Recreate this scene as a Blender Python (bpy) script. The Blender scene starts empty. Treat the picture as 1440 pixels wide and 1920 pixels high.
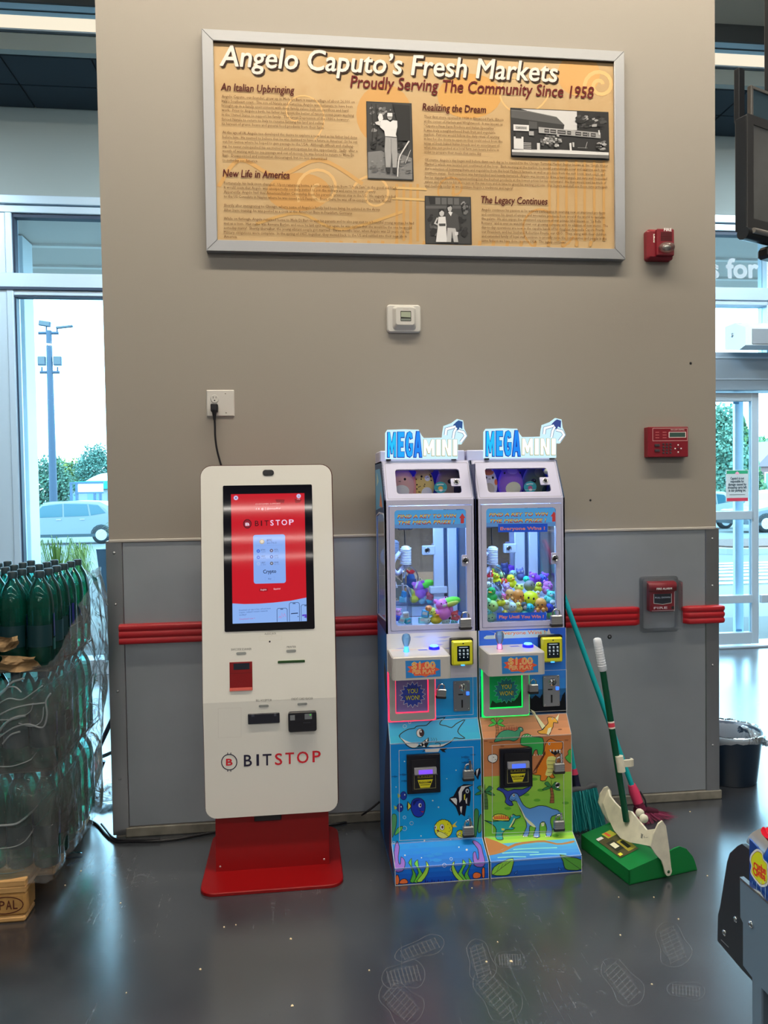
import bpy, math, random
from mathutils import Vector, Matrix
random.seed(7)
SC = bpy.context.scene
COL = SC.collection
# ------------------------------------------------------------------ camera
F, YAW, PITCH, ROLL = 1400.0, .11327502, -.02871044, -.01518457
CP = Vector((.78874771, -3.21451011, 1.44273003))
fw = Vector((math.sin(YAW)*math.cos(PITCH), math.cos(YAW)*math.cos(PITCH), math.sin(PITCH)))
r0 = Vector((math.cos(YAW), -math.sin(YAW), 0)); u0 = r0.cross(fw)
cr, sr = math.cos(ROLL), math.sin(ROLL)
RX = cr*r0+sr*u0; UX = -sr*r0+cr*u0
cam = bpy.data.cameras.new('camera'); cam.sensor_fit = 'VERTICAL'; cam.sensor_height = 36; cam.lens = F/1920*36
cam.clip_end = 400; cam.clip_start = .05
co = bpy.data.objects.new('camera', cam); COL.objects.link(co); SC.camera = co
M = Matrix((RX, UX, -fw)).transposed().to_4x4(); M.translation = CP; co.matrix_world = M
# ------------------------------------------------------------------ colour management, sky
SC.view_settings.view_transform = 'Standard'; SC.view_settings.look = 'None'
SC.view_settings.gamma = 1; SC.view_settings.use_curve_mapping = False
SC.view_settings.exposure = 0.0
SC.cycles.use_denoising = True; SC.cycles.transparent_max_bounces = 32; SC.cycles.max_bounces = 10
SC.cycles.sample_clamp_indirect = 6
W = bpy.data.worlds.new('overcast_sky'); SC.world = W; W.use_nodes = True
wn = W.node_tree.nodes; wb = wn['Background']
wb.inputs[0].default_value = (.42, .78, 1.0, 1); wb.inputs[1].default_value = 10.0
WARM = (1.0, .875, .69); CEIL_E = 28.5
# ------------------------------------------------------------------ colour and material helpers
def s2l(c): return c/12.92 if c <= .04045 else ((c+.055)/1.055)**2.4
def hx(h, k=1.0):
    h = h.lstrip('#'); return tuple(min(s2l(int(h[i:i+2], 16)/255)*k, .92) for i in (0, 2, 4))
MATS = {}
def mat(name, col=(.5, .5, .5), rough=.5, metal=0, emit=None, es=1.0, spec=.5, noise=None, bump=None, coat=0, trans=0, alpha=1, sss=0, ior=1.45):
    if name in MATS: return MATS[name]
    if isinstance(col, str): col = hx(col)
    m = bpy.data.materials.new(name); m.use_nodes = True; nt = m.node_tree; b = nt.nodes['Principled BSDF']
    b.inputs['Base Color'].default_value = (*col, 1); b.inputs['Roughness'].default_value = rough
    b.inputs['Metallic'].default_value = metal; b.inputs['Specular IOR Level'].default_value = spec
    b.inputs['Coat Weight'].default_value = coat; b.inputs['Transmission Weight'].default_value = trans; b.inputs['Alpha'].default_value = alpha
    b.inputs['IOR'].default_value = ior
    if sss: b.inputs['Subsurface Weight'].default_value = sss; b.inputs['Subsurface Radius'].default_value = (.02, .02, .02)
    if emit is not None:
        b.inputs['Emission Color'].default_value = (*(hx(emit) if isinstance(emit, str) else emit), 1); b.inputs['Emission Strength'].default_value = es
    tc = None
    if noise or bump:
        tc = nt.nodes.new('ShaderNodeTexCoord')
    if noise:   # (scale, amount, stretch xyz)
        n = nt.nodes.new('ShaderNodeTexNoise'); n.inputs['Scale'].default_value = noise[0]; n.inputs['Detail'].default_value = 6
        src = tc.outputs['Object']
        if len(noise) > 2:
            mp = nt.nodes.new('ShaderNodeMapping'); mp.inputs['Scale'].default_value = noise[2]; nt.links.new(src, mp.inputs[0]); src = mp.outputs[0]
        nt.links.new(src, n.inputs['Vector'])
        cr_ = nt.nodes.new('ShaderNodeMapRange'); cr_.inputs[1].default_value = .3; cr_.inputs[2].default_value = .7
        cr_.inputs[3].default_value = 1-noise[1]; cr_.inputs[4].default_value = 1+noise[1]; nt.links.new(n.outputs[0], cr_.inputs[0])
        mx = nt.nodes.new('ShaderNodeVectorMath'); mx.operation = 'SCALE'; mx.inputs[0].default_value = col
        nt.links.new(cr_.outputs[0], mx.inputs['Scale']); nt.links.new(mx.outputs[0], b.inputs['Base Color'])
    if bump:    # (scale, strength, distance)
        n = nt.nodes.new('ShaderNodeTexNoise'); n.inputs['Scale'].default_value = bump[0]; n.inputs['Detail'].default_value = 4
        nt.links.new(tc.outputs['Object'], n.inputs['Vector'])
        bp = nt.nodes.new('ShaderNodeBump'); bp.inputs['Strength'].default_value = bump[1]; bp.inputs['Distance'].default_value = bump[2]
        nt.links.new(n.outputs[0], bp.inputs['Height']); nt.links.new(bp.outputs[0], b.inputs['Normal'])
    MATS[name] = m; return m
K = 1.9     # photo colour of a wall-facing surface under the store light -> its own reflectance
def pm(h, rough=.45, k=None):      # printed / painted colour, named by its hex value
    kk = K if k is None else k
    return mat('paint_%s_%d_%d' % (h, rough*100, kk*100), hx(h, kk), rough)
def em(h, s=1.0):
    return mat('glow_%s_%d' % (h, s*100), (0, 0, 0), .3, emit=h, es=s)
def clear(name, tint=(1, 1, 1), body=0.0, bodycol=(.8, .8, .8), gloss=1.0, rough=.02, bump=None, fres=1.45):
    """clear film / pane / bottle wall: transparent, plus mirror reflection by Fresnel, plus some milky body"""
    if name in MATS: return MATS[name]
    m = bpy.data.materials.new(name); m.use_nodes = True; nt = m.node_tree; N = nt.nodes; L = nt.links
    N.remove(N['Principled BSDF']); out = N['Material Output']
    t = N.new('ShaderNodeBsdfTransparent'); t.inputs[0].default_value = (*tint, 1)
    g = N.new('ShaderNodeBsdfGlossy'); g.inputs['Roughness'].default_value = rough
    f = N.new('ShaderNodeFresnel'); f.inputs[0].default_value = fres
    mu = N.new('ShaderNodeMath'); mu.operation = 'MULTIPLY'; mu.inputs[1].default_value = gloss; mu.use_clamp = True
    L.new(f.outputs[0], mu.inputs[0])
    a = t.outputs[0]
    if body:
        d = N.new('ShaderNodeBsdfDiffuse'); d.inputs[0].default_value = (*bodycol, 1)
        tl = N.new('ShaderNodeBsdfTranslucent'); tl.inputs[0].default_value = (*bodycol, 1)
        h = N.new('ShaderNodeMixShader'); h.inputs[0].default_value = .5; L.new(d.outputs[0], h.inputs[1]); L.new(tl.outputs[0], h.inputs[2])
        q = N.new('ShaderNodeMixShader'); q.inputs[0].default_value = body; L.new(a, q.inputs[1]); L.new(h.outputs[0], q.inputs[2]); a = q.outputs[0]
    x = N.new('ShaderNodeMixShader'); L.new(mu.outputs[0], x.inputs[0]); L.new(a, x.inputs[1]); L.new(g.outputs[0], x.inputs[2])
    if bump:
        tc = N.new('ShaderNodeTexCoord'); n = N.new('ShaderNodeTexNoise'); n.inputs['Scale'].default_value = bump[0]; n.inputs['Detail'].default_value = 5
        n.inputs['Distortion'].default_value = 1.5
        L.new(tc.outputs['Object'], n.inputs['Vector']); bp = N.new('ShaderNodeBump'); bp.inputs['Strength'].default_value = bump[1]; bp.inputs['Distance'].default_value = bump[2]
        L.new(n.outputs[0], bp.inputs['Height']); L.new(bp.outputs[0], g.inputs['Normal']); L.new(bp.outputs[0], f.inputs['Normal'])
    L.new(x.outputs[0], out.inputs[0]); MATS[name] = m; return m
# ------------------------------------------------------------------ from a direction to a point on a real plane
def ray(px, py): return (RX*((px-720)/F)+UX*((960-py)/F)+fw)
def aty(px, py, Y): d = ray(px, py); return CP+d*((Y-CP.y)/d.y)
def atx(px, py, X): d = ray(px, py); return CP+d*((X-CP.x)/d.x)
def atz(px, py, Z): d = ray(px, py); return CP+d*((Z-CP.z)/d.z)
# ------------------------------------------------------------------ mesh builder
class B:
    def __init__(s): s.v = []; s.f = []; s.k = []; s.s = []; s.mats = []; s.c = 0; s.smooth = False
    def m(s, mm):
        if mm not in s.mats: s.mats.append(mm)
        s.c = s.mats.index(mm); return s
    def add(s, vs, fs, smooth=None):
        o = len(s.v); s.v += [tuple(x) for x in vs]
        for q in fs: s.f.append([o+i for i in q]); s.k.append(s.c); s.s.append(s.smooth if smooth is None else smooth)
        return s
    def box(s, a, b, ch=0.0, fr=None):
        x0, x1 = sorted((a[0], b[0])); y0, y1 = sorted((a[1], b[1])); z0, z1 = sorted((a[2], b[2]))
        if ch <= 0:
            vs = [(x, y, z) for x in (x0, x1) for y in (y0, y1) for z in (z0, z1)]
            fs = [(0, 1, 3, 2), (4, 6, 7, 5), (0, 4, 5, 1), (2, 3, 7, 6), (0, 2, 6, 4), (1, 5, 7, 3)]
        else:
            ch = min(ch, (x1-x0)*.49, (y1-y0)*.49, (z1-z0)*.49)
            vs = []; idx = {}
            for i, x in enumerate((x0, x1)):
                for j, y in enumerate((y0, y1)):
                    for k, z in enumerate((z0, z1)):
                        sx, sy, sz = (1-2*i)*ch, (1-2*j)*ch, (1-2*k)*ch
                        idx[i, j, k] = len(vs)
                        vs += [(x, y+sy, z+sz), (x+sx, y, z+sz), (x+sx, y+sy, z)]
            I = lambda i, j, k, a: idx[i, j, k]+a
            fs = []
            for i in (0, 1): q = [I(i, 0, 0, 0), I(i, 1, 0, 0), I(i, 1, 1, 0), I(i, 0, 1, 0)]; fs.append(q if i else q[::-1])
            for j in (0, 1): q = [I(0, j, 0, 1), I(1, j, 0, 1), I(1, j, 1, 1), I(0, j, 1, 1)]; fs.append(q[::-1] if j else q)
            for k in (0, 1): q = [I(0, 0, k, 2), I(1, 0, k, 2), I(1, 1, k, 2), I(0, 1, k, 2)]; fs.append(q if k else q[::-1])
            for a_ in (0, 1):
                for b_ in (0, 1):
                    fs.append([I(0, a_, b_, 1), I(1, a_, b_, 1), I(1, a_, b_, 2), I(0, a_, b_, 2)])
                    fs.append([I(a_, 0, b_, 0), I(a_, 1, b_, 0), I(a_, 1, b_, 2), I(a_, 0, b_, 2)])
                    fs.append([I(a_, b_, 0, 0), I(a_, b_, 1, 0), I(a_, b_, 1, 1), I(a_, b_, 0, 1)])
            for key in idx: fs.append([idx[key], idx[key]+1, idx[key]+2])
        if fr: vs = [fr(*p) for p in vs]
        return s.add(vs, fs)
    def face(s, pts): return s.add(pts, [list(range(len(pts)))])
    def prism(s, pts, T, d0, d1, ch=0.0):
        """2-D outline in the plane of T(x, y, depth), extruded from depth d0 (back) to d1 (front); ch chamfers the front rim"""
        n = len(pts); A = [T(x, y, d0) for x, y in pts]
        if ch > 0:
            ins = inset(pts, ch); sg = 1 if d1 > d0 else -1
            Bq = [T(x, y, d1-sg*ch) for x, y in pts]; Cq = [T(x, y, d1) for x, y in ins]
            vs = A+Bq+Cq; fs = [list(range(n))[::-1], [2*n+i for i in range(n)]]
            for i in range(n):
                j = (i+1) % n; fs += [[i, j, n+j, n+i], [n+i, n+j, 2*n+j, 2*n+i]]
        else:
            Bq = [T(x, y, d1) for x, y in pts]; vs = A+Bq; fs = [list(range(n))[::-1], [n+i for i in range(n)]]
            for i in range(n): j = (i+1) % n; fs.append([i, j, n+j, n+i])
        return s.add(vs, fs)
    def ring(s, outer, inner, T, d0, d1):
        """frame between two outlines with the same number of points"""
        n = len(outer); vs = [T(x, y, d) for d in (d0, d1) for P in (outer, inner) for x, y in P]; fs = []
        for i in range(n):
            j = (i+1) % n
            fs += [[2*n+i, 2*n+j, 3*n+j, 3*n+i], [i, n+i, n+j, j], [i, j, 2*n+j, 2*n+i], [n+i, 3*n+i, 3*n+j, n+j]]
        return s.add(vs, fs)
    def tube(s, path, r, n=10, closed=False, cap=True):
        P = [Vector(p) for p in path]; k = len(P); rs = r if isinstance(r, (list, tuple)) else [r]*k; rings = []; up = None
        for i, p in enumerate(P):
            a = P[i-1] if (i > 0 or closed) else p; b = P[(i+1) % k] if (i < k-1 or closed) else p
            t = (b-a); t = t.normalized() if t.length > 1e-9 else Vector((0, 0, 1))
            if up is None: up = Vector((0, 0, 1)) if abs(t.z) < .9 else Vector((1, 0, 0))
            e = up-t*up.dot(t); e = e.normalized() if e.length > 1e-6 else t.orthogonal().normalized(); up = e; g = t.cross(e)
            rings.append([p+(e*math.cos(2*math.pi*q/n)+g*math.sin(2*math.pi*q/n))*rs[i] for q in range(n)])
        vs = [x for R_ in rings for x in R_]; fs = []
        for i in range(k if closed else k-1):
            j = (i+1) % k
            for q in range(n): w = (q+1) % n; fs.append([i*n+q, i*n+w, j*n+w, j*n+q])
        s.add(vs, fs, True)
        if cap and not closed: s.add(rings[0], [list(range(n))[::-1]], False); s.add(rings[-1], [list(range(n))], False)
        return s
    def lathe(s, prof, c=(0, 0, 0), ax=(0, 0, 1), n=20, smooth=True, arc=1.0):
        c = Vector(c); a = Vector(ax).normalized(); e = a.orthogonal().normalized(); g = a.cross(e); k = len(prof)
        vs = [c+a*z+(e*math.cos(2*math.pi*q/n)+g*math.sin(2*math.pi*q/n))*r for r, z in prof for q in range(n)]; fs = []
        for i in range(k-1):
            for q in range(n): w = (q+1) % n; fs.append([i*n+q, i*n+w, (i+1)*n+w, (i+1)*n+q])
        s.add(vs, fs, smooth)
        if prof[0][0] > 1e-6: s.add(vs[:n], [list(range(n))[::-1]], False)
        if prof[-1][0] > 1e-6: s.add(vs[-n:], [list(range(n))], False)
        return s
    def ell(s, c, r, n=14, k=9, rot=None):
        c = Vector(c); r = (r, r, r) if not isinstance(r, (tuple, list)) else r; vs = []; fs = []
        for i in range(k+1):
            th = math.pi*i/k
            for q in range(n):
                ph = 2*math.pi*q/n; p = Vector((r[0]*math.sin(th)*math.cos(ph), r[1]*math.sin(th)*math.sin(ph), r[2]*math.cos(th)))
                if rot: p = rot @ p
                vs.append(c+p)
        for i in range(k):
            for q in range(n): w = (q+1) % n; fs.append([i*n+q, (i+1)*n+q, (i+1)*n+w, i*n+w])
        return s.add(vs, fs, True)
    def grid(s, fn, nu, nv, smooth=True):
        vs = [fn(i/nu, j/nv) for j in range(nv+1) for i in range(nu+1)]
        fs = [[j*(nu+1)+i, j*(nu+1)+i+1, (j+1)*(nu+1)+i+1, (j+1)*(nu+1)+i] for j in range(nv) for i in range(nu)]
        return s.add(vs, fs, smooth)
    def mesh(s, name, off=(0, 0, 0)):
        me = bpy.data.meshes.new(name)
        me.from_pydata([(x-off[0], y-off[1], z-off[2]) for x, y, z in s.v], [], s.f)
        for mm in s.mats: me.materials.append(mm)
        me.polygons.foreach_set('material_index', s.k); me.polygons.foreach_set('use_smooth', s.s); me.update(); return me
    def build(s, name, parent=None, **kw):
        off = wloc(parent) if parent else kw.pop('at', (0, 0, 0))
        o = bpy.data.objects.new(name, s.mesh(name, off)); COL.objects.link(o)
        if parent: o.parent = parent
        else: o.location = off
        return tag(o, **kw)
LOC = {}
def wloc(o):
    p = Vector(o.location)
    while o.parent: o = o.parent; p = p+Vector(o.location)
    return p
def tag(o, label=None, cat=None, group=None, kind=None):
    if label: o['label'] = label
    if cat: o['category'] = cat
    if group: o['group'] = group
    if kind: o['kind'] = kind
    return o
def thing(name, loc, label, cat, group=None):
    o = bpy.data.objects.new(name, None); o.empty_display_size = .05; COL.objects.link(o); o.location = loc
    return tag(o, label, cat, group)
def inset(pts, d):
    n = len(pts); out = []
    ar = sum(pts[i][0]*pts[(i+1) % n][1]-pts[(i+1) % n][0]*pts[i][1] for i in range(n)); sg = 1 if ar > 0 else -1
    for i in range(n):
        p = Vector(pts[i]).to_2d(); a = Vector(pts[i-1]).to_2d(); b = Vector(pts[(i+1) % n]).to_2d()
        e1 = (p-a); e2 = (b-p); e1 = e1.normalized() if e1.length else e1; e2 = e2.normalized() if e2.length else e2
        n1 = Vector((-e1.y, e1.x))*sg; n2 = Vector((-e2.y, e2.x))*sg; q = n1+n2; L = q.length
        q = q/L if L > 1e-6 else n1; out.append(tuple(p+q*min(d/max(q.dot(n1), .35), d*2.2)))
    return out
def rrect(x0, y0, x1, y1, r, n=5):
    if r <= 0: return [(x0, y0), (x1, y0), (x1, y1), (x0, y1)]
    o = []
    for cx, cy, a in ((x1-r, y0+r, -90), (x1-r, y1-r, 0), (x0+r, y1-r, 90), (x0+r, y0+r, 180)):
        for i in range(n+1): t = math.radians(a+90*i/n); o.append((cx+r*math.cos(t), cy+r*math.sin(t)))
    return o
def circ(cx, cy, rx, ry=None, n=20, a0=0):
    ry = rx if ry is None else ry
    return [(cx+rx*math.cos(2*math.pi*i/n+a0), cy+ry*math.sin(2*math.pi*i/n+a0)) for i in range(n)]
def star(cx, cy, r0_, r1_, n, asp=1.0):
    return [(cx+(r0_ if i % 2 == 0 else r1_)*math.cos(math.pi*i/n), cy+asp*(r0_ if i % 2 == 0 else r1_)*math.sin(math.pi*i/n)) for i in range(2*n)]
def smooth(pts, k=4, closed=True):
    n = len(pts); o = []
    rng = range(n) if closed else range(n-1)
    for i in rng:
        g = (lambda j: pts[j % n]) if closed else (lambda j: pts[max(0, min(n-1, j))])
        p0, p1, p2, p3 = g(i-1), g(i), g(i+1), g(i+2)
        for q in range(k):
            t = q/k
            o.append(tuple(.5*((2*p1[d])+(-p0[d]+p2[d])*t+(2*p0[d]-5*p1[d]+4*p2[d]-p3[d])*t*t+(-p0[d]+3*p1[d]-3*p2[d]+p3[d])*t**3) for d in range(len(p1))))
    if not closed: o.append(tuple(pts[-1]))
    return o
# frames: T(x, y, depth) with depth towards the viewer
def FY(Y): return lambda x, z, d: Vector((x, Y-d, z))            # wall-facing plane, x and z in metres
def plane(o, u, v):
    o = Vector(o); u = Vector(u).normalized(); v = Vector(v).normalized(); n = u.cross(v)
    return lambda x, y, d: o+u*x+v*y+n*d
# ------------------------------------------------------------------ lettering with the built-in font
GLY = {}
def glyphs(txt, bold=0.0, shear=0.0, res=2):
    key = (txt, bold, shear, res)
    if key in GLY: return GLY[key]
    c = bpy.data.curves.new('t', 'FONT'); c.body = txt; c.size = 1; c.offset = bold; c.shear = shear; c.resolution_u = res; c.fill_mode = 'FRONT'
    o = bpy.data.objects.new('t', c); me = o.to_mesh()
    vs = [(p.co.x, p.co.y) for p in me.vertices]; fs = [list(p.vertices) for p in me.polygons]
    o.to_mesh_clear(); bpy.data.objects.remove(o); bpy.data.curves.remove(c)
    xs = [p[0] for p in vs] or [0, 1]; GLY[key] = (vs, fs, min(xs), max(xs)); return GLY[key]
class Art:
    """flat print lying on a surface: fills, strokes and lettering in stacked layers a fraction of a millimetre apart"""
    def __init__(s, T, eps=.00004, base=.0004, P=None, bands=None):
        s.b = B(); s.T = T; s.e = eps; s.h = base; s.P = P or (lambda x, y: (x, y)); s.bands = bands
    def up(s): s.h += s.e; return s.h
    def put(s, pts):
        """pts already in surface coordinates"""
        h = s.up()
        if not s.bands: s.b.add([s.T(x, y, h) for x, y in pts], [list(range(len(pts)))]); return
        for lo, hi in s.bands:
            q = clip(clip(pts, lo, 1), hi, -1)
            if len(q) > 2: s.b.add([s.T(x, min(max(y, lo+1e-5), hi-1e-5), h) for x, y in q], [list(range(len(q)))])
    def fill(s, pts, m, sm=0):
        s.b.m(m if not isinstance(m, str) else pm(m)); q = [s.P(*p) for p in pts]
        if sm: q = smooth(q, sm)
        s.put(q); return s
    def line(s, pts, w, m, closed=False, sm=0):
        s.b.m(m if not isinstance(m, str) else pm(m)); q = [s.P(*p) for p in pts]
        if sm: q = smooth(q, sm, closed)
        q = [Vector(p) for i, p in enumerate(q) if i == 0 or (Vector(p)-Vector(q[i-1])).length > 1e-6]
        if closed and (q[0]-q[-1]).length < 1e-6: q.pop()
        n = len(q); h = s.up(); l = []; r = []
        for i in range(n):
            a = q[i-1] if i or closed else q[i]; c = q[(i+1) % n] if i < n-1 or closed else q[i]
            d1 = q[i]-a; d2 = c-q[i]; d1 = d1.normalized() if d1.length else d2.normalized(); d2 = d2.normalized() if d2.length else d1
            nn = Vector((-d1.y-d2.y, d1.x+d2.x)); nn = nn.normalized() if nn.length > 1e-4 else Vector((-d1.y, d1.x))
            k = w/2/max(nn.dot(Vector((-d1.y, d1.x))), .5); l.append(q[i]+nn*k); r.append(q[i]-nn*k)
        for i in range(n if closed else n-1):
            j = (i+1) % n; R = [tuple(l[i]), tuple(l[j]), tuple(r[j]), tuple(r[i])]
            if not s.bands: s.b.add([s.T(x, y, h) for x, y in R], [[0, 1, 2, 3]])
            else:
                for lo, hi in s.bands:
                    c = clip(clip(R, lo, 1), hi, -1)
                    if len(c) > 2: s.b.add([s.T(x, min(max(y, lo+1e-5), hi-1e-5), h) for x, y in c], [list(range(len(c)))])
        return s
    def shape(s, pts, m, om='1a1620', w=.0022, sm=4):
        """cartoon shape: fill with a dark outline"""
        s.fill(pts, m, sm); return s.line(pts, w, om, True, sm)
    def text(s, txt, p0, p1, size, m, bold=0.0, shear=0.0, res=2):
        """lettering from p0 (left end of the baseline) to p1 (right end), size = em height in metres"""
        vs, fs, a, b_ = glyphs(txt, 0.0, shear, res)   # weight is added by shifted copies: the font's own offset breaks sharp corners
        if not fs: return s
        s.b.m(m if not isinstance(m, str) else pm(m)); A = Vector(s.P(*p0)); Z = Vector(s.P(*p1)); d = Z-A; L = d.length/(b_-a); d.normalize(); nn = Vector((-d.y, d.x)); h = s.up()
        n = 0 if bold < .007 else 8
        for k in range(n+1):
            ox, oy = (bold*math.cos(2*math.pi*k/8), bold*math.sin(2*math.pi*k/8)) if k < n else (0, 0); hh = h if k == n else h-s.e*.5*(k+1)/9
            out = []
            for x, y in vs:
                q = A+d*((x-a)*L+ox*size)+nn*((y+oy)*size); out.append(s.T(q.x, q.y, hh))
            s.b.add(out, fs)
        return s
    def build(s, name, parent, **kw): return s.b.build(name, parent, **kw)
def clip(pts, y, sg):
    o = []; n = len(pts)
    for i in range(n):
        a, b = pts[i], pts[(i+1) % n]; ia = (a[1]-y)*sg >= 0; ib = (b[1]-y)*sg >= 0
        if ia: o.append(a)
        if ia != ib: t = (y-a[1])/(b[1]-a[1]); o.append((a[0]+(b[0]-a[0])*t, y))
    return o
# ================================================================== SETTING
m_wall = mat('wall_paint', (.32, .295, .262), .62, bump=(260, .12, .002))
m_wallb = mat('back_wall_paint', hx('8f9896', 1.15), .6)
m_pan = mat('wainscot_metal', (.37, .41, .455), .42, metal=.55, noise=(2.2, .10), bump=(30, .04, .002))
m_steel = mat('brushed_steel', (.42, .44, .47), .3, metal=.9, noise=(8, .14, (1, 1, .1)), bump=(14, .08, .004))
m_alu = mat('storefront_aluminium', (.56, .69, .80), .34, metal=.3)  # blue cast of the daylight put into the metal's base colour
m_cap = mat('cap_trim', (.45, .43, .40), .45)
m_rail = mat('red_bumper', hx('a31a24', 1.1), .36)
m_black = mat('black_plastic', (.012, .012, .016), .35)
m_dark = mat('dark_ceiling', hx('20303a', 1.0), .8)
m_white = mat('white_plastic', (.60, .59, .565), .35)
m_glass = clear('window_glass', (.93, .97, .99), gloss=.9)
# floor: dark polished concrete with scuffs
m_floor = bpy.data.materials.new('polished_concrete'); m_floor.use_nodes = True
_n = m_floor.node_tree.nodes; _l = m_floor.node_tree.links; _b = _n['Principled BSDF']
_tc = _n.new('ShaderNodeTexCoord')
def nz(scale, det=6, stretch=None, dist=0.0):
    a = _n.new('ShaderNodeTexNoise'); a.inputs['Scale'].default_value = scale; a.inputs['Detail'].default_value = det; a.inputs['Distortion'].default_value = dist
    s_ = _tc.outputs['Object']
    if stretch:
        q = _n.new('ShaderNodeMapping'); q.inputs['Scale'].default_value = stretch[0]; q.inputs['Rotation'].default_value = (0, 0, stretch[1]); _l.new(s_, q.inputs[0]); s_ = q.outputs[0]
    _l.new(s_, a.inputs['Vector']); return a.outputs[0]
def mr(src, a, b, c, d):
    q = _n.new('ShaderNodeMapRange'); q.inputs[1].default_value = a; q.inputs[2].default_value = b; q.inputs[3].default_value = c; q.inputs[4].default_value = d; _l.new(src, q.inputs[0]); return q.outputs[0]
def ma(op, a, b):
    q = _n.new('ShaderNodeMath'); q.operation = op
    for i, x in enumerate((a, b)):
        if isinstance(x, (int, float)): q.inputs[i].default_value = x
        else: _l.new(x, q.inputs[i])
    return q.outputs[0]
cloud = mr(nz(1.7, 8), .3, .75, 0, 1); fine = mr(nz(16, 8, None, 2), .52, .8, 0, 1)
s1 = mr(nz(7, 5, ((9, .6, 1), .5), 1.2), .62, .72, 0, 1); s2 = mr(nz(6, 5, ((8, .5, 1), -.8), 1.6), .64, .74, 0, 1)
patch = mr(nz(.9, 3), .45, .62, 0, 1)
dirt = ma('ADD', ma('MULTIPLY', cloud, .40), ma('ADD', ma('MULTIPLY', ma('MULTIPLY', fine, patch), .26), ma('MULTIPLY', ma('MULTIPLY', ma('ADD', s1, s2), patch), .20)))
_mx = _n.new('ShaderNodeMix'); _mx.data_type = 'RGBA'; _mx.inputs[6].default_value = (.015, .019, .028, 1); _mx.inputs[7].default_value = (.15, .165, .185, 1)
_l.new(dirt, _mx.inputs[0]); _l.new(_mx.outputs[2], _b.inputs['Base Color'])
_l.new(mr(dirt, 0, 1, .18, .42), _b.inputs['Roughness'])
_b.inputs['Specular IOR Level'].default_value = .8; _b.inputs['Coat Weight'].default_value = .9; _b.inputs['Coat Roughness'].default_value = .27; _b.inputs['Coat IOR'].default_value = 1.6
_bp = _n.new('ShaderNodeBump'); _bp.inputs['Strength'].default_value = .08; _bp.inputs['Distance'].default_value = .01; _l.new(nz(5, 3), _bp.inputs['Height']); _l.new(_bp.outputs[0], _b.inputs['Normal'])
XL, XR, YB, YF, ZC = -9, 12, -42, 3.0, 5.25
b = B().m(m_floor); b.box((XL, YB, -.12), (XR, 3.3, 0)); floor = b.build('floor', kind='structure')
b = B().m(mat('store_ceiling', (.16, .17, .19), .8)); b.box((XL, YB, ZC), (XR, 3.2, ZC+.1)); b.build('ceiling', kind='structure')
m_far = mat('store_far_wall', (.30, .27, .23), .7)
for nm, a, c in (('wall_left', (XL-.1, YB, 0), (XL, 3.2, ZC)), ('wall_right', (XR, YB, 0), (XR+.1, 3.2, ZC)), ('wall_rear', (XL, YB-.1, 0), (XR, YB, ZC))):
    B().m(m_far).box(a, c).build(nm, kind='structure')
# the pier the machines stand against
WX, WT = 2.68, .42
b = B().m(m_wall).box((0, 0, 0), (WX, WT, ZC)); pier = b.build('wall_front', kind='structure')
b = B().m(m_pan).box((.055, -.005, .045), (2.625, -.0005, 1.243), .0015); b.build('panel', pier)
b = B().m(m_cap).box((.0, -.012, 1.243), (2.672, -.0005, 1.256), .003); b.build('cap_strip', pier)
for x0, x1, sx in ((-.012, .055, -1), (2.625, 2.69, 1)):
    b = B().m(m_steel).box((x0, -.009, .012), (x1, -.0005, 1.25), .002)
    xe = x0 if sx < 0 else x1
    b.box((xe-(.009 if sx > 0 else 0), -.0005, .012), (xe+(.009 if sx < 0 else 0), .07, 1.25), .002)
    g = b.build('corner_guard', pier)
    for z in (.25, .62, .985, 1.2):
        r = B().m(m_steel); r.ell(((x0+x1)/2, -.009, z), (.006, .004, .006), 10, 6); r.build('rivet', g)
b = B().m(mat('base_trim', hx('8d8a80', .8), .6, noise=(14, .3))).box((.04, -.012, 0), (2.70, -.0005, .042), .004); b.build('baseboard_front', kind='structure')
def bumper(name, x0, x1, z0, z1, wrap=None, round_l=True, round_r=True):
    T = FY(-.006); b = B().m(m_rail)
    prof = [(0, 0)]+[(.020+.0055*abs(math.sin(math.pi*(t*3)))**.5, .083*t) for t in [.02+.96*k/36 for k in range(37)]]+[(0, .083)]
    prof = [(d if 1 < i < len(prof)-2 else d*.75, z) for i, (d, z) in enumerate(prof)]
    hh = z1-z0; prof = [(d*1.2, z*hh/.083) for d, z in prof]
    xs = [x0, x0+.008, x0+.03, x1-.03, x1-.008, x1]; sc = [0 if round_l else 1, .6 if round_l else 1, 1, 1, .6 if round_r else 1, 0 if round_r else 1]
    def fn(u, v):
        i = min(int(round(u*5)), 5); d, z = prof[int(round(v*(len(prof)-1)))]
        zz = z0+hh/2+(z-hh/2)*(.82+.18*sc[i]); return (xs[i], -.006-d*sc[i], zz)
    b.grid(fn, 5, len(prof)-1)
    if not round_r and not wrap: b.face([(x1, -.006-d, z0+z) for d, z in prof])
    if not round_l: b.face([(x0, -.006-d, z0+z) for d, z in prof][::-1])
    if wrap:
        def f2(u, v):
            d, z = prof[int(round(v*(len(prof)-1)))]; a = min(1, u*8/6)*math.pi/2; t = max(0, u*8-6)/2*wrap
            return (x1+math.sin(a)*d, -.006-math.cos(a)*d+t, z0+z)
        b.grid(f2, 8, len(prof)-1)
    return b.build(name, kind='structure')
bumper('trim_1', .038, 2.309, .818, .903, round_l=False)
bumper('trim_2', 2.506, 2.684, .815, .898, wrap=.12, round_r=False)
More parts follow.
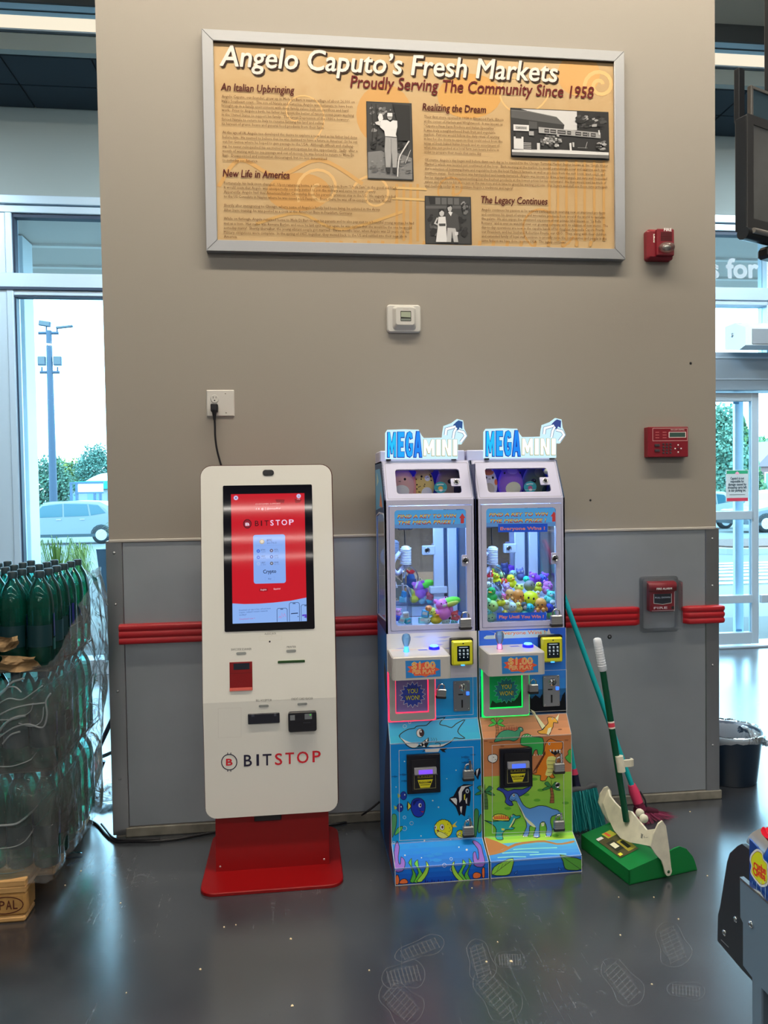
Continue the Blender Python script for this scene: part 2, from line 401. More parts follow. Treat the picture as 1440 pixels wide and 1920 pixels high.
# marks on the wall
for i, (px, py, r) in enumerate(((1295, 681, .006), (1143, 1194, .010), (1107, 938, .005))):
    p = aty(px, py, -.0052 if py > 1000 else 0)
    b = B().m(m_black); b.lathe([(r, 0), (r*.9, .0012), (.0001, .0014)], p, (0, -1, 0), 14)
    if py > 1000: b.m(m_steel); b.lathe([(r*.55, .001), (r*.3, .003), (.0001, .0035)], p, (0, -1, 0), 10)
    o = b.build('wall_plug' if py > 1000 else 'wall_anchor_hole', at=p)
    tag(o, ('small dark screw hole in the painted wall near its right edge', 'round black plug set in the metal panel left of the red pull station', 'tiny dark anchor hole in the wall above the metal panel trim')[i], 'hole')
# ------------------------------------------------------------------ storefront at the back
Z = lambda px, py, Y=YF: aty(px, py, Y).z
zs = dict(sill=.035, h1=3.02, h2=3.06, t0=3.19, t1=3.66, hd=3.79, ceil=4.48)
b = B().m(m_wallb)
b.box((XL, YF, zs['hd']), (XR, YF+.2, ZC)); b.box((XL, YF, 0), (-7.2, YF+.2, zs['hd'])); b.box((.95, YF, 0), (3.3, YF+.2, zs['hd'])); b.box((8.4, YF, 0), (XR, YF+.2, zs['hd']))
b.build('wall_back', kind='structure')
def bars(par, name, lst, mm=None, ch=.004):
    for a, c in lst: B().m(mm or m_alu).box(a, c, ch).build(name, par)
def pane(par, x0, z0, x1, z1, Y=YF+.05, t=.008): B().m(m_glass).box((x0, Y, z0), (x1, Y+t, z1)).build('pane', par)
w1 = thing('window_1', (-.6, YF, 0), None, None); tag(w1, kind='structure')
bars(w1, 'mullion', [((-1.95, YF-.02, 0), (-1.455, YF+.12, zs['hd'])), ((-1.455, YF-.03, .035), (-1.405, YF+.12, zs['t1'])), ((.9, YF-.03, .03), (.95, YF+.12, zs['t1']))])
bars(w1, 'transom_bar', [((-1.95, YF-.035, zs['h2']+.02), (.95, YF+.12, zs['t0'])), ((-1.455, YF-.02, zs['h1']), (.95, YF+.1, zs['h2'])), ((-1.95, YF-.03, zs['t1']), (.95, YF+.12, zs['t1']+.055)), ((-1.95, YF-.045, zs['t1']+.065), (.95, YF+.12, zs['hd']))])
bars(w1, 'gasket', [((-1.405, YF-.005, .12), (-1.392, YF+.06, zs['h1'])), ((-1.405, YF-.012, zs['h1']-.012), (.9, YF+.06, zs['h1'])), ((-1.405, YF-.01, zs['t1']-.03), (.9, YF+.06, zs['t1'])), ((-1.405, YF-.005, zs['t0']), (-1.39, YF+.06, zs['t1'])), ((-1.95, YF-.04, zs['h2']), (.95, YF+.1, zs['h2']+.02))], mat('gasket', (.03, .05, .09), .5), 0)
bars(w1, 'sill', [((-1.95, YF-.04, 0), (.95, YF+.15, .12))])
pane(w1, -1.405, .12, .9, zs['h1']); pane(w1, -1.405, zs['t0'], .9, zs['t1'])
w3 = thing('window_3', (-4, YF, 0), None, None); tag(w3, kind='structure')
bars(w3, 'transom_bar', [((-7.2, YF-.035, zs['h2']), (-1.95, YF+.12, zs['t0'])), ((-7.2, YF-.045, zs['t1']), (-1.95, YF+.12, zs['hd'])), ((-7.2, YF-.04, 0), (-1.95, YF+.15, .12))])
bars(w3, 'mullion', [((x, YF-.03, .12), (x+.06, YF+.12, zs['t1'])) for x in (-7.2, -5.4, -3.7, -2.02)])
for x in (-7.14, -5.34, -3.64): pane(w3, x, .12, x+1.62, zs['h2']); pane(w3, x, zs['t0'], x+1.62, zs['t1'])
w2 = thing('window_2', (5.6, YF, 2.9), None, None); tag(w2, kind='structure')
xm = aty(1436, 620, YF).x
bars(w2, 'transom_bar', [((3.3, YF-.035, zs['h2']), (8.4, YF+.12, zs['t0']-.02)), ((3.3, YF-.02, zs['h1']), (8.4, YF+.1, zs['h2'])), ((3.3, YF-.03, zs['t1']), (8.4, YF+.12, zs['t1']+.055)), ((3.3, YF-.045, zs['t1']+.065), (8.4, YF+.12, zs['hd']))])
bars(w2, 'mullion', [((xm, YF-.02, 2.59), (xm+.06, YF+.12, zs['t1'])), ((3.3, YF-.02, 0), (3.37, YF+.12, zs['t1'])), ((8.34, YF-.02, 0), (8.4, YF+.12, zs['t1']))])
pane(w2, 3.37, zs['t0']-.02, xm, zs['t1']); pane(w2, xm+.06, zs['t0']-.02, 8.34, zs['t1']); pane(w2, 3.37, 2.6, xm, zs['h1']); pane(w2, xm+.06, 2.6, 8.34, zs['h1'])
bars(w2, 'gasket', [((3.37, YF-.012, zs['t1']-.03), (8.3, YF+.06, zs['t1']))], mat('gasket'), 0)
T2 = FY(YF+.048); A = Art(T2, P=lambda x, y: (lambda q: (q.x, q.z))(aty(x, y, YF)))
A.text('Thanks for', (1212, 519), (1427, 517), .235, mat('frosted_vinyl', (.42, .47, .50), .5), .035, res=4); A.build('lettering', w2)
d1 = thing('door_1', (4.4, YF, 0), None, None); tag(d1, kind='structure')
X1, X2 = aty(1407, 800, YF).x, aty(1420.5, 800, YF).x
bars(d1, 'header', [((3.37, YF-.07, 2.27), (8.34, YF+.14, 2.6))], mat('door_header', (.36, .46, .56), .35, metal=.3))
bars(d1, 'header_line', [((3.37, YF-.076, 2.545), (8.34, YF-.068, 2.56)), ((3.37, YF-.076, 2.36), (8.34, YF-.068, 2.372))], m_alu, 0)
leaf = thing('door_leaf', (4.3, YF, .02), None, None); leaf.parent = d1; leaf.location = Vector((4.3, YF, .02))-wloc(d1)
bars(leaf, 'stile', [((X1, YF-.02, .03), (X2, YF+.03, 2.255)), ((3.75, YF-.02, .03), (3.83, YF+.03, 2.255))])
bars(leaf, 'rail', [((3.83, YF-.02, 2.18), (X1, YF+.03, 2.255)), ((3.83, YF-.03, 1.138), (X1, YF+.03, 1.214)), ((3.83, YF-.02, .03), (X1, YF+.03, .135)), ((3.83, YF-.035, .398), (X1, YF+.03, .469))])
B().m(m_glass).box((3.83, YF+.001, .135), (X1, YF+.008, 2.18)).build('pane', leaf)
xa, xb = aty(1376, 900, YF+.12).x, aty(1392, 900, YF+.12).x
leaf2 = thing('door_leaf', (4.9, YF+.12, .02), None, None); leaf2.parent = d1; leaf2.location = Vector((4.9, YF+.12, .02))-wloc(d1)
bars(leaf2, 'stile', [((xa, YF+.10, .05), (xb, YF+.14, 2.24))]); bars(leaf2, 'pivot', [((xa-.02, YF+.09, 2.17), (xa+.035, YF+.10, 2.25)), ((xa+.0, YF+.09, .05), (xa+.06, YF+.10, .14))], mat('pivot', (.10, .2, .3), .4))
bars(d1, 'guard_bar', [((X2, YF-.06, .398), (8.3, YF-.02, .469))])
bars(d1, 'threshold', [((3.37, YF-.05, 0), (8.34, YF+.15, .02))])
# white sensor box on the transom
p = aty(1399, 652, YF-.35); q = aty(1450, 598, YF-.35)
b = B().m(mat('sensor_white', (.72, .82, .88), .35)); hw = (q.z-p.z)
side = [(0, .04), (.0, hw), (.10, hw), (.20, hw*.72), (.20, hw*.1), (.14, 0)]
b.prism(side, lambda x, z, d: Vector((p.x+d, YF-.04-x*1.5, p.z+z)), 0, .62)
sb = b.build('air_curtain', at=(p.x, YF-.04, p.z), label='white boxy air curtain unit above the glass entrance door', cat='air curtain')
b = B().m(mat('grille_grey', (.25, .27, .29), .5)); b.box((p.x+.06, YF-.347, p.z+.035), (p.x+.6, YF-.338, p.z+hw*.66)); b.build('grille', sb)
b = B().m(m_steel); b.lathe([(.02, 0), (.015, .006), (.0001, .008)], (p.x, YF-.15, p.z+hw*.6), (-1, 0, 0), 12); b.build('screw', sb)
# ceiling of the entrance lobby, bulkhead with lamp in front of it
YC = 2.27
lob = B().m(mat('lobby_grid', (.012, .02, .025), .7)).box((XL, YC, 4.495), (XR, YF, 4.56)).build('ceiling_2', kind='structure')
x0 = atz(65, 200, 4.48).x; n = 0; tm = None; yy = [YC+.004, 2.655, YF-.004]
for k in range(-8, 18):
    for j in range(2):
        tb = B().m(m_dark).box((x0+k*.61+.006, yy[j]+.006, 4.48), (x0+(k+1)*.61-.006, yy[j+1]-.006, 4.496), .003)
        tb.build('tile', lob)
ys = [105, 75, 62, 33, 24, 20, 12, 1, -26]
zz = [Z(100, y, YC) for y in ys]
bulk = B().m(mat('bulkhead_grey', hx('7d8785', 1.3), .6)).box((XL, YC-.06, 4.485), (XR, YC, zz[1])).build('trim_3', kind='structure')
B().m(m_dark).box((XL, YC, zz[1]), (XR, YC+.06, zz[2])).build('trim_4', kind='structure')
lamp_w = mat('lamp_warm', (0, 0, 0), .5, emit=(1.0, .90, .70), es=.98)
blue_t = mat('sky_glow_paint', (.26, .50, .72), .4)  # sky glow of the clerestory strips painted as pale blue
cl = thing('trim_5', (0, YC, zz[3]), None, None); tag(cl, kind='structure')
B().m(blue_t).box((XL, YC, zz[3]), (XR, YC+.06, zz[4])).build('strip', cl); B().m(m_dark).box((XL, YC+.01, zz[4]), (XR, YC+.06, zz[5])).build('gap', cl)
B().m(blue_t).box((XL, YC, zz[5]), (XR, YC+.06, zz[6]+.01)).build('strip', cl); B().m(mat('steel_beam', (.05, .06, .065), .6)).box((XL, YC-.02, zz[6]+.01), (XR, YC+.06, zz[8])).build('beam', cl)
B().m(m_wallb).box((XL, YC+.02, zz[8]), (XR, YC+.08, ZC)).build('upper_panel', cl)
for i, (x0_, x1_) in enumerate(((-6, .2), (2.5, 9))):
    t = thing('cove_lamp', ((x0_+x1_)/2, YC, zz[2]), ('long warm white strip lamp high above the window left of the pier', 'long warm white strip lamp high above the glass door right of the pier')[i], 'lamp')
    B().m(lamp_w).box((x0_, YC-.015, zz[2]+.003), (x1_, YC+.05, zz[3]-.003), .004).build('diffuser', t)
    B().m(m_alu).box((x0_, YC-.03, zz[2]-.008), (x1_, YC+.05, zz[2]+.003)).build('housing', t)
# store ceiling lamps (long strips, seen mirrored in the kiosk screen and the floor)
for i, (y, x0_, x1_, e) in enumerate(((-1.25, -1.2, 4.2, 3.0), (-4.6, -5, 9, .75), (-9, -5, 9, .8), (-15, -6, 10, .9), (-22, -6, 10, 1), (-30, -6, 10, 1), (-38, -6, 10, 1))):
    t = thing('ceiling_lamp', ((x0_+x1_)/2, y, 5.0), 'long warm strip lamp under the dark store ceiling, row %s from the pier' % ('one two three four five six seven'.split()[i]), 'lamp', 'strip lamps of the store ceiling')
    B().m(mat('strip_lamp_%d' % (e*100), (0, 0, 0), .5, emit=WARM if i == 0 else (1.0, .94, .85), es=CEIL_E*e)).box((x0_, y-.07, 4.96), (x1_, y+.07, 4.985)).build('diffuser', t)
    B().m(m_white).box((x0_, y-.08, 4.985), (x1_, y+.08, 5.04), .004).build('housing', t)
    for x in (x0_+.4, (x0_+x1_)/2, x1_-.4): B().m(m_black).box((x-.006, y-.006, 5.04), (x+.006, y+.006, ZC-.001)).build('hanger', t)
# canopy over the entrance, outside
b = B().m(mat('canopy_soffit', (.62, .50, .43), .7)); b.box((XL, YF+.2, 3.72), (XR, 5.25, 4.3)); cano = b.build('canopy', kind='structure')
for y in (3.9, 4.55): B().m(mat('canopy_rib', (.8, .68, .6), .6)).box((XL, y, 3.70), (XR, y+.06, 3.72)).build('rib', cano)
for i, x in enumerate((.75, 1.95, -2.7, 5.3)):  # added unseen lamps that brighten the lobby, the frames and the film
    t = thing('added_fill_lamp', (x, 1.3, 4.4), ('added square lobby fill lamp hidden behind the left half of the pier', 'added square lobby fill lamp hidden behind the right half of the pier', 'added square lobby fill lamp beyond the left edge of the picture', 'added square lobby fill lamp beyond the right edge of the picture')[i], 'lamp', 'added lobby fill lamps')
    B().m(mat('lobby_fill', (0, 0, 0), .5, emit=(.72, .90, 1.0), es=82)).box((x-.35, 1.0, 4.385), (x+.35, 1.6, 4.40)).build('diffuser', t)
    B().m(m_black).box((x-.01, 1.29, 4.43), (x+.01, 1.31, ZC-.001)).build('hanger', t); B().m(m_white).box((x-.37, .98, 4.40), (x+.37, 1.62, 4.43)).build('housing', t)
# ================================================================== WALL SIGN
SY = -.022
sx0, sx1, sz0, sz1 = .427, 2.240, 2.446, 3.349
sg = thing('history_sign', ((sx0+sx1)/2, 0, sz0), 'large tan store history sign in a silver frame, high on the pier wall', 'sign')
m_frame = mat('silver_frame', (.40, .41, .43), .38, metal=.55)
fwid = .046
for nm, pts in (('top', [(sx0, sz1), (sx1, sz1), (sx1-fwid, sz1-fwid), (sx0+fwid, sz1-fwid)]), ('bot', [(sx0, sz0), (sx0+fwid, sz0+fwid), (sx1-fwid, sz0+fwid), (sx1, sz0)]),
                ('l', [(sx0, sz0), (sx0, sz1), (sx0+fwid, sz1-fwid), (sx0+fwid, sz0+fwid)]), ('r', [(sx1, sz0), (sx1-fwid, sz0+fwid), (sx1-fwid, sz1-fwid), (sx1, sz1)])):
    B().m(m_frame).prism(pts, FY(0), .001, .034, .002).build('frame_bar', sg)
B().m(mat('frame_shade', (.03, .018, .012), .6)).box((sx0+fwid, -.033, sz1-fwid-.0012), (sx1-fwid, -.022, sz1-fwid)).build('frame_shade', sg)  # dark strip paints the shadow under the top frame bar
# tan printed panel
m_tan = bpy.data.materials.new('tan_print'); m_tan.use_nodes = True
n_ = m_tan.node_tree.nodes; l_ = m_tan.node_tree.links; bb = n_['Principled BSDF']; tc_ = n_.new('ShaderNodeTexCoord')
no = n_.new('ShaderNodeTexNoise'); no.inputs['Scale'].default_value = 3.2; no.inputs['Detail'].default_value = 5; no.inputs['Distortion'].default_value = .8; l_.new(tc_.outputs['Object'], no.inputs['Vector'])
rp = n_.new('ShaderNodeValToRGB'); rp.color_ramp.elements[0].position = .32; rp.color_ramp.elements[1].position = .68
rp.color_ramp.elements[0].color = (.50, .33, .155, 1); rp.color_ramp.elements[1].color = (.57, .41, .225, 1)
l_.new(no.outputs[0], rp.inputs[0]); l_.new(rp.outputs[0], bb.inputs['Base Color']); bb.inputs['Roughness'].default_value = .5; bb.inputs['Specular IOR Level'].default_value = .25
B().m(m_tan).box((sx0+.02, SY, sz0+.02), (sx1-.02, -.001, sz1-.02)).build('panel', sg)
PXZ = lambda x, y: (lambda q: (q.x, q.z))(aty(x, y, SY))
def art(base=.003): return Art(FY(SY), P=PXZ, base=base)
def tt(h): return mat('tan_tone_'+h, hx(h, .95), .5, spec=.25)
A = art(.0003); lt, dk = tt('e2bb80'), tt('d0a062')
def swirl(cx, cy, r, a0, turns, w, m, sg_=1, k=26):
    pts = []
    for i in range(k): t = i/(k-1); a = a0+sg_*turns*2*math.pi*t; rr = r*(1-.82*t); pts.append((cx+rr*math.cos(a), cy+rr*math.sin(a)))
    A.line(pts, w, m)
for cx, cy, r, m, asp in ((720, 215, 52, dk, 1.1), (560, 360, 60, dk, .6), (1085, 140, 40, tt('d6a668'), 1), (880, 180, 60, tt('d3a15c'), .7)): A.fill(circ(cx, cy, r, r*asp, 24), m)
swirl(600, 355, 46, 2.6, 1.3, .012, lt); swirl(1125, 160, 30, 2.8, 1.5, .016, lt); swirl(700, 365, 40, 3.4, 1.2, .010, lt); swirl(560, 215, 55, 1.0, .9, .006, lt, -1); swirl(970, 165, 60, 0.2, .8, .007, lt); swirl(850, 355, 38, .8, 1.2, .008, tt('cfa062')); swirl(1020, 420, 60, .4, 1, .009, tt('cfa062'))
A.line([(410, 350), (450, 300), (520, 330), (600, 300), (680, 345)], .016, tt('d2a568'), sm=5); A.line([(480, 420), (560, 400), (640, 430), (760, 395)], .012, tt('d2a868'), sm=5)
for x in (744, 757, 770, 783, 850, 1030, 1046, 1062, 1080, 1096, 1114, 1132): A.line([(x, 345 if x < 900 else 300), (x, 452)], .0115, tt('cda062'))
for y in (352, 372): A.line([(735, y), (800, y+3)], .010, tt('dcb87a'))
for k in range(22): x = 560+k*26; A.line([(x, 462+.01*k), (x+2, 452)], .014, tt('cda062'))
A.build('background_print', sg, kind='stuff')
mk = lambda h: mat('ink_'+h, hx(h, 1.2), .5, spec=.2)
slope = lambda y: .053-(y-76)*8.44e-5
def ln(A, s, x, y, xe, size, m, bold=0, sh=0, res=1): A.text(s, (x, y), (xe, y+slope(y)*(xe-x)), size, m, bold, sh, res)
A = art()
S_ = 'Angelo Caputo\u2019s Fresh Markets'
ln(A, S_, 415.4, 126.5, 1048, .122, mk('2c1a12'), .016, .17, 3); ln(A, S_, 412.4, 123.3, 1045, .122, mat('title_white', (.68, .66, .62), .5), .014, .17, 3); A.build('title', sg, kind='stuff')
A = art(); ln(A, 'Proudly Serving The Community Since 1958', 657, 164.5, 1113, .072, mk('5a1414'), .012, .17, 3); A.build('subtitle', sg, kind='stuff')
for s, x, y, xe in (('An Italian Upbringing', 414, 170, 552), ('New Life in America', 418, 331.5, 543), ('Realizing the Dream', 792, 207.5, 911), ('The Legacy Continues', 902, 381, 1026)): A = art(); ln(A, s, x, y, xe, .0435, mk('4a1010'), .014, .17, 2); A.build('heading', sg, kind='stuff')
def block(lines, x0, y0, ys, xs, s, org): # crop coordinates -> picture
    A = art()
    for t, y, xe in zip(lines, ys, xs): ln(A, t, org[0]+x0/s, org[1]+(y+9)/s, org[0]+xe/s, .0168, mk('5a3c20'), .006)
    A.build('paragraph', sg, kind='stuff')
block(['Angelo Caputo, our founder, grew up in Mola Di Bari, a seaside village of about 26,000 on', 'Italy\u2019s Southeast coast.  The son of Natale and Caterina, Angelo was fortunate to have been', 'brought up in a family environment with deep family values built on sacrifices and hard', 'work.  Prior to Angelo\u2019s birth, his father had spent the better of twenty-seven years working', 'in the United States to support his family.  The Great Depression of the 1930\u2019s, however,', 'forced Natale to return to Italy to resume farming his land and selling', 'its harvest of grains, beans and general food products from their farm.'],
      82, 0, (575, 620, 662, 706, 750, 795, 838), (1362, 1342, 1302, 1355, 1315, 1065, 1068), 5.143, (400, 70))
block(['At the age of 18, Angelo too developed the desire to explore a new land as his father had done', 'before him.  He seemed to believe that he was destined to have a future in America!  So he set', 'out for Genoa where he hoped to gain passage to the USA.  Although difficult and challeng-', 'ing, he never relinquished his excitement and anticipation for the opportunity.  Sadly, after a', 'month of waiting with no sea passage and out of money, he was forced to return to Mola Di', 'Bari.  Disappointed and somewhat discouraged, but no less determined', 'to someday see America.'],
      90, 0, (922, 966, 1010, 1055, 1100, 1142, 1188), (1385, 1387, 1355, 1390, 1355, 1095, 430), 5.143, (400, 70))
block(['Fortunately, his luck soon changed.  Upon returning home, a letter awaited him from \u201cUncle Sam\u201d in the good old USA!', 'It would seem that Angelo was unexpectedly cordially invited to join the military and serve his new country.', 'Apparently, Angelo had dual American/Italian Citizenship from his parents\u2019 previous stay in the US.  He eagerly headed', 'to the US Consulate in Naples where he was issued a US Passport.  From there, he was off to conquer the New World!', 'Shortly after immigrating to Chicago, where some of Angelo\u2019s family had been living, he enlisted in the Army.', 'After basic training, he was posted as a cook at the American Base in Frankfurt, Germany.', 'While on furlough, Angelo returned home to Mola Di Bari to visit his parents and to also pay visit to a beautiful young woman he had', 'met as a teen.  Her name was Romana Berlen, and once he laid eyes on her again, he was certain that she would be the one he would', 'someday marry!  Shortly thereafter, the young vibrant couple got married.  Three months later, when Angelo was 23 years old, his', 'Military obligations were complete.  In the spring of 1957, together, they moved back to the US and settled into their new life in', 'America.'],
      72, 0, (156, 185, 215, 246, 307, 338, 396, 428, 458, 489, 518), (1240, 1098, 1228, 1200, 1128, 940, 1353, 1338, 1322, 1305, 163), 3.6, (400, 300))
block(['Their first store opened in 1958 in Elmwood Park, Illinois', 'at the corner of Harlem and Wrightwood.  It was known as', '\u201cCaputo\u2019s New Farm Produce and Italian Specialties\u201d.', 'It was truly a neighborhood fresh fruit and vegetable', 'market.  Patrons would follow the daily ritual of waiting', 'in line for the doors to open so they could select from the', 'array of fresh baked Italian breads and an assortment of', 'what was just picked at a local farm just hours before in', 'order to prepare their meals that same day.'],
      697, 0, (403, 441, 479, 516, 552, 589, 626, 662, 699), (1367, 1360, 1303, 1298, 1332, 1358, 1333, 1327, 1183), 4.5, (640, 130))
block(['Of course, Angelo\u2019s day began well before dawn each day as he traveled to the Chicago Terminal Market (better known as the \u201cSouth Water', 'Market\u201d) which was located just southwest of the loop.  Each morning at the market, he would painstakingly scour and examine each ven-', 'dor\u2019s selection of brimming fruits and vegetables from the local Midwest farmers, as well as produce from the east coast, west coast, and', 'southern states.  Each selection was hand-picked and heavily bartered.  Angelo was known to drive a hard bargain, yet very well respected', 'for his standards.  He accepted nothing but the freshest products at the lowest prices for his customers!  He then would load his truck of', 'values and return to his store just as the sun rose and in time to greet his waiting patrons.  Our buyers and staff use those same principals', 'and methods today as we continue Angelo\u2019s traditions and legacy!'],
      62, 0, (56, 87, 119, 150, 181, 211, 241), (1362, 1348, 1340, 1355, 1350, 1358, 688), 3.789, (780, 285))
block(['Angelo continues his passion as he actively participates in sourcing new or improved products', 'and continues his quest of unique and innovative products from around the world to tantalize', 'the palate.  He also enjoys the continued expansion of our private label known as \u201cLa Bella', 'Romana\u201d and is ever so watchful over our growing company with its addition of new stores.  The', 'day-to-day operations are now in the capable hands of his daughter Antonella Caputo Presta,', 'our President, and her husband Robertino Presta, our CEO.  They, along with their children', 'and extended family of loyal staff continue to proudly serve the communities and people in the', 'same fashion we have done so since 1958.  The legacy continues.'],
      465, 0, (411, 443, 474, 505, 536, 567, 598, 630), (1342, 1342, 1312, 1362, 1335, 1348, 1352, 1067), 3.789, (780, 285))
# the three black and white photographs (generic scenes of the same kind)
g = lambda v: mat('grey_print_%d' % v, (lambda c: (c, c, c*1.02))(min(s2l(v/255)*1.2, .7)), .35)
def photo(c, draw, lab):
    A = art(); out = [PXZ(*p) for p in c]
    A.fill([(c[0][0]-1.5, c[0][1]-1.5), (c[1][0]+1.5, c[1][1]-1.2), (c[2][0]+2.5, c[2][1]+2.5), (c[3][0]-1.2, c[3][1]+2)], g(28))
    def uv(u, v): # u right, v down, 0..1
        a = [c[0][i]*(1-u)+c[1][i]*u for i in (0, 1)]; b = [c[3][i]*(1-u)+c[2][i]*u for i in (0, 1)]; return (a[0]*(1-v)+b[0]*v, a[1]*(1-v)+b[1]*v)
    q = lambda pts: [uv(*p) for p in pts]
    draw(A, q); A.build('photograph', sg, label=lab)
rnd = random.Random(3)
def blobs(A, q, n, u0, v0, u1, v1, r, tones, asp=.6):
    for _ in range(n):
        cu, cv = rnd.uniform(u0+r, u1-r), rnd.uniform(v0+r*asp, v1-r*asp); k = rnd.uniform(.35, 1); A.fill(q([(cu+r*k*math.cos(t*1.047+.3)*rnd.uniform(.6, 1.1), cv+asp*r*k*math.sin(t*1.047)*rnd.uniform(.6, 1.1)) for t in range(6)]), g(rnd.choice(tones)))
def ph1(A, q):
    A.fill(q([(0, 0), (1, 0), (1, 1), (0, 1)]), g(52)); A.fill(q([(0, .66), (.5, .62), (1, .72), (1, 1), (0, 1)]), g(112))
    blobs(A, q, 60, 0, 0, 1, .42, .07, (30, 40, 75, 95, 130, 60), .5); blobs(A, q, 30, 0, .4, 1, .66, .08, (20, 28, 40, 62), .5); blobs(A, q, 36, 0, .7, 1, 1, .06, (84, 134, 96, 70), .25)
    for u in (.1, .2, .78, .92): A.line(q([(u, .03), (u+.03, .35), (u-.02, .62)]), .003, g(26))
    A.fill(q([(.58, .02), (.97, .03), (.97, .5), (.7, .5), (.66, .2)]), g(26))
    A.fill(q([(.40, .45), (.66, .45), (.67, .68), (.64, .87), (.56, .87), (.54, .66), (.50, .87), (.40, .86), (.38, .62)]), g(148)); A.line(q([(.53, .48), (.53, .84)]), .0016, g(92))
    A.fill(q([(.30, .24), (.45, .235), (.52, .26), (.58, .235), (.68, .24), (.68, .32), (.64, .42), (.66, .46), (.40, .46), (.38, .38), (.28, .33)]), g(222)); A.fill(q([(.28, .25), (.17, .27), (.2, .30), (.32, .32)]), g(190))
    A.fill(q([(.24, .2), (.28, .15), (.34, .16), (.36, .22), (.32, .26), (.26, .25)]), g(205)); A.fill(q(circ(.51, .19, .055, .045, 12)), g(150)); A.fill(q([(.45, .185), (.46, .14), (.57, .14), (.57, .185)]), g(214)); A.line(q([(.47, .195), (.55, .195)]), .002, g(60))
    A.line(q([(.4, .455), (.66, .46)]), .003, g(60)); A.fill(q([(.40, .86), (.5, .86), (.5, .92), (.42, .93)]), g(30)); A.fill(q([(.55, .86), (.64, .86), (.65, .93), (.55, .93)]), g(34))
    A.line(q([(.94, .5), (.8, .63), (.70, .75), (.66, .98)]), .0055, g(190), sm=4); A.line(q([(.97, .62), (.84, .8)]), .0018, g(200))
def ph2(A, q):
    A.fill(q([(0, 0), (1, 0), (1, 1), (0, 1)]), g(30)); A.fill(q([(.1, 0), (.68, 0), (.68, .4), (.5, .42), (.4, .3), (.16, .03)]), g(186))
    A.fill(q([(0, .03), (.18, .04), (.47, .14), (.55, .3), (0, .19)]), g(74)); A.fill(q([(0, .19), (.55, .3), (.54, .42), (.0, .42)]), g(38)); A.line(q([(.0, .035), (.18, .045), (.47, .145)]), .003, g(100))
    blobs(A, q, 70, .64, 0, 1, .42, .05, (22, 30, 44, 24, 150, 60, 24), 1.2)
    A.fill(q([(.02, .34), (.18, .345), (.18, .47), (.02, .47)]), g(206)); A.fill(q([(.04, .37), (.16, .375), (.16, .44), (.04, .44)]), g(150)); A.text('CAPUTO\u2019S', q([(.05, .425)])[0], q([(.15, .43)])[0], .009, g(30), .02)
    A.fill(q([(.18, .26), (.265, .27), (.265, .42), (.18, .42)]), g(66)); A.fill(q([(.18, .47), (.23, .47), (.23, .56), (.18, .56)]), g(150))
    A.fill(q([(.28, .375), (.92, .445), (.92, .565), (.28, .5)]), g(150))
    for u0, u1 in ((.34, .39), (.40, .46), (.475, .56), (.575, .615), (.66, .72), (.735, .785), (.79, .8), (.82, .87)):
        f = lambda u, v: (u, .375+(u-.28)*.109+v); A.fill(q([f(u0, .025), f(u1, .025), f(u1, .105), f(u0, .105)]), g(52)); A.line(q([f(u0+.006, .065), f(u1-.006, .065)]), .0022, g(170))
    for _ in range(44): u, v = rnd.uniform(.29, .5), rnd.uniform(.52, .76); A.fill(q([(u, v), (u+.025, v+.003), (u+.025, v+.045), (u, v+.04)]), g(rnd.choice((120, 150, 90, 180, 70))))
    A.fill(q([(.02, .6), (.12, .6), (.12, .86), (.02, .86)]), g(196)); A.fill(q([(.04, .52), (.1, .52), (.1, .64), (.04, .64)]), g(40)); A.fill(q([(.26, .72), (.29, .72), (.29, .87), (.26, .87)]), g(186))
    for k in range(5): A.fill(q([(.12, .72+.035*k), (.2, .722+.035*k), (.2, .74+.035*k), (.12, .738+.035*k)]), g(150))
    A.fill(q([(.595, .7), (.615, .69), (.62, .87), (.6, .88)]), g(206)); A.fill(q([(.625, .68), (.645, .68), (.645, .78), (.63, .78)]), g(170)); A.line(q([(.78, .66), (.76, .8)]), .002, g(170)); A.line(q([(.68, .79), (.78, .79)]), .002, g(120))
    blobs(A, q, 16, .85, .6, 1, .84, .04, (120, 90, 160, 60), .8); A.line(q([(.9, .4), (.905, .5)]), .006, g(200))
    A.fill(q([(0, .88), (.5, .85), (1, .87), (1, .94), (.5, .93), (0, .94)]), g(196)); A.fill(q([(0, .93), (1, .93), (1, 1), (0, 1)]), g(92)); A.fill(q([(.12, .88), (.2, .87), (.2, .93), (.13, .93)]), g(214))
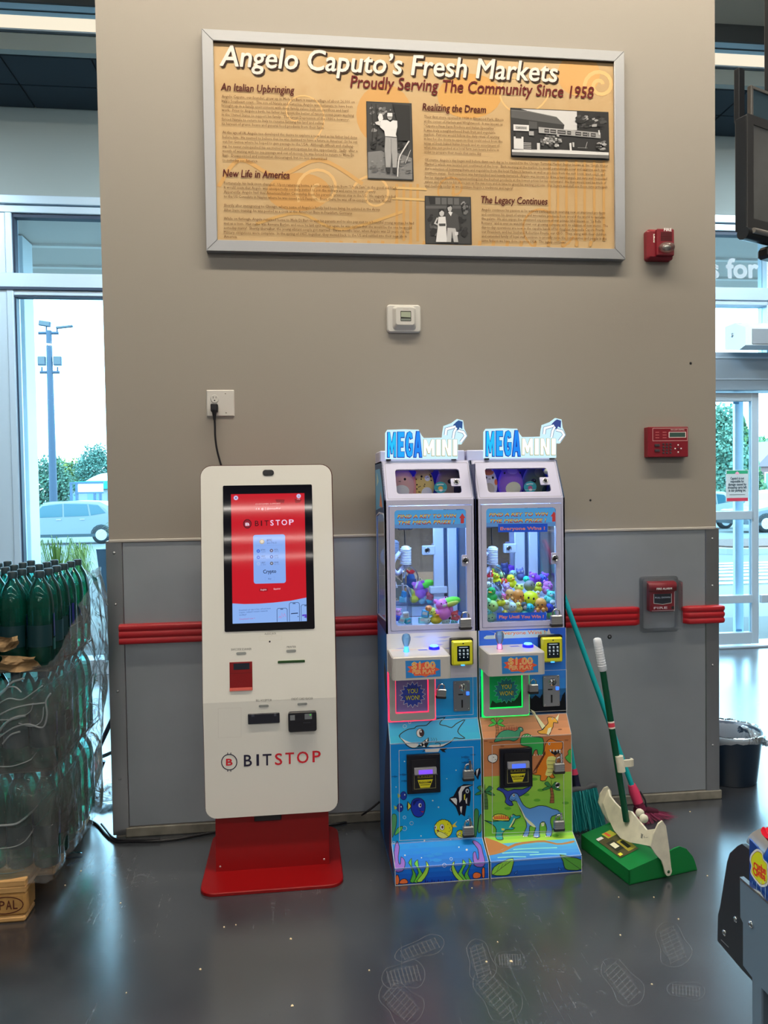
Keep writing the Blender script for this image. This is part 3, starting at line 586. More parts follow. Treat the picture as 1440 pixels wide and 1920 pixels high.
def ph3(A, q):
    A.fill(q([(0, 0), (1, 0), (1, 1), (0, 1)]), g(52)); 
    for k in range(4): A.fill(q([(.22+.14*k, .02), (.33+.14*k, .02), (.33+.14*k, .16), (.22+.14*k, .16)]), g(88))
    A.fill(q([(0, .2), (1, .18), (1, .24), (0, .26)]), g(80)); A.fill(q([(.06, 0), (.22, 0), (.22, .16), (.1, .17)]), g(24)); blobs(A, q, 60, 0, .3, 1, .95, .1, (22, 30, 40, 74, 26, 90), 1); blobs(A, q, 20, .76, .05, 1, .4, .08, (24, 130, 100, 36), 1)
    A.fill(q([(.27, .62), (.45, .62), (.47, .98), (.22, .98)]), g(226)); A.fill(q([(.28, .44), (.44, .43), (.46, .64), (.26, .64)]), g(206)); A.fill(q(circ(.355, .355, .055, .075, 12)), g(178)); A.fill(q([(.28, .36), (.29, .27), (.40, .26), (.42, .34), (.36, .3)]), g(24)); A.line(q([(.26, .46), (.2, .58), (.3, .62)]), .006, g(180)); A.fill(q([(.29, .585), (.44, .58), (.44, .635), (.3, .64)]), g(60))
    A.fill(q([(.48, .66), (.68, .66), (.72, .98), (.62, .98), (.58, .74), (.56, .98), (.46, .98)]), g(168)); A.fill(q([(.44, .38), (.52, .335), (.62, .335), (.72, .39), (.75, .7), (.68, .76), (.66, .68), (.46, .67)]), g(62)); A.fill(q([(.5, .335), (.55, .32), (.6, .335), (.56, .42)]), g(200)); A.fill(q(circ(.535, .25, .05, .075, 12)), g(160)); A.fill(q([(.475, .24), (.48, .165), (.59, .165), (.595, .24), (.56, .2)]), g(22)); A.fill(q([(.64, .76), (.72, .76), (.72, .82), (.65, .84)]), g(190))
photo(((688, 192), (770, 195.5), (773, 336.7), (690.4, 334)), ph1, 'tall black and white photograph of a person standing under trees'); photo(((958, 204), (1139, 212), (1139.7, 299), (958.8, 293)), ph2, 'wide black and white photograph of an old shop front'); photo(((797.7, 369), (881, 371), (882, 457), (798.5, 456)), ph3, 'small black and white photograph of a couple')
# ================================================================== THINGS ON THE WALL
# thermostat-like detector
def frus(b, T, r0_, r1_, d0, d1): n = len(r0_); vs = [T(x, y, d0) for x, y in r0_]+[T(x, y, d1) for x, y in r1_]; b.add(vs, [[i, (i+1) % n, n+(i+1) % n, n+i] for i in range(n)]+[[n+i for i in range(n)]])
p, q = aty(725.5, 570, -.02), aty(790, 623, -.02)
th = thing('wall_sensor', ((p.x+q.x)/2, 0, q.z), 'white square wall sensor with a small dark display, alone below the sign', 'sensor')
T = FY(0); b = B().m(m_white); b.prism(rrect(p.x, q.z, q.x, p.z, .014), T, 0, .014, .005); b.build('back_plate', th)
w, h = q.x-p.x, p.z-q.z
b = B().m(m_white); o_ = rrect(p.x+w*.16, q.z+h*.08, q.x-w*.14, p.z-h*.06, .016); i_ = rrect(p.x+w*.25, q.z+h*.24, q.x-w*.22, p.z-h*.14, .010); frus(b, T, o_, i_, .014, .034); b.build('raised_cover', th)
A = Art(T, base=.0345); cx = p.x+w*.535; A.fill(rrect(cx-w*.155, q.z+h*.37, cx+w*.155, p.z-h*.27, .002), '14160f'); A.fill([(cx-w*.14, q.z+h*.52), (cx+w*.14, q.z+h*.5), (cx+w*.14, p.z-h*.3), (cx-w*.14, p.z-h*.3)], mat('display_pale', hx('8f9786', 1.4), .1)); A.fill([(cx-w*.14, q.z+h*.39), (cx+w*.14, q.z+h*.39), (cx+w*.14, q.z+h*.46), (cx-w*.14, q.z+h*.46)], '5b615c'); A.line([(cx-.012, p.z-h*.2), (cx+.012, p.z-h*.2)], .002, '8d857e'); A.build('display', th)
# outlet with plug and cord
p, q = aty(386.5, 731, -.003), aty(440, 781, -.003); w, h = q.x-p.x, p.z-q.z
ol = thing('wall_outlet', ((p.x+q.x)/2, 0, q.z), 'white double-width outlet plate with one black plug, above the kiosk', 'outlet')
B().m(m_white).prism(rrect(p.x, q.z, q.x, p.z, .004, 3), FY(0), 0, .006, .004).build('cover_plate', ol)
T = FY(-.006); cx = p.x+w*.30
for zc in (p.z-h*.34, p.z-h*.66):
    b = B().m(m_white); b.prism(circ(cx, zc, w*.145, h*.15, 18), T, 0, .0025, .0008); f = b.build('receptacle', ol)
    if zc > q.z+h*.5:
        A = Art(T, base=.0027); A.fill([(cx-.007, zc+.001), (cx-.005, zc+.001), (cx-.005, zc+.010), (cx-.007, zc+.010)], '101014'); A.fill([(cx+.005, zc+.002), (cx+.007, zc+.002), (cx+.007, zc+.009), (cx+.005, zc+.009)], '101014'); A.fill(circ(cx, zc-.007, .003, n=10), '101014'); A.build('slot', f)
for x, z in ((p.x+w*.69, p.z-h*.14), (p.x+w*.70, q.z+h*.14)): b = B().m(mat('screw_dark', (.3, .28, .26), .4, metal=.5)); b.lathe([(.003, 0), (.002, .001), (.0001, .0012)], (x, -.006, z), (0, -1, 0), 8); b.build('screw', ol)
k0 = Vector((cx, -.03, p.z-h*.60)); cord = [k0+Vector(d) for d in ((.0, 0, -.05), (.001, .003, -.09), (.001, .004, -.13), (.006, .006, -.18), (.017, .008, -.23), (.03, .012, -.28), (.042, .012, -.34), (.06, .012, -.45), (.1, .012, -.62), (.1, .010, -.9))]
pc = thing('power_cord', (cx, -.02, p.z-h*.66), 'black power cord with moulded plug in the wall outlet, hanging behind the kiosk', 'cord')
B().m(m_black).tube(smooth([tuple(v) for v in cord], 4, False), .0042, 8).build('cable', pc)
b = B().m(m_black); o1 = rrect(cx-.0145, k0.z-.028, cx+.0145, k0.z+.006, .005); b.prism(o1, FY(0), .0088, .038, .004); b.tube([k0+Vector((0, 0, -.02)), k0+Vector((0, 0, -.035)), k0+Vector((0, 0, -.062))], [.012, .0085, .0052], 10); b.build('plug', pc)
# fire horn strobe
m_red = mat('alarm_red', hx('8c1a2a', .85), .38); m_lens = clear('strobe_lens', (.85, .85, .82), body=.25, bodycol=(.7, .68, .62), gloss=1.2)
p, q = aty(1211, 431, -.02), aty(1260.5, 489, -.02); w, h = q.x-p.x, p.z-q.z
fs_ = thing('fire_strobe', ((p.x+q.x)/2, 0, q.z), 'red fire alarm horn with clear strobe dome, right of the sign', 'fire alarm')
B().m(m_red).prism(rrect(p.x, q.z, q.x, p.z, .012, 3), FY(0), 0, .038, .012).build('housing', fs_)
B().m(m_red).prism(rrect(p.x+w*.30, q.z+h*.1, q.x-w*.04, p.z-h*.02, .006, 3), FY(-.038), -.004, .012, .004).build('face_plate', fs_)
for k in range(7): z = p.z-h*.16-k*h*.042; B().m(mat('alarm_red_dark', hx('5c0f18', 1.0), .5)).box((p.x+w*.44, -.0515, z), (q.x-w*.14, -.0495, z+.003)).build('louver', fs_)
b = B().m(m_lens); b.ell((p.x+w*.66, -.048, p.z-h*.64), (w*.30, .034, h*.175), 18, 10); b.build('strobe_dome', fs_)
b = B().m(m_steel); b.ell((p.x+w*.66, -.05, p.z-h*.65), (w*.17, .016, h*.1), 12, 8); b.build('reflector', fs_)
A = Art(FY(-.051)); A.text('FIRE', (p.x+w*.56, p.z-h*.105), (p.x+w*.84, p.z-h*.105), .018, pm('d9c3bd'), .03); 
for k, z in enumerate((.22, .28, .34, .40)): A.b.m(pm('c9a0a0'))
A.build('lettering', fs_)
A = Art(FY(-.0382)); [A.text(c, (p.x+w*.21, p.z-h*(.24+.07*i)), (p.x+w*.26, p.z-h*(.24+.07*i)), .012, pm('cdb2ac'), .03) for i, c in enumerate('FIRE')]; A.build('lettering', fs_)
# annunciator keypad
p, q = aty(1211.5, 801, -.02), aty(1287.5, 857, -.02); w, h = q.x-p.x, p.z-q.z
kp = thing('alarm_keypad', ((p.x+q.x)/2, 0, q.z), 'red wall keypad box with small grey display and number keys, right of the claw machines', 'keypad')
B().m(m_red).prism(rrect(p.x, q.z, q.x, p.z, .004, 2), FY(0), 0, .036, .003).build('housing', kp)
A = Art(FY(-.0362)); x0, z1 = p.x+w*.12, p.z-h*.05
A.line([(x0, z1), (q.x-w*.03, z1), (q.x-w*.03, p.z-h*.46), (x0, p.z-h*.46)], .0016, 'd88f92', True); A.fill(rrect(p.x+w*.51, p.z-h*.36, q.x-w*.06, p.z-h*.17, .002), 'd0a8a4'); A.fill(rrect(p.x+w*.53, p.z-h*.34, q.x-w*.08, p.z-h*.19, .001), mat('lcd', hx('3e5650', 1.2), .15)); A.text('FIRE ALARM CONTROL', (p.x+w*.56, p.z-h*.12), (q.x-w*.10, p.z-h*.12), .007, 'e0b8b4')
for r_ in range(3):
    for c_ in range(2): A.line([(x0+.012+c_*.034, p.z-h*(.18+.09*r_)), (x0+.030+c_*.034, p.z-h*(.18+.09*r_))], .0018, 'c4686c')
A.build('printed_face', kp)
for r_ in range(4):
    for c_ in range(3): B().m(mat('key_dark', (.05, .04, .05), .4)).box((p.x+w*.355+c_*.0165, -.0395, p.z-h*(.60+.095*r_)), (p.x+w*.355+c_*.0165+.009, -.036, p.z-h*(.60+.095*r_)+.0075), .001).build('key', kp)
for r_ in range(2): B().m(mat('key_dark')).box((x0+.008, -.0395, p.z-h*(.65+.17*r_)), (x0+.032, -.036, p.z-h*(.65+.17*r_)+.011), .001).build('key', kp)
for dx, dz in ((0, 0), (.014, 0), (-.014, 0), (0, .016), (0, -.016)): B().m(pm('d8c8c8') if (dx or dz) else mat('key_dark')).box((p.x+w*.74+dx-.003, -.039, p.z-h*.72+dz-.003), (p.x+w*.74+dx+.003, -.036, p.z-h*.72+dz+.003), .001).build('key', kp)
# pull station under its clear cover
p, q = aty(1206, 1083, -.045), aty(1277, 1186, -.045); w, h = q.x-p.x, p.z-q.z
ps = thing('pull_station', ((p.x+q.x)/2, 0, q.z), 'red fire pull station under a clear plastic cover on the metal panel', 'pull station')
x0, x1, za, zb = p.x+w*.14, q.x-w*.12, p.z-h*.08, q.z+h*.38
B().m(m_red).box((x0+.008, -.045, zb), (x1-.004, -.005, za-.005), .006).build('housing', ps)
b = B().m(m_red)
def cowl(u, v):
    x = x0+(x1-x0)*u; s_ = math.sin(math.pi*u); d = .048+.012*s_
    return [(x, -.020, za), (x, -d+.008, za-.004), (x, -d, za-.012-.010*s_), (x, -d, za-.040), (x, -.044, za-.044)][int(round(v*4))]
b.grid(cowl, 12, 4); b.build('hood', ps)
A = Art(FY(-.0455)); hx0, hx1 = x0+.024, x1-.024; A.line([(x0+.014, zb+.006), (x1-.010, zb+.006), (x1-.010, za-.048)], .0014, 'e3b6bc'); A.fill([(hx0, za-.055), (hx1, za-.055), (hx1, zb+.040), ((hx0+hx1)/2, zb+.034), (hx0, zb+.040)], mat('handle_black', (.02, .025, .04), .3)); A.text('PULL DOWN', (hx0+.006, za-.075), (hx1-.006, za-.075), .010, '9aa3b0', .02); A.line([(hx0, za-.055), (hx0, zb+.04), ((hx0+hx1)/2, zb+.034), (hx1, zb+.04), (hx1, za-.055)], .0016, 'dfe3e8'); A.text('FIRE', (hx0, zb+.014), (hx1-.02, zb+.014), .014, 'd9a9ae', .02); A.fill(circ(x1-.018, zb+.018, .007, n=12), '1a1418'); A.build('pull_handle', ps)
A = Art(FY(-.0615)); A.text('FIRE ALARM', (x0+.03, za-.034), (x1-.03, za-.034), .012, 'e5c6c4', .03); A.build('lettering', ps)
m_acr = clear('cover_acrylic', (.97, .98, .99), gloss=.7, body=.02, bodycol=(.8, .85, .9))
b = B().m(m_acr); o_ = rrect(p.x, q.z, q.x, p.z, .014); i_ = rrect(p.x+.02, q.z+.022, q.x-.012, p.z-.014, .010)
b.ring(o_, rrect(p.x+.012, q.z+.016, q.x-.010, p.z-.010, .010), FY(-.005), 0, .016); frus(b, FY(-.005), rrect(p.x+.012, q.z+.016, q.x-.010, p.z-.010, .010), i_, .016, .078); b.build('clear_cover', ps)
# ================================================================== KIOSK
m_kw = mat('kiosk_white', hx('c3c2bd', 1.6), .4, spec=.35)
m_kr = mat('kiosk_red', hx('8a060b', 1.05), .38, spec=.4)
kc = .667
ki = thing('payment_kiosk', (kc, -.29, 0), 'white touchscreen kiosk on a red base, between the soda pallet and the claw machines', 'kiosk')
b = B().m(m_kr); b.prism(rrect(.408, -.533, .927, -.05, .055, 6), lambda x, y, d: Vector((x, y, d)), .001, .013, .003); b.build('base_plate', ki)
b = B().m(m_kr); b.prism([(-.378, .013), (-.356, .235), (-.10, .235), (-.10, .013)], lambda y, z, d: Vector((.452+d, y, z)), 0, .428); b.build('pedestal', ki)
for x, z in ((.468, .031), (.86, .031)): b = B().m(mat('screw_bright', (.8, .8, .8), .3, metal=.6)); b.ell((x, -.3765, z), (.004, .002, .004), 8, 5); b.build('screw', ki)
b = B().m(m_black); b.box((.598, -.3735, .192), (.70, -.352, .224), .003); b.build('latch', ki)
# one folded front panel: lower part nearly upright, upper part leaning back.  s = distance up the panel
K0, K1, K2 = Vector((0, -.392, .222)), Vector((0, -.400, .662)), Vector((0, -.318, 1.546))
L1 = (K1-K0).length; L2 = (K2-K1).length
def KT(x, s, d):
    if s <= L1: a, e = K0, (K1-K0)/L1; t = s
    else: a, e = K1, (K2-K1)/L2; t = s-L1
    n = Vector((0, -e.z, e.y)); p = a+e*t+n*d; return Vector((x, p.y, p.z))
def khit(px, py):
    for Y0, (a, c, s0) in ((0, (K1, K2, L1)), (0, (K0, K1, 0))):
        e = (c-a).normalized(); n = Vector((0, -e.z, e.y)); d = ray(px, py); t = (a-CP).dot(n)/d.dot(n); p = CP+d*t; s = (p-a).dot(e)
        if s >= 0 or s0 == 0: return (p.x, s0+s)
xl, xr, ST = .4205, .9155, L1+L2
outl = rrect(xl, 0, xr, ST, .042, 6)
def shell(b, pts, d0, d1):
    lo = clip(pts, L1, -1); hi = clip(pts, L1, 1)
    b.prism(lo, lambda x, s, d: KT(x, min(s, L1-1e-6), d), d0, d1); b.prism(hi, lambda x, s, d: KT(x, max(s, L1+1e-6), d), d0, d1)
b = B().m(m_kw); shell(b, outl, -.012, 0); b.build('front_panel', ki)
b = B().m(mat('kiosk_edge', hx('4a2622', 1.2), .5)); shell(b, rrect(xl-.003, -.002, xr+.004, ST+.004, .044, 6), -.022, -.0125); b.build('edge_trim', ki)
b = B().m(m_kr); b.prism([(-.372, .236), (-.380, .66), (-.298, 1.525), (-.13, 1.50), (-.11, .236)], lambda y, z, d: Vector((.44+d, y, z)), 0, .455); b.build('cabinet', ki)
KA = lambda base=.0004: Art(KT, P=khit, base=base)
b = B().m(mat('camera_black', (.008, .008, .012), .12)); c = khit(503, 886.5); b.prism(rrect(c[0]-.0215, c[1]-.0115, c[0]+.0215, c[1]+.0115, .0112, 6), KT, 0, .002, .001); b.build('camera_window', ki)
# screen
q = [khit(*p) for p in ((420, 911), (584, 908), (590, 1178), (420, 1186))]
gx0, gx1, gs0, gs1 = (q[0][0]+q[3][0])/2-.001, (q[1][0]+q[2][0])/2+.001, (q[2][1]+q[3][1])/2, (q[0][1]+q[1][1])/2
scr = B().m(mat('screen_glass', (.004, .004, .010), .04, spec=.9)).prism(rrect(gx0, gs0, gx1, gs1, .005, 3), KT, .0002, .0022, .0006).build('touchscreen', ki)
def sem(h, s=.95):
    n = 'screen_%s' % h
    if n in MATS: return MATS[n]
    m = mat(n, (.004, .004, .004), .05, emit=h, es=s, spec=.9); return m
q = [khit(*p) for p in ((434.5, 927), (571, 924.5), (575, 1164), (435, 1170))]
px0, px1, ps0, ps1 = (q[0][0]+q[3][0])/2, (q[1][0]+q[2][0])/2, (q[2][1]+q[3][1])/2, (q[0][1]+q[1][1])/2
SP = lambda u, v: (px0+(u-160)/(1040-160)*(px1-px0), ps1-(v-165)/(1710-165)*(ps1-ps0))   # crop pixels -> panel
A = Art(KT, P=SP, base=.0024); R_ = sem('c81426')
A.fill([(160, 165), (1040, 165), (1040, 1710), (160, 1710)], R_)
A.fill([(160, 1470), (300, 1482), (480, 1483), (650, 1476), (850, 1460), (1040, 1428), (1040, 1710), (160, 1710)], sem('8db4f4'))
A.build('display', scr)
A = Art(KT, P=SP, base=.0030)
A.fill(circ(218, 210, 27, n=16), sem('c9c4ea')); A.fill(circ(970, 200, 27, n=16), sem('c9c4ea')); A.fill(circ(218, 210, 11, n=8), sem('6a5f9a')); A.text('S', (962, 212), (978, 212), .009, sem('6a5f9a'))
A.fill([(690, 235), (800, 240), (790, 282), (700, 270)], sem('8e0f1c')); A.fill([(920, 232), (1010, 240), (985, 278), (930, 285)], sem('8e0f1c')); A.text('help', (950, 243), (985, 243), .006, sem('f0c8d0'))
A.text('CUSTOMER SUPPORT', (450, 298), (750, 295), .0075, sem('f4b9b4')); A.text('f  X  @', (455, 358), (545, 358), .010, sem('f3c4cc'), .02); A.line([(568, 330), (568, 368)], .0012, sem('f3c4cc')); A.text('@bitstopofficial', (585, 356), (748, 353), .009, sem('f3c4cc'))
A.fill(circ(350, 525, 50, 56, 22), sem('4a0a14')); A.fill(circ(350, 525, 41, 46, 22), sem('8c2030')); A.text('B', (328, 547), (374, 547), .0155, sem('f3dff0'), .03)
for a_ in (-12, 12): A.line([(350+a_, 468), (350+a_, 482)], .0016, sem('4a0a14')); A.line([(350+a_, 568), (350+a_, 582)], .0016, sem('4a0a14'))

for ch, x, x2 in (('B', 442, 484), ('I', 512, 525), ('T', 556, 604), ('S', 626, 662), ('T', 690, 738), ('O', 760, 824), ('P', 850, 904)): A.text(ch, (x, 554-(x-440)*.018), (x2, 554-(x2-440)*.018), .029, sem('4a0a12') if x < 610 else sem('f0d6f6'), .015, 0, 3)

A.fill([SPp for SPp in [(x, y) for x, y in rrect(416, 660, 798, 1245, 28, 4)]], sem('88aef2'))
A.fill(circ(520, 743, 30, n=18), sem('b8a68e')); A.fill(circ(520, 743, 20, n=14), sem('e0d6c4')); A.text('BTC', (580, 740), (640, 738), .011, sem('2b3f86'), .02); A.text('$62,776.22', (580, 770), (695, 768), .009, sem('4a66b0'))
A.line([(450, 792), (765, 788)], .0006, sem('6f93dc'))
for i, (y, a_, c_) in enumerate(((855, ('ETH', '2,628.91'), ('SOL', '148.22')), (930, ('USDC', '1.00'), ('LTC', '65.80')), (1008, ('USDT', '1.00'), ('DOGE', '0.11')))):
    A.fill(circ(475, y, 21, n=14), sem(('2d62d8', '2d62d8', '9fbdf0')[i])); A.fill(circ(632, y-2, 20, n=14), sem(('5a4a6a', '1f52b4', '5a5860')[i])); A.fill(circ(475, y, 8, n=8), sem('88aef2')); A.fill(circ(632, y-2, 8, n=8), sem('c9d4f2'))
    for (t1, t2), x in ((a_, 508), (c_, 665)): A.text(t1, (x, y-4), (x+48, y-5), .0075, sem('3a4f90'), .01); A.text(t2, (x, y+18), (x+54, y+17), .006, sem('5a76bc'))
A.text('Crypto', (530, 1124), (684, 1120), .0195, sem('24365e'), .02); A.line([(552, 1170), (664, 1168), (664, 1212), (552, 1214)], .0004, sem('6f93dc'), True); A.text('Buy', (590, 1198), (625, 1197), .008, sem('3a4f90'))
A.fill(rrect(478, 1300, 584, 1340, 18, 4), sem('9c0f22')); A.text('English', (497, 1327), (565, 1326), .0085, sem('f3c4cc'), .01); A.text('Espa\u00f1ol', (652, 1322), (730, 1320), .0085, sem('f3c4cc'), .01)
A.text('Download our app to buy, sell and store', (238, 1562), (612, 1550), .0085, sem('3b5c9e')); A.text('crypto, redeem instant rewards', (238, 1588), (575, 1578), .0085, sem('3b5c9e')); A.text('today!', (238, 1618), (325, 1614), .0085, sem('3b5c9e')); A.text('Download now >', (242, 1668), (425, 1662), .0085, sem('b04a94'))
for x0, x1, y0, sc in ((686, 808, 1545, 'f0a0b8'), (834, 954, 1482, '24365e'), (974, 1040, 1512, '5a2fc0')):
    A.line([(x0, 1706), (x0, y0+16), (x0+14, y0), (x1-14 if x1 < 1040 else x1, y0)] + ([(x1, y0+16), (x1, 1706)] if x1 < 1040 else []), .0016, sem('1c2c52')); A.line([(x0+40, y0+12), (x0+74, y0+12)], .0028, sem('1c2c52'))
    if sc == 'f0a0b8': A.line([(705, 1660), (722, 1640), (735, 1665), (745, 1600), (757, 1650), (775, 1610), (790, 1650)], .0014, sem('c878b8'))
    elif sc == '24365e': A.line([(852, 1614), (936, 1610)], .0036, sem(sc)); A.line([(852, 1585), (905, 1583)], .0006, sem('6f93dc')); A.fill(circ(937, 1650, 6, n=8), sem(sc))
    else: A.fill([(985, 1630), (1038, 1627), (1038, 1645), (985, 1648)], sem(sc)); A.fill([(1003, 1660), (1038, 1640), (1038, 1672)], sem(sc))
A.build('printed_icons', scr, kind='stuff')
# printing and devices on the panel (crop 360,1180 .. scale 3.69)
c2 = lambda x, y: khit(360+x/3.693, 1180+y/3.693)
A = Art(KT, P=c2); gk = pm('4c4a46')
A.text('AUDIO JACK', (503, 38), (583, 34), .010, gk); A.line([(465, 50), (622, 45), (622, 72), (465, 78)], .0005, pm('a9a698'), True)
A.text('BARCODE SCANNER', (272, 147), (412, 143), .0115, gk); A.text('PRINTER', (657, 130), (720, 128), .0115, gk); A.text('BILL ACCEPTOR', (443, 500), (552, 497), .0115, gk); A.text('CREDIT CARD READER', (687, 490), (838, 485), .0115, gk)
A.line([(182, 548), (340, 542), (340, 745), (182, 750)], .0007, pm('a3a19c'), True); A.build('printed_captions', ki, kind='stuff')
for x, y in ((341, 166), (687, 149), (497, 530), (764, 516)):
    c = c2(x, y); B().m(mat('lamp_slot', hx('8b8f8e', 1.2), .4)).prism(rrect(c[0]-.0185, c[1]-.005, c[0]+.0185, c[1]+.005, .0048, 4), KT, 0, .0015, .0006).build('indicator', ki)
c = c2(538, 85); B().m(m_black).prism(circ(c[0], c[1], .0035, n=10), KT, 0, .001).build('audio_jack', ki)
def dev(nm, x0, y0, x1, y1, d, mm, r=.003):
    a, c = c2(x0, y1), c2(x1, y0); o = B().m(mm).prism(rrect(a[0], a[1], c[0], c[1], r, 3), KT, 0, d, min(.002, d*.4)).build(nm, ki); return o, a, c
def sub(o, nm, x0, y0, x1, y1, d0, d1, mm): a, c = c2(x0, y1), c2(x1, y0); B().m(mm).prism(rrect(a[0], a[1], c[0], c[1], .0008, 2), KT, d0, d1, .0003).build(nm, o)
m_kd = mat('kiosk_deep_red', hx('7a0a10', 1.25), .4)
o, a, c = dev('barcode_scanner', 262, 222, 417, 428, .0022, m_kd, .001); sub(o, 'scan_window', 288, 232, 398, 280, .0022, .003, mat('scan_dark', (.02, .025, .04), .15)); sub(o, 'tray_edge', 262, 400, 417, 428, .0022, .0045, mat('kiosk_pink', hx('c05a50', 1.5), .5)); sub(o, 'slot_shadow', 262, 300, 417, 305, .0022, .0024, mat('kiosk_deep_red2', hx('5a060a', 1.0), .4))
o, a, c = dev('receipt_slot', 594, 214, 782, 236, .0016, mat('slot_dark_green', (.02, .07, .02), .3), .001); sub(o, 'lit_edge', 596, 214, 780, 218, .0016, .0022, em('5a8a3a', .5))
o, a, c = dev('bill_acceptor', 389, 575, 606, 656, .006, mat('acceptor_black', (.012, .013, .025), .25)); sub(o, 'bezel_mark', 412, 586, 432, 604, .006, .0064, pm('2c303c')); sub(o, 'bezel_mark', 568, 580, 584, 598, .006, .0064, pm('2c303c'))
o, a, c = dev('card_reader', 669, 560, 861, 705, .016, mat('reader_black', (.010, .010, .016), .3), .008); sub(o, 'contact_symbol', 680, 585, 712, 622, .016, .0163, pm('63666a')); sub(o, 'reader_window', 780, 574, 830, 614, .016, .0163, pm('5c6066')); sub(o, 'status_light', 814, 578, 824, 588, .0163, .0168, em('4fd040', .9)); sub(o, 'card_slot', 770, 634, 820, 639, .016, .0163, pm('3c3e46'))
A = Art(KT, P=c2, base=.0006); NV = mat('logo_navy', (.016, .014, .045), .35); RD = mat('logo_red', hx('b81f2c', 1.5), .35)
A.line([(258+53*math.cos(t*.2618), 919+54*math.sin(t*.2618)) for t in range(24)], .0034, NV, True)
for dx in (-11, 11): A.line([(258+dx, 853), (258+dx, 868)], .0027, NV); A.line([(258+dx, 970), (258+dx, 985)], .0027, NV)
A.text('B', (237, 942), (279, 941), .036, RD, .028, 0, 3)
for ch, x, y, x2 in (('B', 361, 948, 414), ('I', 448, 943, 463), ('T', 491, 942, 550), ('S', 576, 938, 624), ('T', 648, 932, 706), ('O', 728, 926, 806), ('P', 836, 919, 890)): A.text(ch, (x, y), (x2, y-(x2-x)*.045), .0625, NV if x < 560 else RD, .012, 0, 3)
A.build('logo', ki, kind='stuff')
# ================================================================== CLAW MACHINES
m_mw = mat('cabinet_white_led_tint', (.56, .57, .78), .35)  # lavender spill of the LEDs mixed into the white paint's colour
m_mgap = mat('cabinet_dark_edge', (.02, .03, .12), .5)
m_chr = mat('chrome', (.75, .76, .78), .12, metal=1.0)
m_mir = mat('mirror', (.80, .84, .88), .02, metal=1.0)
m_led = mat('blue_led', (0, 0, 0), .5, emit=(.34, .60, 1.0), es=150)
m_ledp = mat('violet_led', (0, 0, 0), .5, emit=(.10, .06, 1.0), es=22)
m_acr2 = clear('door_acrylic', (.97, .98, 1.0), gloss=.7)
PROF = [(-.545, 0), (-.545, .06), (-.45, .108), (-.448, .488), (-.397, .555), (-.397, .895)]
SEG = []; s_ = 0
for i in range(5):
    a, c = Vector((0, *PROF[i])), Vector((0, *PROF[i+1])); L = (c-a).length; SEG.append((a, (c-a)/L, L, s_)); s_ += L
STOT = s_
def MT(x, s, d):
    for a, e, L, o in SEG:
        if s <= o+L+1e-9 or o == SEG[-1][3]:
            n = Vector((0, -e.z, e.y)); p = a+e*(s-o)+n*d; return Vector((x, p.y, p.z))
def mhit(px, py):
    best = None
    for k in range(4, -1, -1):
        a, e, L, o = SEG[k]; n = Vector((0, -e.z, e.y)); d = ray(px, py); t = (a-CP).dot(n)/d.dot(n); p = CP+d*t; s = (p-a).dot(e)
        if -1e-3 <= s <= L+1e-3: return (p.x, o+min(max(s, 0), L))
    return (p.x, max(s, 0)) if s < 0 else (p.x, STOT)
BANDS = [(o, o+L) for a, e, L, o in SEG]
m_pl, m_pb = mat('padlock_silver', (.55, .56, .57), .3, metal=.9), mat('padlock_bumper', (.02, .02, .025), .5)
def padlock(pos, w, label, group, tilt=0.0):
    """pos = middle of the body's face towards the room"""
    t = thing('padlock', pos, label, 'padlock', group); h = w*.82; d = w*.42
    R = Matrix.Rotation(tilt, 3, 'Y'); P = lambda x, y, z: Vector(pos)+R @ Vector((x, y, z))
    B().m(m_pl).box((-w/2, 0, -h/2), (w/2, d, h/2), w*.07, P).build('body', t)
    B().m(m_pb).box((-w*.54, -.001, -h*.72), (w*.54, d+.001, -h*.36), w*.07, P).build('bumper', t)
    for k in range(3): B().m(mat('padlock_groove', (.25, .25, .26), .4, metal=.8)).box((-w/2-.0003, -.0004, -h*.2+k*h*.2), (w/2+.0003, d*.6, -h*.2+k*h*.2+.0012), 0, P).build('lamination', t) if w > .035 else None
    rr = w*.3; pts = [P(-rr, d/2, h*.4), P(-rr, d/2, h*.75)]+[P(-rr*math.cos(a*math.pi/6), d/2, h*.75+rr*math.sin(a*math.pi/6)) for a in range(1, 6)]+[P(rr, d/2, h*.75), P(rr, d/2, h*.4)]
    B().m(m_chr).tube(pts, w*.075, 8).build('shackle', t); return t
def keylock(par, c, n, r, nm='key_lock'):
    b = B().m(m_chr); c = Vector(c); n = Vector(n); b.lathe([(r, 0), (r, .003), (r*.78, .006), (r*.72, .004), (.0001, .0045)], c, n, 16)
    b.m(m_black); b.lathe([(r*.5, .0042), (r*.45, .0055), (.0001, .0056)], c, n, 12); return b.build(nm, par)
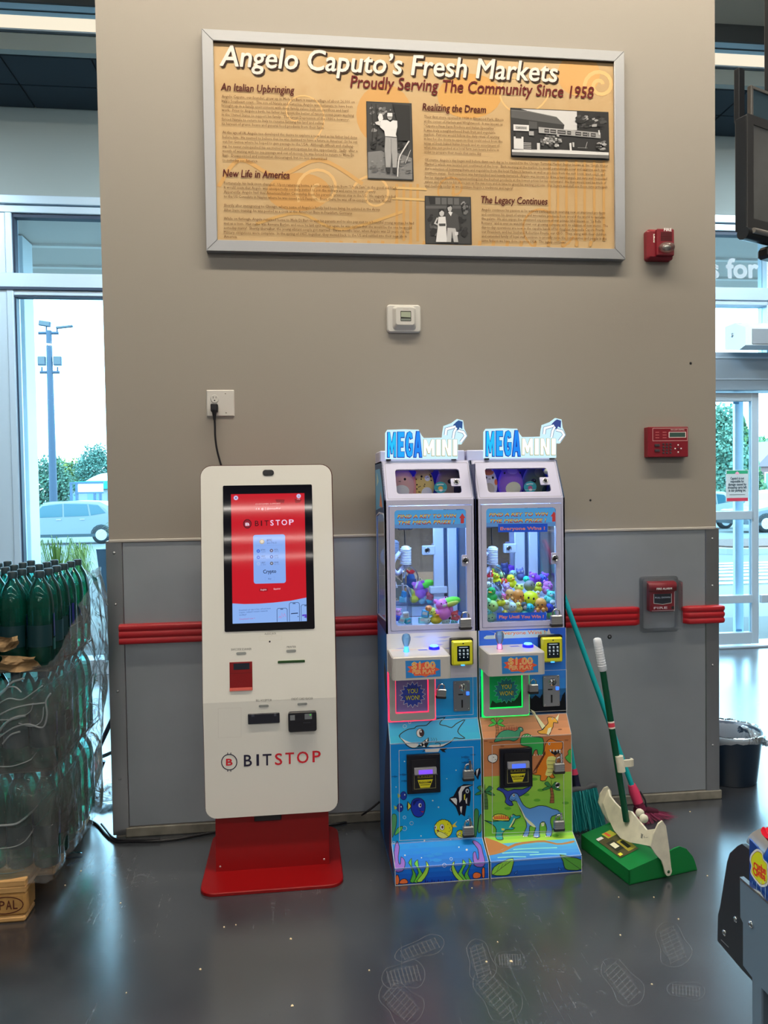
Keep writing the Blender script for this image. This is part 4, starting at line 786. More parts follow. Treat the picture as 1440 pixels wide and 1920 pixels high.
LETTERS = dict(M=[[(0, 0), (.02, 1), (.27, 1), (.5, .56), (.73, 1), (.98, 1), (1, 0), (.75, 0), (.74, .52), (.58, .14), (.42, .14), (.26, .52), (.25, 0)]], E=[[(0, 0), (0, 1), (1, 1), (1, .78), (.45, .78), (.45, .62), (.85, .62), (.85, .40), (.45, .40), (.45, .22), (1, .22), (1, 0)]],
    G=[[(.95, .74), (.88, .92), (.6, 1), (.26, .95), (.05, .72), (0, .5), (.05, .25), (.26, .04), (.6, 0), (.9, .08), (1, .28), (1, .54), (.55, .54), (.55, .36), (.68, .36), (.68, .27), (.57, .21), (.45, .28), (.40, .5), (.45, .72), (.56, .79), (.66, .70)]], A=[[(0, 0), (.32, 1), (.70, 1), (1, 0), (.70, 0), (.64, .18), (.37, .18), (.30, 0)], [(.42, .36), (.58, .36), (.51, .68)]],
    I=[[(0, 0), (0, 1), (1, 1), (1, 0)]], N=[[(0, 0), (0, 1), (.36, 1), (.66, .42), (.66, 1), (1, 1), (1, 0), (.66, 0), (.34, .58), (.34, 0)]])
def machine(x0, x1, ocean, label, hitf):
    t = thing('claw_machine', ((x0+x1)/2, -.30, 0), label, 'claw machine', None); ds = x0-1.112; W_ = x1-x0
    base = mat('ocean_blue', hx('0a66b4', 1.7), .35) if ocean else mat('dino_green', hx('4c7d1f', 1.7), .35)
    prof = PROF+[(-.06, .895), (-.06, 0)]
    B().m(base).prism(prof, lambda y, z, d: Vector((x0+d, y, z)), 0, W_).build('cabinet', t)
    side_up = [(-.397, .895), (-.397, 1.405), (-.31, 1.557), (-.06, 1.557), (-.06, .895)]
    # side walls with a window hole (ring), glazed
    m_side = mat('ocean_side', hx('16406e', 1.5), .4) if ocean else mat('dino_side', hx('24476a', 1.5), .4)
    for xs, sgn in ((x0, 1), (x1, -1)):
        Tq = (lambda y, z, d, xs=xs, sgn=sgn: Vector((xs+sgn*d, y, z)))
        outer = [(-.397, .895), (-.397, 1.12), (-.397, 1.405), (-.31, 1.557), (-.18, 1.557), (-.06, 1.557), (-.06, 1.12), (-.06, .895)]
        inner = [(-.372, .945), (-.372, 1.12), (-.372, 1.335), (-.35, 1.35), (-.2, 1.35), (-.095, 1.335), (-.095, 1.12), (-.095, .925)]
        B().m(m_side).ring(outer, inner, Tq, 0, .006).build('side_wall', t)
        B().m(m_acr2).prism(inner, Tq, .002, .0045).build('side_pane', t)
        B().m(mat('trim_white', (.75, .8, .9), .4)).ring(inset(inner, -.003), inner, Tq, -.0012, .0).build('side_trim', t)
    # upper front: surround and hinged glass door
    zf0, zf1 = .895, 1.405; T = FY(-.397)
    dx0, dx1, dz0, dz1 = x0+.016, x1-.014, .905, 1.384
    rc = lambda a, b_, c, d: [(a, b_), (c, b_), (c, d), (a, d)]
    B().m(m_mw).ring(rc(x0, zf0, x1, zf1), rc(dx0, dz0, dx1, dz1), T, -.02, 0).build('front_surround', t)
    gx0, gx1, gz0, gz1 = x0+.037, x1-.036, .924, 1.367
    door = thing('glass_door', ((dx0+dx1)/2, -.397, dz0), None, None); door.parent = t; door.location = Vector(((dx0+dx1)/2, -.397, dz0))-wloc(t)
    o_ = rrect(dx0+.0016, dz0+.0016, dx1-.0016, dz1-.0016, .004, 5); i_ = rrect(gx0, gz0, gx1, gz1, .012, 5)
    B().m(m_mw).ring(o_, i_, T, -.018, .0012).build('door_frame', door)
    B().m(m_acr2).prism(i_, T, -.010, -.006).build('pane', door)
    kx, kz = gx1+.0005, 1.168
    B().m(m_mw).prism(rrect(kx-.020, kz-.022, kx+.004, kz+.022, .005, 3), T, -.004, .0015, .0008).build('lock_tab', door); keylock(door, (kx-.006, -.3988, kz), (0, -1, 0), .0135)
    # chamber
    ch = B().m(mat('chamber_floor', (.55, .62, .75), .4)); ch.box((x0+.007, -.375, .895), (x1-.007, -.075, .902)); ch.build('chamber_floor', t)
    B().m(m_mir).box((x0+.007, -.068, .902), (x1-.108, -.062, 1.40)).build('back_mirror', t)
    m_post = mat('white_post', (.70, .74, .80), .35)
    B().m(m_post).box((x1-.107, -.075, .902), (x1-.062, -.062, 1.40), .002).build('post', t); B().m(mat('post_gap', (.05, .07, .12), .3)).box((x1-.061, -.066, .902), (x1-.047, -.062, 1.40)).build('post_gap', t); B().m(m_post).box((x1-.046, -.085, .902), (x1-.007, -.062, 1.40), .002).build('post', t)
    b = B().m(m_post); b.box((x1-.155, -.080, 1.165), (x1-.10, -.072, 1.205), .003); lt = b.build('latch', t); keylock(lt, (x1-.135, -.081, 1.186), (0, -1, 0), .012)
    b = B().m(m_post); b.box((x1-.125, -.088, 1.0), (x1-.05, -.074, 1.03), .003); b.build('bracket', t)
    B().m(m_mw).box((x0+.006, -.395, 1.398), (x1-.006, -.062, 1.406)).build('chamber_roof', t)
    B().m(m_led).box((x0+.03, -.372, 1.388), (x1-.03, -.358, 1.394)).build('led_strip', t)
    B().m(m_led).box((x0+.03, -.10, 1.388), (x1-.15, -.088, 1.394)).build('led_strip', t)
    # clear prize chute at the front left corner
    e = mat('acrylic_edge', (.72, .80, .92), .3)
    for a, c in (((x0+.10, -.37, .902), (x0+.103, -.25, 1.06)), ((x0+.012, -.25, .902), (x0+.103, -.247, 1.06))): B().m(m_acr2).box(a, c).build('chute_wall', t)
    B().m(e).tube([(x0+.012, -.2485, 1.06), (x0+.1015, -.2485, 1.06), (x0+.1015, -.37, 1.03)], .0012, 5).tube([(x0+.1015, -.2485, 1.06), (x0+.1015, -.2485, .903)], .0012, 5).build('chute_edge', t)
    # crane
    cx, cy = (x0+.095, -.25)
    cr_ = thing('crane', (cx, cy, 1.39), None, None); cr_.parent = t; cr_.location = Vector((cx, cy, 1.39))-wloc(t)
    B().m(m_mw).box((x0+.012, -.262, 1.372), (x1-.012, -.238, 1.384), .002).build('gantry_rail', cr_)
    B().m(mat('gantry_black', (.02, .02, .03), .4)).box((cx-.03, -.28, 1.285), (cx+.03, -.215, 1.37), .004).build('carriage', cr_)
    zc = 1.175 if ocean else 1.165
    B().m(m_black).tube([(cx, cy, 1.285), (cx+.002, cy, zc+.05)], .0022, 6).build('lift_cord', cr_)
    lav = mat('claw_lavender', (.62, .64, .80), .35)
    b = B().m(lav); b.lathe([(.006, .045), (.016, .042), (.020, .03), (.020, -.02), (.014, -.03), (.010, -.045)], (cx+.004, cy, zc), (0, 0, 1), 14); b.build('motor', cr_)
    hel = [(cx+.0215*math.cos(a*.7)+.004, cy+.0215*math.sin(a*.7), zc+.035-.065*a/90) for a in range(91)]; B().m(mat('coil', (.80, .82, .92), .3)).tube(hel, .0021, 6).build('coil', cr_)
    lo = [(cx-.02, cy-.01, zc+.02), (cx-.045, cy-.015, zc-.01), (cx-.05, cy-.015, zc-.045), (cx-.03, cy-.01, zc-.065), (cx-.005, cy, zc-.04)]; B().m(lav).tube(smooth(lo, 4, False), .009, 8).build('cable_loop', cr_)
    for k in range(3):
        a = -1.9+k*2.09; dx, dy = math.cos(a), math.sin(a)
        pts = [(cx+dx*.010, cy+dy*.010, zc-.035), (cx+dx*.04, cy+dy*.04, zc-.052), (cx+dx*.056, cy+dy*.056, zc-.085), (cx+dx*.045, cy+dy*.045, zc-.128)]
        f = B().m(m_chr).tube(smooth(pts, 4, False), .0026, 6).build('claw_finger', cr_); B().m(mat('finger_tip', (.8, .8, .86), .4)).tube([pts[-2][:2]+(zc-.100,), pts[-1]], .0042, 6).build('tip', f)
    # prize showcase on top (sloping window)
    sa, sb = Vector((0, -.397, 1.405)), Vector((0, -.31, 1.557)); e_ = (sb-sa).normalized(); n_ = Vector((0, -e_.z, e_.y)); LS = (sb-sa).length
    ST_ = lambda x, s, d: Vector((x, sa.y+e_.y*s+n_.y*d, sa.z+e_.z*s+n_.z*d))
    ix0, ix1, is0, is1 = x0+.050, x1-.048, .028, .137
    B().m(m_mw).ring(rrect(x0, 0, x1, LS, .0005, 4), rrect(ix0, is0, ix1, is1, .011, 4), ST_, -.008, 0).build('showcase_frame', t)
    B().m(mat('frame_line', (.30, .31, .40), .5)).ring(rrect(x0+.012, .005, x1-.010, LS-.010, .004, 4), rrect(x0+.0135, .0065, x1-.0115, LS-.0115, .004, 4), ST_, 0, .0004).build('frame_line', t)
    B().m(m_acr2).prism(rrect(ix0, is0, ix1, is1, .011, 4), ST_, -.006, -.003).build('showcase_pane', t)
    q = ST_(ix1-.022, (is0+is1)/2-.008, 0); B().m(m_mw).prism(rrect(ix1-.038, (is0+is1)/2-.024, ix1+.002, (is0+is1)/2+.010, .003, 3), ST_, -.003, .0015).build('lock_tab', t); keylock(t, ST_(ix1-.017, (is0+is1)/2-.007, .0015), n_, .0115)
    B().m(m_mw).box((x0, -.31, 1.552), (x1, -.06, 1.558)).build('roof', t); B().m(m_mw).box((x0+.002, -.235, 1.558), (x1-.002, -.062, 1.602), .004).build('roof_cap', t)
    B().m(m_mgap).box((x0+.006, -.066, 1.406), (x1-.006, -.061, 1.552)).build('showcase_back', t)
    B().m(m_ledp).box((x0+.03, -.19, 1.545), (x1-.06, -.18, 1.551)).build('led_strip', t)
    B().m(m_mgap).box((x1-.0002, -.395, .01), (x1+.003, -.08, 1.54)).build('edge_gasket', t) if ocean else None
    # lit name sign
    S0 = (700, 770) if ocean else (884.6, 768.2); sc = 7.2
    NP = lambda x, y: (lambda q: (q.x, q.z))(aty(S0[0]+x/sc, S0[1]+y/sc, -.318))
    sgn = thing('lit_sign', ((x0+x1)/2, -.31, 1.56), None, None); sgn.parent = t; sgn.location = Vector(((x0+x1)/2, -.31, 1.56))-wloc(t)
    out = [(163, 655), (163, 300), (190, 258), (300, 255), (420, 250), (540, 255), (612, 255), (650, 330), (680, 368), (800, 366), (930, 362), (935, 300), (952, 205), (1060, 165), (1130, 112), (1212, 132), (1226, 240), (1272, 342), (1190, 455), (1142, 452), (1140, 650)]
    nT = FY(-.318)
    B().m(mat('sign_glow', (.02, .02, .02), .4, emit=(.62, .90, 1.0), es=1.0)).prism([NP(*p) for p in out], nT, -.010, 0).build('back_plate', sgn)
    A = Art(nT, P=NP, base=.0006); NVY = em('0a2fae', .9); CY = em('19b8ff', 1.15); CY2 = em('1488f4', 1.0)
    def letter(ch, xa, xb, yb, yt, cf, ce, sl=0.0, dx=7, lw=.0016):
        for pts in LETTERS[ch][:1]:
            Q = [(xa+(xb-xa)*u+sl*v, yb+(yt-yb)*v) for u, v in pts]; A.fill([(x-dx, y+6) for x, y in Q], ce); A.line([(x-dx*.5, y+3) for x, y in Q], lw*2.2, ce, True); A.fill(Q, cf); A.line(Q, lw, ce, True)
        for pts in LETTERS[ch][1:]: A.fill([(xa+(xb-xa)*u+sl*v, yb+(yt-yb)*v) for u, v in pts], ce)
    for nm, xa, xb, yt in (('M', 192, 308, 290), ('E', 328, 420, 285), ('G', 434, 536, 280), ('A', 546, 658, 278)): letter(nm, xa, xb, 628, yt, CY if nm == 'M' else CY2 if nm == 'A' else em('15a2fa', 1.1), NVY)
    A.build('mega_letters', sgn, kind='stuff')
    A = Art(nT, P=NP, base=.0006)
    for nm, xa, xb in (('M', 676, 826), ('I', 848, 906), ('N', 926, 1050), ('I', 1074, 1132)): letter(nm, xa, xb, 610, 388, em('fffff0', 1.25), em('b0a848', .85), 0, 5, .0009)
    A.build('mini_letters', sgn, kind='stuff')
    A = Art(nT, P=NP, base=.0006); wb_, db_ = em('f4fbff', 1.2), em('1a5f9a', .8)
    A.fill([(1120, 150), (1150, 130), (1205, 148), (1200, 250), (1165, 225), (1140, 280), (1110, 210), (1075, 195)], em('3a4f9a' if not ocean else '2a5a9e', .8))
    for pts, w in (([(1110, 215), (985, 250), (975, 330)], .0092), ([(1120, 230), (1090, 290), (1075, 375)], .0085), ([(1140, 270), (1215, 290), (1245, 340), (1180, 425)], .0088)):
        A.line(pts, w+.0035, db_); A.line(pts, w, wb_)
    A.build('claw_emblem', sgn, kind='stuff')
    for xa in (175, 1060): c = NP(xa, 660); B().m(m_black).box((c[0], -.318, 1.5585), (c[0]+.018, -.305, c[1]+.002)).build('foot', sgn)
    # header print on the glass door
    Hd = lambda x, y: (lambda q: (q.x, q.z))(aty((700+x/7.58) if ocean else (890+(x-138)/7.58+.0), (940+y/7.58) if ocean else (940+(y-25)/7.58), -.391))
    A = Art(FY(-.390), P=Hd, base=.0002); A.fill([(300, 385), (300, 140), (318, 124), (1325, 120), (1340, 135), (1340, 378)], em('4f9fd8', .8)); A.fill([(302, 385), (302, 330), (1338, 320), (1338, 378)], em('5f8fc8', .75))
    for s, y, xa, xb in (('FIND A KEY TO WIN', 245, 345, 1180), ('THE MEGA PRIZE !', 332, 352, 1155)):
        A.text(s, (xa, y), (xb, y-12), .0215, em('5a3a2a', .7), .03, .18); A.text(s, (xa, y-4), (xb, y-16), .0195, em('c24a34', .8), .012, .18); A.text(s, (xa, y-22), (xb, y-34), .0105, em('d8c83a', .85), .01, .18)
    A.fill([(1265, 168), (1312, 240), (1290, 238), (1290, 312), (1240, 315), (1240, 240), (1216, 242)], em('b83a3a', .8)); A.build('header_print', door, kind='stuff')
    if not ocean:
        for (p, q), s, nm in ((((333, 322), (1035, 440)), 'Everyone Wins !', 'banner'), (((315, 1585), (1018, 1695)), 'Play Until You Win !', 'banner')):
            DP = lambda x, y: (lambda q: (q.x, q.z))(aty(890+x/7.58, 940+y/7.58, -.3915)); A = Art(FY(-.3905), P=DP, base=.0008)
            A.fill([p, (q[0], p[1]-6), (q[0], q[1]-6), (p[0], q[1])], em('1f4fc0', .75)); A.text(s, (p[0]+35, q[1]-32), (q[0]-40, q[1]-38), .0165, em('e6c090', .8), .035); A.text(s, (p[0]+37, q[1]-32), (q[0]-42, q[1]-38), .0165, em('c83a3a', .8), .008); A.build(nm, door, kind='stuff')
    # control box
    bx0, bx1, by, bz0, bz1 = x0+.002, x0+.2185, -.545, .752, .837
    cb = B().m(mat('control_white', (.60, .59, .58), .35)); cb.prism(rrect(bx0, by, bx1, -.395, .012, 4)[:0] or [(bx0, -.397), (bx0, by+.012), (bx0+.004, by+.003), (bx0+.012, by), (bx1-.012, by), (bx1-.004, by+.003), (bx1, by+.012), (bx1, -.397)], lambda x, y, d: Vector((x, y, d)), bz0, bz1, .004); ctl = cb.build('control_box', t)
    c = atz(762, 1222, bz1) if ocean else atz(937, 1217, bz1)
    b = B().m(clear('crystal', (.55, .8, 1.0), body=.35, bodycol=(.45, .75, 1.0), gloss=1.4)); b.lathe([(.012, 0), (.010, .012), (.008, .02), (.013, .032), (.0165, .045), (.0165, .056), (.012, .066), (.0001, .069)], c, (0, 0, 1), 12, False); js = b.build('joystick', ctl)
    B().m(em('38a8ff' if ocean else 'ff5a7a', 9)).lathe([(.006, .001), (.006, .016), (.0001, .018)], c, (0, 0, 1), 10).build('glow_core', js)
    c2_ = atz(814, 1217, bz1) if ocean else atz(990, 1213, bz1)
    b = B().m(em('1414d8', 2.5)); b.lathe([(.021, 0), (.021, .008), (.017, .011)], c2_, (0, 0, 1), 18); bt = b.build('play_button', ctl); B().m(em('3a78ff', 9)).lathe([(.017, .010), (.014, .015), (.0001, .017)], c2_, (0, 0, 1), 18).build('button_cap', bt)
    SX = lambda x, y: (lambda q: (q.x, q.z))(aty(700+x/7.2, 1180+y/7.2, by) if ocean else aty(700+x/7.2+180.3+(x-432)*.006, 1180+y/7.2-8, by))
    A = Art(FY(by), P=SX); A.fill([(432, 425), (905, 408), (908, 635), (440, 660)], '2468a6'); A.fill([SXp for SXp in star(672, 540, 225, 175, 9, .46)], 'c04a30')
    for h_, bo in (('f0cf9c', .035), ('d87a1e', .0)): A.text('$1.00', (520, 535), (832, 525), .036, h_, bo); A.text('PER PLAY', (530, 602), (828, 592), .020, h_, bo)
    A.text('TWO TURNS FOR ONE PLAY', (545, 632), (810, 622), .007, 'c8703a'); A.build('price_sticker', ctl, kind='stuff')
    A = Art(plane((bx0, by, bz1), (1, 0, 0), (0, 1, 0)), base=.0003); A.text('JOYSTICK', (.012, .11), (.05, .11), .012, 'c07058'); A.text('MOVE', (.075, .118), (.11, .118), .012, 'c07058'); A.fill([(.115, .10), (.15, .10), (.146, .118), (.111, .118)], '3c4aa0'); A.build('top_print', ctl, kind='stuff')
    # prize door with LED rim
    LED = em('ff2244', 3.0) if ocean else em('0cff5a', 1.7)
    H2 = (lambda x, y: mhit(x, y))
    ox = 0 if ocean else 175.5; oy = 0 if ocean else -8
    a_, c_ = mhit(728.5+ox, 1352+oy), mhit(815+ox, 1275+oy)
    d_ = thing('prize_door', ((a_[0]+c_[0])/2, -.397, .56), None, None); d_.parent = t; d_.location = Vector(((a_[0]+c_[0])/2, -.397, .56))-wloc(t)
    za, zb = .560, .7515; xa, xb = a_[0], c_[0]
    B().m(LED).prism(rrect(xa-.002, za-.004, xb+.002, zb, .006, 4), T, .0004, .004).build('led_rim', d_)
    B().m(mat('door_grey', (.48, .46, .46), .4)).ring(rrect(xa+.003, za+.003, xb-.003, zb, .008, 5), rrect(xa+.026, za+.030, xb-.026, zb-.012, .002, 5), T, .004, .018).build('door_frame', d_)
    B().m(LED).ring(rrect(xa+.0255, za+.0295, xb-.0255, zb-.0115, .002, 5), rrect(xa+.029, za+.033, xb-.029, zb-.015, .002, 5), T, .004, .006).build('led_rim', d_)
    B().m(mat('flap_%d' % ocean, hx('7a6aa8' if ocean else '1fae62', 1.5), .15)).prism(rrect(xa+.027, za+.031, xb-.027, zb-.013, .002, 3), T, .0042, .0052).build('flap', d_)
    mx, mz = (xa+xb)/2+.003, (za+zb)/2+.003
    A = Art(T, base=.0058)
    if not ocean:
        A.fill([(xa+.03, za+.035), (xb-.03, za+.035), (xb-.03, za+.10), (xb-.045, za+.07), (xb-.06, za+.055), (xb-.08, za+.062), (xa+.055, za+.05), (xa+.04, za+.062)], '06351c')
    A.fill(star(mx, mz, .052, .039, 16), 'c9b8e0' if ocean else '45d890'); A.fill(star(mx, mz, .049, .037, 16), '2c3c96' if ocean else '1c6a72'); 
    for s, z, w in (('YOU', .006, .021), ('WON!', -.020, .028)): A.text(s, (mx-w, mz+z), (mx+w, mz+z), .027, '151008', .04); A.text(s, (mx-w+.001, mz+z), (mx+w-.001, mz+z), .025, 'c8b848', .008)
    A.build('flap_print', d_, kind='stuff')
    # coin panel
    a_, c_ = mhit(817+ox, 1342.5+oy), mhit(886+ox, 1263+oy); A = Art(MT, base=.0045); A.line([(a_[0], a_[1]), (c_[0], a_[1]), (c_[0], c_[1]), (a_[0], c_[1])], .0012, 'b9cfdc', True); A.build('coin_door_edge', t, kind='stuff')
    a_, c_ = aty(851+ox, 1334+oy, -.403), aty(881+ox, 1276+oy, -.403)
    if not ocean: a_, c_ = aty(1018.5, 1325, -.403), aty(1049, 1266, -.403)
    cm = B().m(m_steel).prism(rrect(a_.x, a_.z, c_.x, c_.z, .003, 3), T, .0005, .008, .001).build('coin_mech', t); w, h = c_.x-a_.x, c_.z-a_.z
    b = B().m(m_chr); b.lathe([(w*.24, 0), (w*.22, .006), (.0001, .007)], (a_.x+w*.55, -.405, a_.z+h*.80), (0, -1, 0), 16); f = b.build('coin_dial', cm)
    B().m(m_black).box((a_.x+w*.53, -.4135, a_.z+h*.70), (a_.x+w*.58, -.405, a_.z+h*.90)).build('coin_slot', f)
    B().m(m_black).box((a_.x+w*.28, -.4062, a_.z+h*.535), (a_.x+w*.56, -.405, a_.z+h*.575), .0005).build('reject_button', cm); B().m(m_black).box((a_.x+w*.46, -.4062, a_.z+h*.12), (a_.x+w*.55, -.405, a_.z+h*.38), .0005).build('slot', cm); B().m(em('2a62ff', 2.5)).box((a_.x+w*.76, -.409, a_.z+h*.53), (a_.x+w*.94, -.405, a_.z+h*.64), .001).build('coin_light', cm)
    for u, v in ((.1, .06), (.9, .06), (.1, .94), (.9, .94)): B().m(m_chr).lathe([(.0022, 0), (.0018, .001), (.0001, .0013)], (a_.x+w*u, -.405, a_.z+h*v), (0, -1, 0), 8).build('screw', cm)
    # yellow card reader
    a_, c_ = aty(848.5+ox, 1249+oy, -.437), aty(886.5+ox, 1201+oy, -.437)
    if not ocean: a_, c_ = aty(1017, 1243, -.437), aty(1055, 1195, -.437)
    w, h = c_.x-a_.x, c_.z-a_.z; yl = mat('reader_yellow', hx('c2c228', 1.45), .35)
    rd = B().m(m_black).prism(rrect(a_.x-.004, a_.z-.002, c_.x+.006, c_.z+.006, .006, 3), T, .0005, .022, .002).build('card_reader', t)
    B().m(yl).prism(rrect(a_.x, a_.z, c_.x, c_.z, .006, 4), T, .022, .040, .006).build('reader_case', rd)
    A = Art(T, base=.0403); A.fill(rrect(a_.x+w*.23, a_.z+h*.18, c_.x-w*.15, c_.z-h*.20, .003, 3), mat('reader_screen', (.006, .012, .02), .1)); wh = em('cfe0ea', .9)
    A.line([(a_.x+w*.33, c_.z-h*.26), (c_.x-w*.25, c_.z-h*.26)], .0022, wh)
    for r_ in range(2):
        for k in range(3): x = a_.x+w*(.36+.19*k); z = c_.z-h*(.37+.14*r_); A.fill(circ(x, z, .0042, .0022, 8), wh); A.line([(x-.003, z-.005), (x+.004, z-.005)], .0016, wh)
    for k in range(3): x = a_.x+w*(.36+.19*k); A.fill(circ(x, a_.z+h*.34, .0026 if k == 1 else .0014, .003, 8), wh)
    A.build('screen', rd, kind='stuff'); B().m(em('3a9aff', 2)).box((a_.x+w*.42, -.438, a_.z-.001), (a_.x+w*.60, -.43, a_.z+.004), .001).build('tap_light', rd); B().m(mat('reader_black')).lathe([(.003, 0), (.0025, .0006)], (a_.x+w*.53, -.4372, c_.z-h*.1), (0, -1, 0), 10).build('sensor', rd)
    # bill acceptor
    a_, c_ = mhit(763, 1487), mhit(824, 1411)
    if not ocean: a_, c_ = mhit(936.5, 1476), mhit(996, 1400)
    ba = B().m(mat('acceptor_frame', (.010, .011, .020), .3)).prism(rrect(a_[0], a_[1], c_[0], c_[1], .002, 2), MT, .0012, .014, .002).build('bill_acceptor', t); w, h = c_[0]-a_[0], c_[1]-a_[1]
    Pq = lambda u, v: (a_[0]+w*u, a_[1]+h*v)
    def pp(nm, u0, v0, u1, v1, d0, d1, mm): p, q = Pq(u0, v0), Pq(u1, v1); return B().m(mm).prism(rrect(p[0], p[1], q[0], q[1], .001, 2), MT, d0, d1, .0006).build(nm, ba)
    pp('bezel', .12, .08, .88, .90, .014, .022, mat('bezel_black', (.015, .015, .02), .25))
    pp('bill_slot', .20, .535, .86, .70, .022, .034, mat('slot_grey', (.42, .42, .46), .3)); pp('slot_light', .32, .55, .74, .66, .034, .035, em('7a4ae0' if ocean else '4a6af0', 1.3)); pp('slot_lip', .18, .52, .88, .545, .022, .038, mat('slot_lip', (.03, .03, .04), .3))
    A = Art(MT, P=Pq, base=.0224); A.line([(.20, .15), (.84, .15), (.84, .50), (.20, .50)], .0012, '8d8a5a', True); A.fill([(.30, .38), (.76, .38), (.66, .17), (.38, .17)], 'c0b022'); A.fill([(.34, .33), (.71, .33), (.70, .285), (.36, .285)], '1a1808'); A.text('INSERT', (.38, .295), (.66, .295), .008, 'c0b022', .02); A.line([(.38, .245), (.67, .245)], .002, '1a1808'); A.line([(.30, .43), (.76, .43)], .0025, '8a8020'); A.text('$1 $5 $10 $20', (.3, .45), (.76, .45), .006, 'b8a830'); A.build('arrow_label', ba, kind='stuff')
    for v in (0,): pass
    return t, door
lab1 = 'blue ocean themed mini claw machine beside the white kiosk'; lab2 = 'dinosaur themed mini claw machine with green and brown print beside the broom'
cm1, dr1 = machine(1.112, 1.463, True, lab1, None); cm2, dr2 = machine(1.469, 1.820, False, lab2, None)
# ------------------------------------------------------------------ padlocks
G_ = 'silver padlocks on the claw machines'
def pl(px, py, Y, wpx, lab, tilt=0): p = aty(px, py, Y); padlock(p, wpx*(p-CP).dot(fw)/F, lab, G_, tilt)
pl(873.5, 1168.5, -.432, 22, 'silver padlock at the lower right of the ocean machine glass door'); pl(1044.5, 1163, -.432, 22, 'silver padlock at the lower right of the dinosaur machine glass door')
pl(828, 1300, -.428, 18, 'silver padlock hanging right of the red lit prize door', .1); pl(1001, 1291, -.428, 18, 'silver padlock hanging right of the green lit prize door')
pl(879, 1453, -.478, 21, 'upper silver padlock on the ocean machine cash door'); pl(879, 1559, -.478, 21, 'lower silver padlock on the ocean machine cash door')
pl(1049.5, 1440, -.478, 20, 'upper silver padlock on the dinosaur machine cash door'); pl(1049.5, 1548, -.478, 20, 'lower silver padlock on the dinosaur machine cash door')
p = aty(1045, 1471.5, -.4495); keylock(cm2, p, (0, -1, 0), .011)
for t_, pts in ((cm1, ((879, 1428), (879, 1535))), (cm2, ((1049, 1415), (1049, 1525)))):
    for x, y in pts: p = aty(x, y, -.452); B().m(m_chr).box((p.x-.004, -.475, p.z-.03), (p.x+.004, -.45, p.z+.012), .001).build('hasp', t_); B().m(m_chr).tube([(p.x-.01, -.462, p.z-.012), (p.x, -.466, p.z+.006), (p.x+.01, -.462, p.z-.012)], .0018, 6).build('hasp_pin', t_)
# ================================================================== PRINT ON THE MACHINE FRONTS
PK = 2.15
def q_(h): return mat('print_'+h, hx(h, PK), .38, spec=.35)
def lerp(h0, h1, t): return '%02x%02x%02x' % tuple(round(int(h0[i:i+2], 16)*(1-t)+int(h1[i:i+2], 16)*t) for i in (0, 2, 4))
def grad(A, x0, x1, s0, s1, h0, h1, n=5):
    h = A.h
    for k in range(n): A.h = h; A.b.m(q_(lerp(h0, h1, k/max(1, n-1)))); A.put([(x0, s0+(s1-s0)*k/n), (x1, s0+(s1-s0)*k/n), (x1, s0+(s1-s0)*(k+1)/n), (x0, s0+(s1-s0)*(k+1)/n)])
S0_, S1_, S2_, S3_, S4_, S5_ = [o for a, e, L, o in SEG]+[STOT]
INK = mat('print_ink', (.010, .010, .018), .4)
def poly(A, h, pts, sm=3, w=.0021, P=True):
    A.fill(pts, q_(h), sm)
    if w: A.line(pts, w, INK, True, sm)
def frame_lines(A, x0, x1):
    wl = mat('print_white', (.74, .76, .78), .4)
    for s in (S1_, S2_, S3_, S4_): A.b.m(wl); A.put([(x0, s-.0009), (x1, s-.0009), (x1, s+.0009), (x0, s+.0009)])
    for x in (x0, x1-.002): A.b.m(wl); A.put([(x, 0), (x+.002, 0), (x+.002, S5_), (x, S5_)])
    A.put([(x0, 0), (x1, 0), (x1, .002), (x0, .002)])
def door_outline(A, pts, h): A.line(pts, .0018, mat('print_white'), True)
OC = lambda x, y: mhit(690+x/5.486, 1330+y/5.486)
DC = lambda x, y: mhit(890+x/5.818, 1330+y/5.818)
x0, x1 = 1.112, 1.463
A = Art(MT, P=OC, bands=BANDS, base=.0003, eps=.00003)
grad(A, x0, x1, S0_, S1_, '0a3f9a', '0d55ad', 3); grad(A, x0, x1, S1_, S2_, '0c56a4', '126cc0', 4); grad(A, x0, x1, S2_, S3_, '0a7ccc', '0a6cb4', 6); grad(A, x0, x1, S3_, S4_, '2c8fd0', '2c86c0', 3); grad(A, x0, x1, S4_, S4_+.16, '1577b4', '2a78b4', 4); grad(A, x0, x1, S4_+.16, S5_, 'a4a2dc', 'b8b4e0', 5)
rr_ = random.Random(5)
for _ in range(16): u, v = rr_.uniform(x0+.02, x1-.06), rr_.uniform(S5_-.10, S5_-.012); A.b.m(q_(rr_.choice(('8f90d8', 'd2cdf0', '9aa0e4')))); A.put([(u, v), (u+.03, v+.004), (u+.055, v+.002), (u+.03, v-.004)])
A.build('ocean_backdrop', cm1)
A = Art(MT, P=OC, bands=BANDS, base=.0009, eps=.00003)
def bub(x, y, r, w=.0011): A.line([(x+r*math.cos(t*.5236), y+r*math.sin(t*.5236)) for t in range(12)], w, q_('a8d8f4'), True)
for x, y, r in ((378, 175, 18), (428, 135, 13), (375, 1110, 15), (448, 1170, 18), (375, 1223, 23), (855, 1540, 14), (785, 1605, 19), (868, 1645, 22), (265, 1370, 12)): bub(x, y, r)
for x, y, r in ((375, 535, 7), (905, 625, 7), (725, 1005, 8), (665, 937, 8), (580, 1350, 9), (545, 1300, 7), (850, 1340, 7), (380, 1503, 8), (935, 1420, 7), (1015, 1447, 11), (550, 1530, 6), (288, 797, 6), (810, 712, 5)): A.fill(circ(x, y, r, n=9), q_('a8dcf8'))
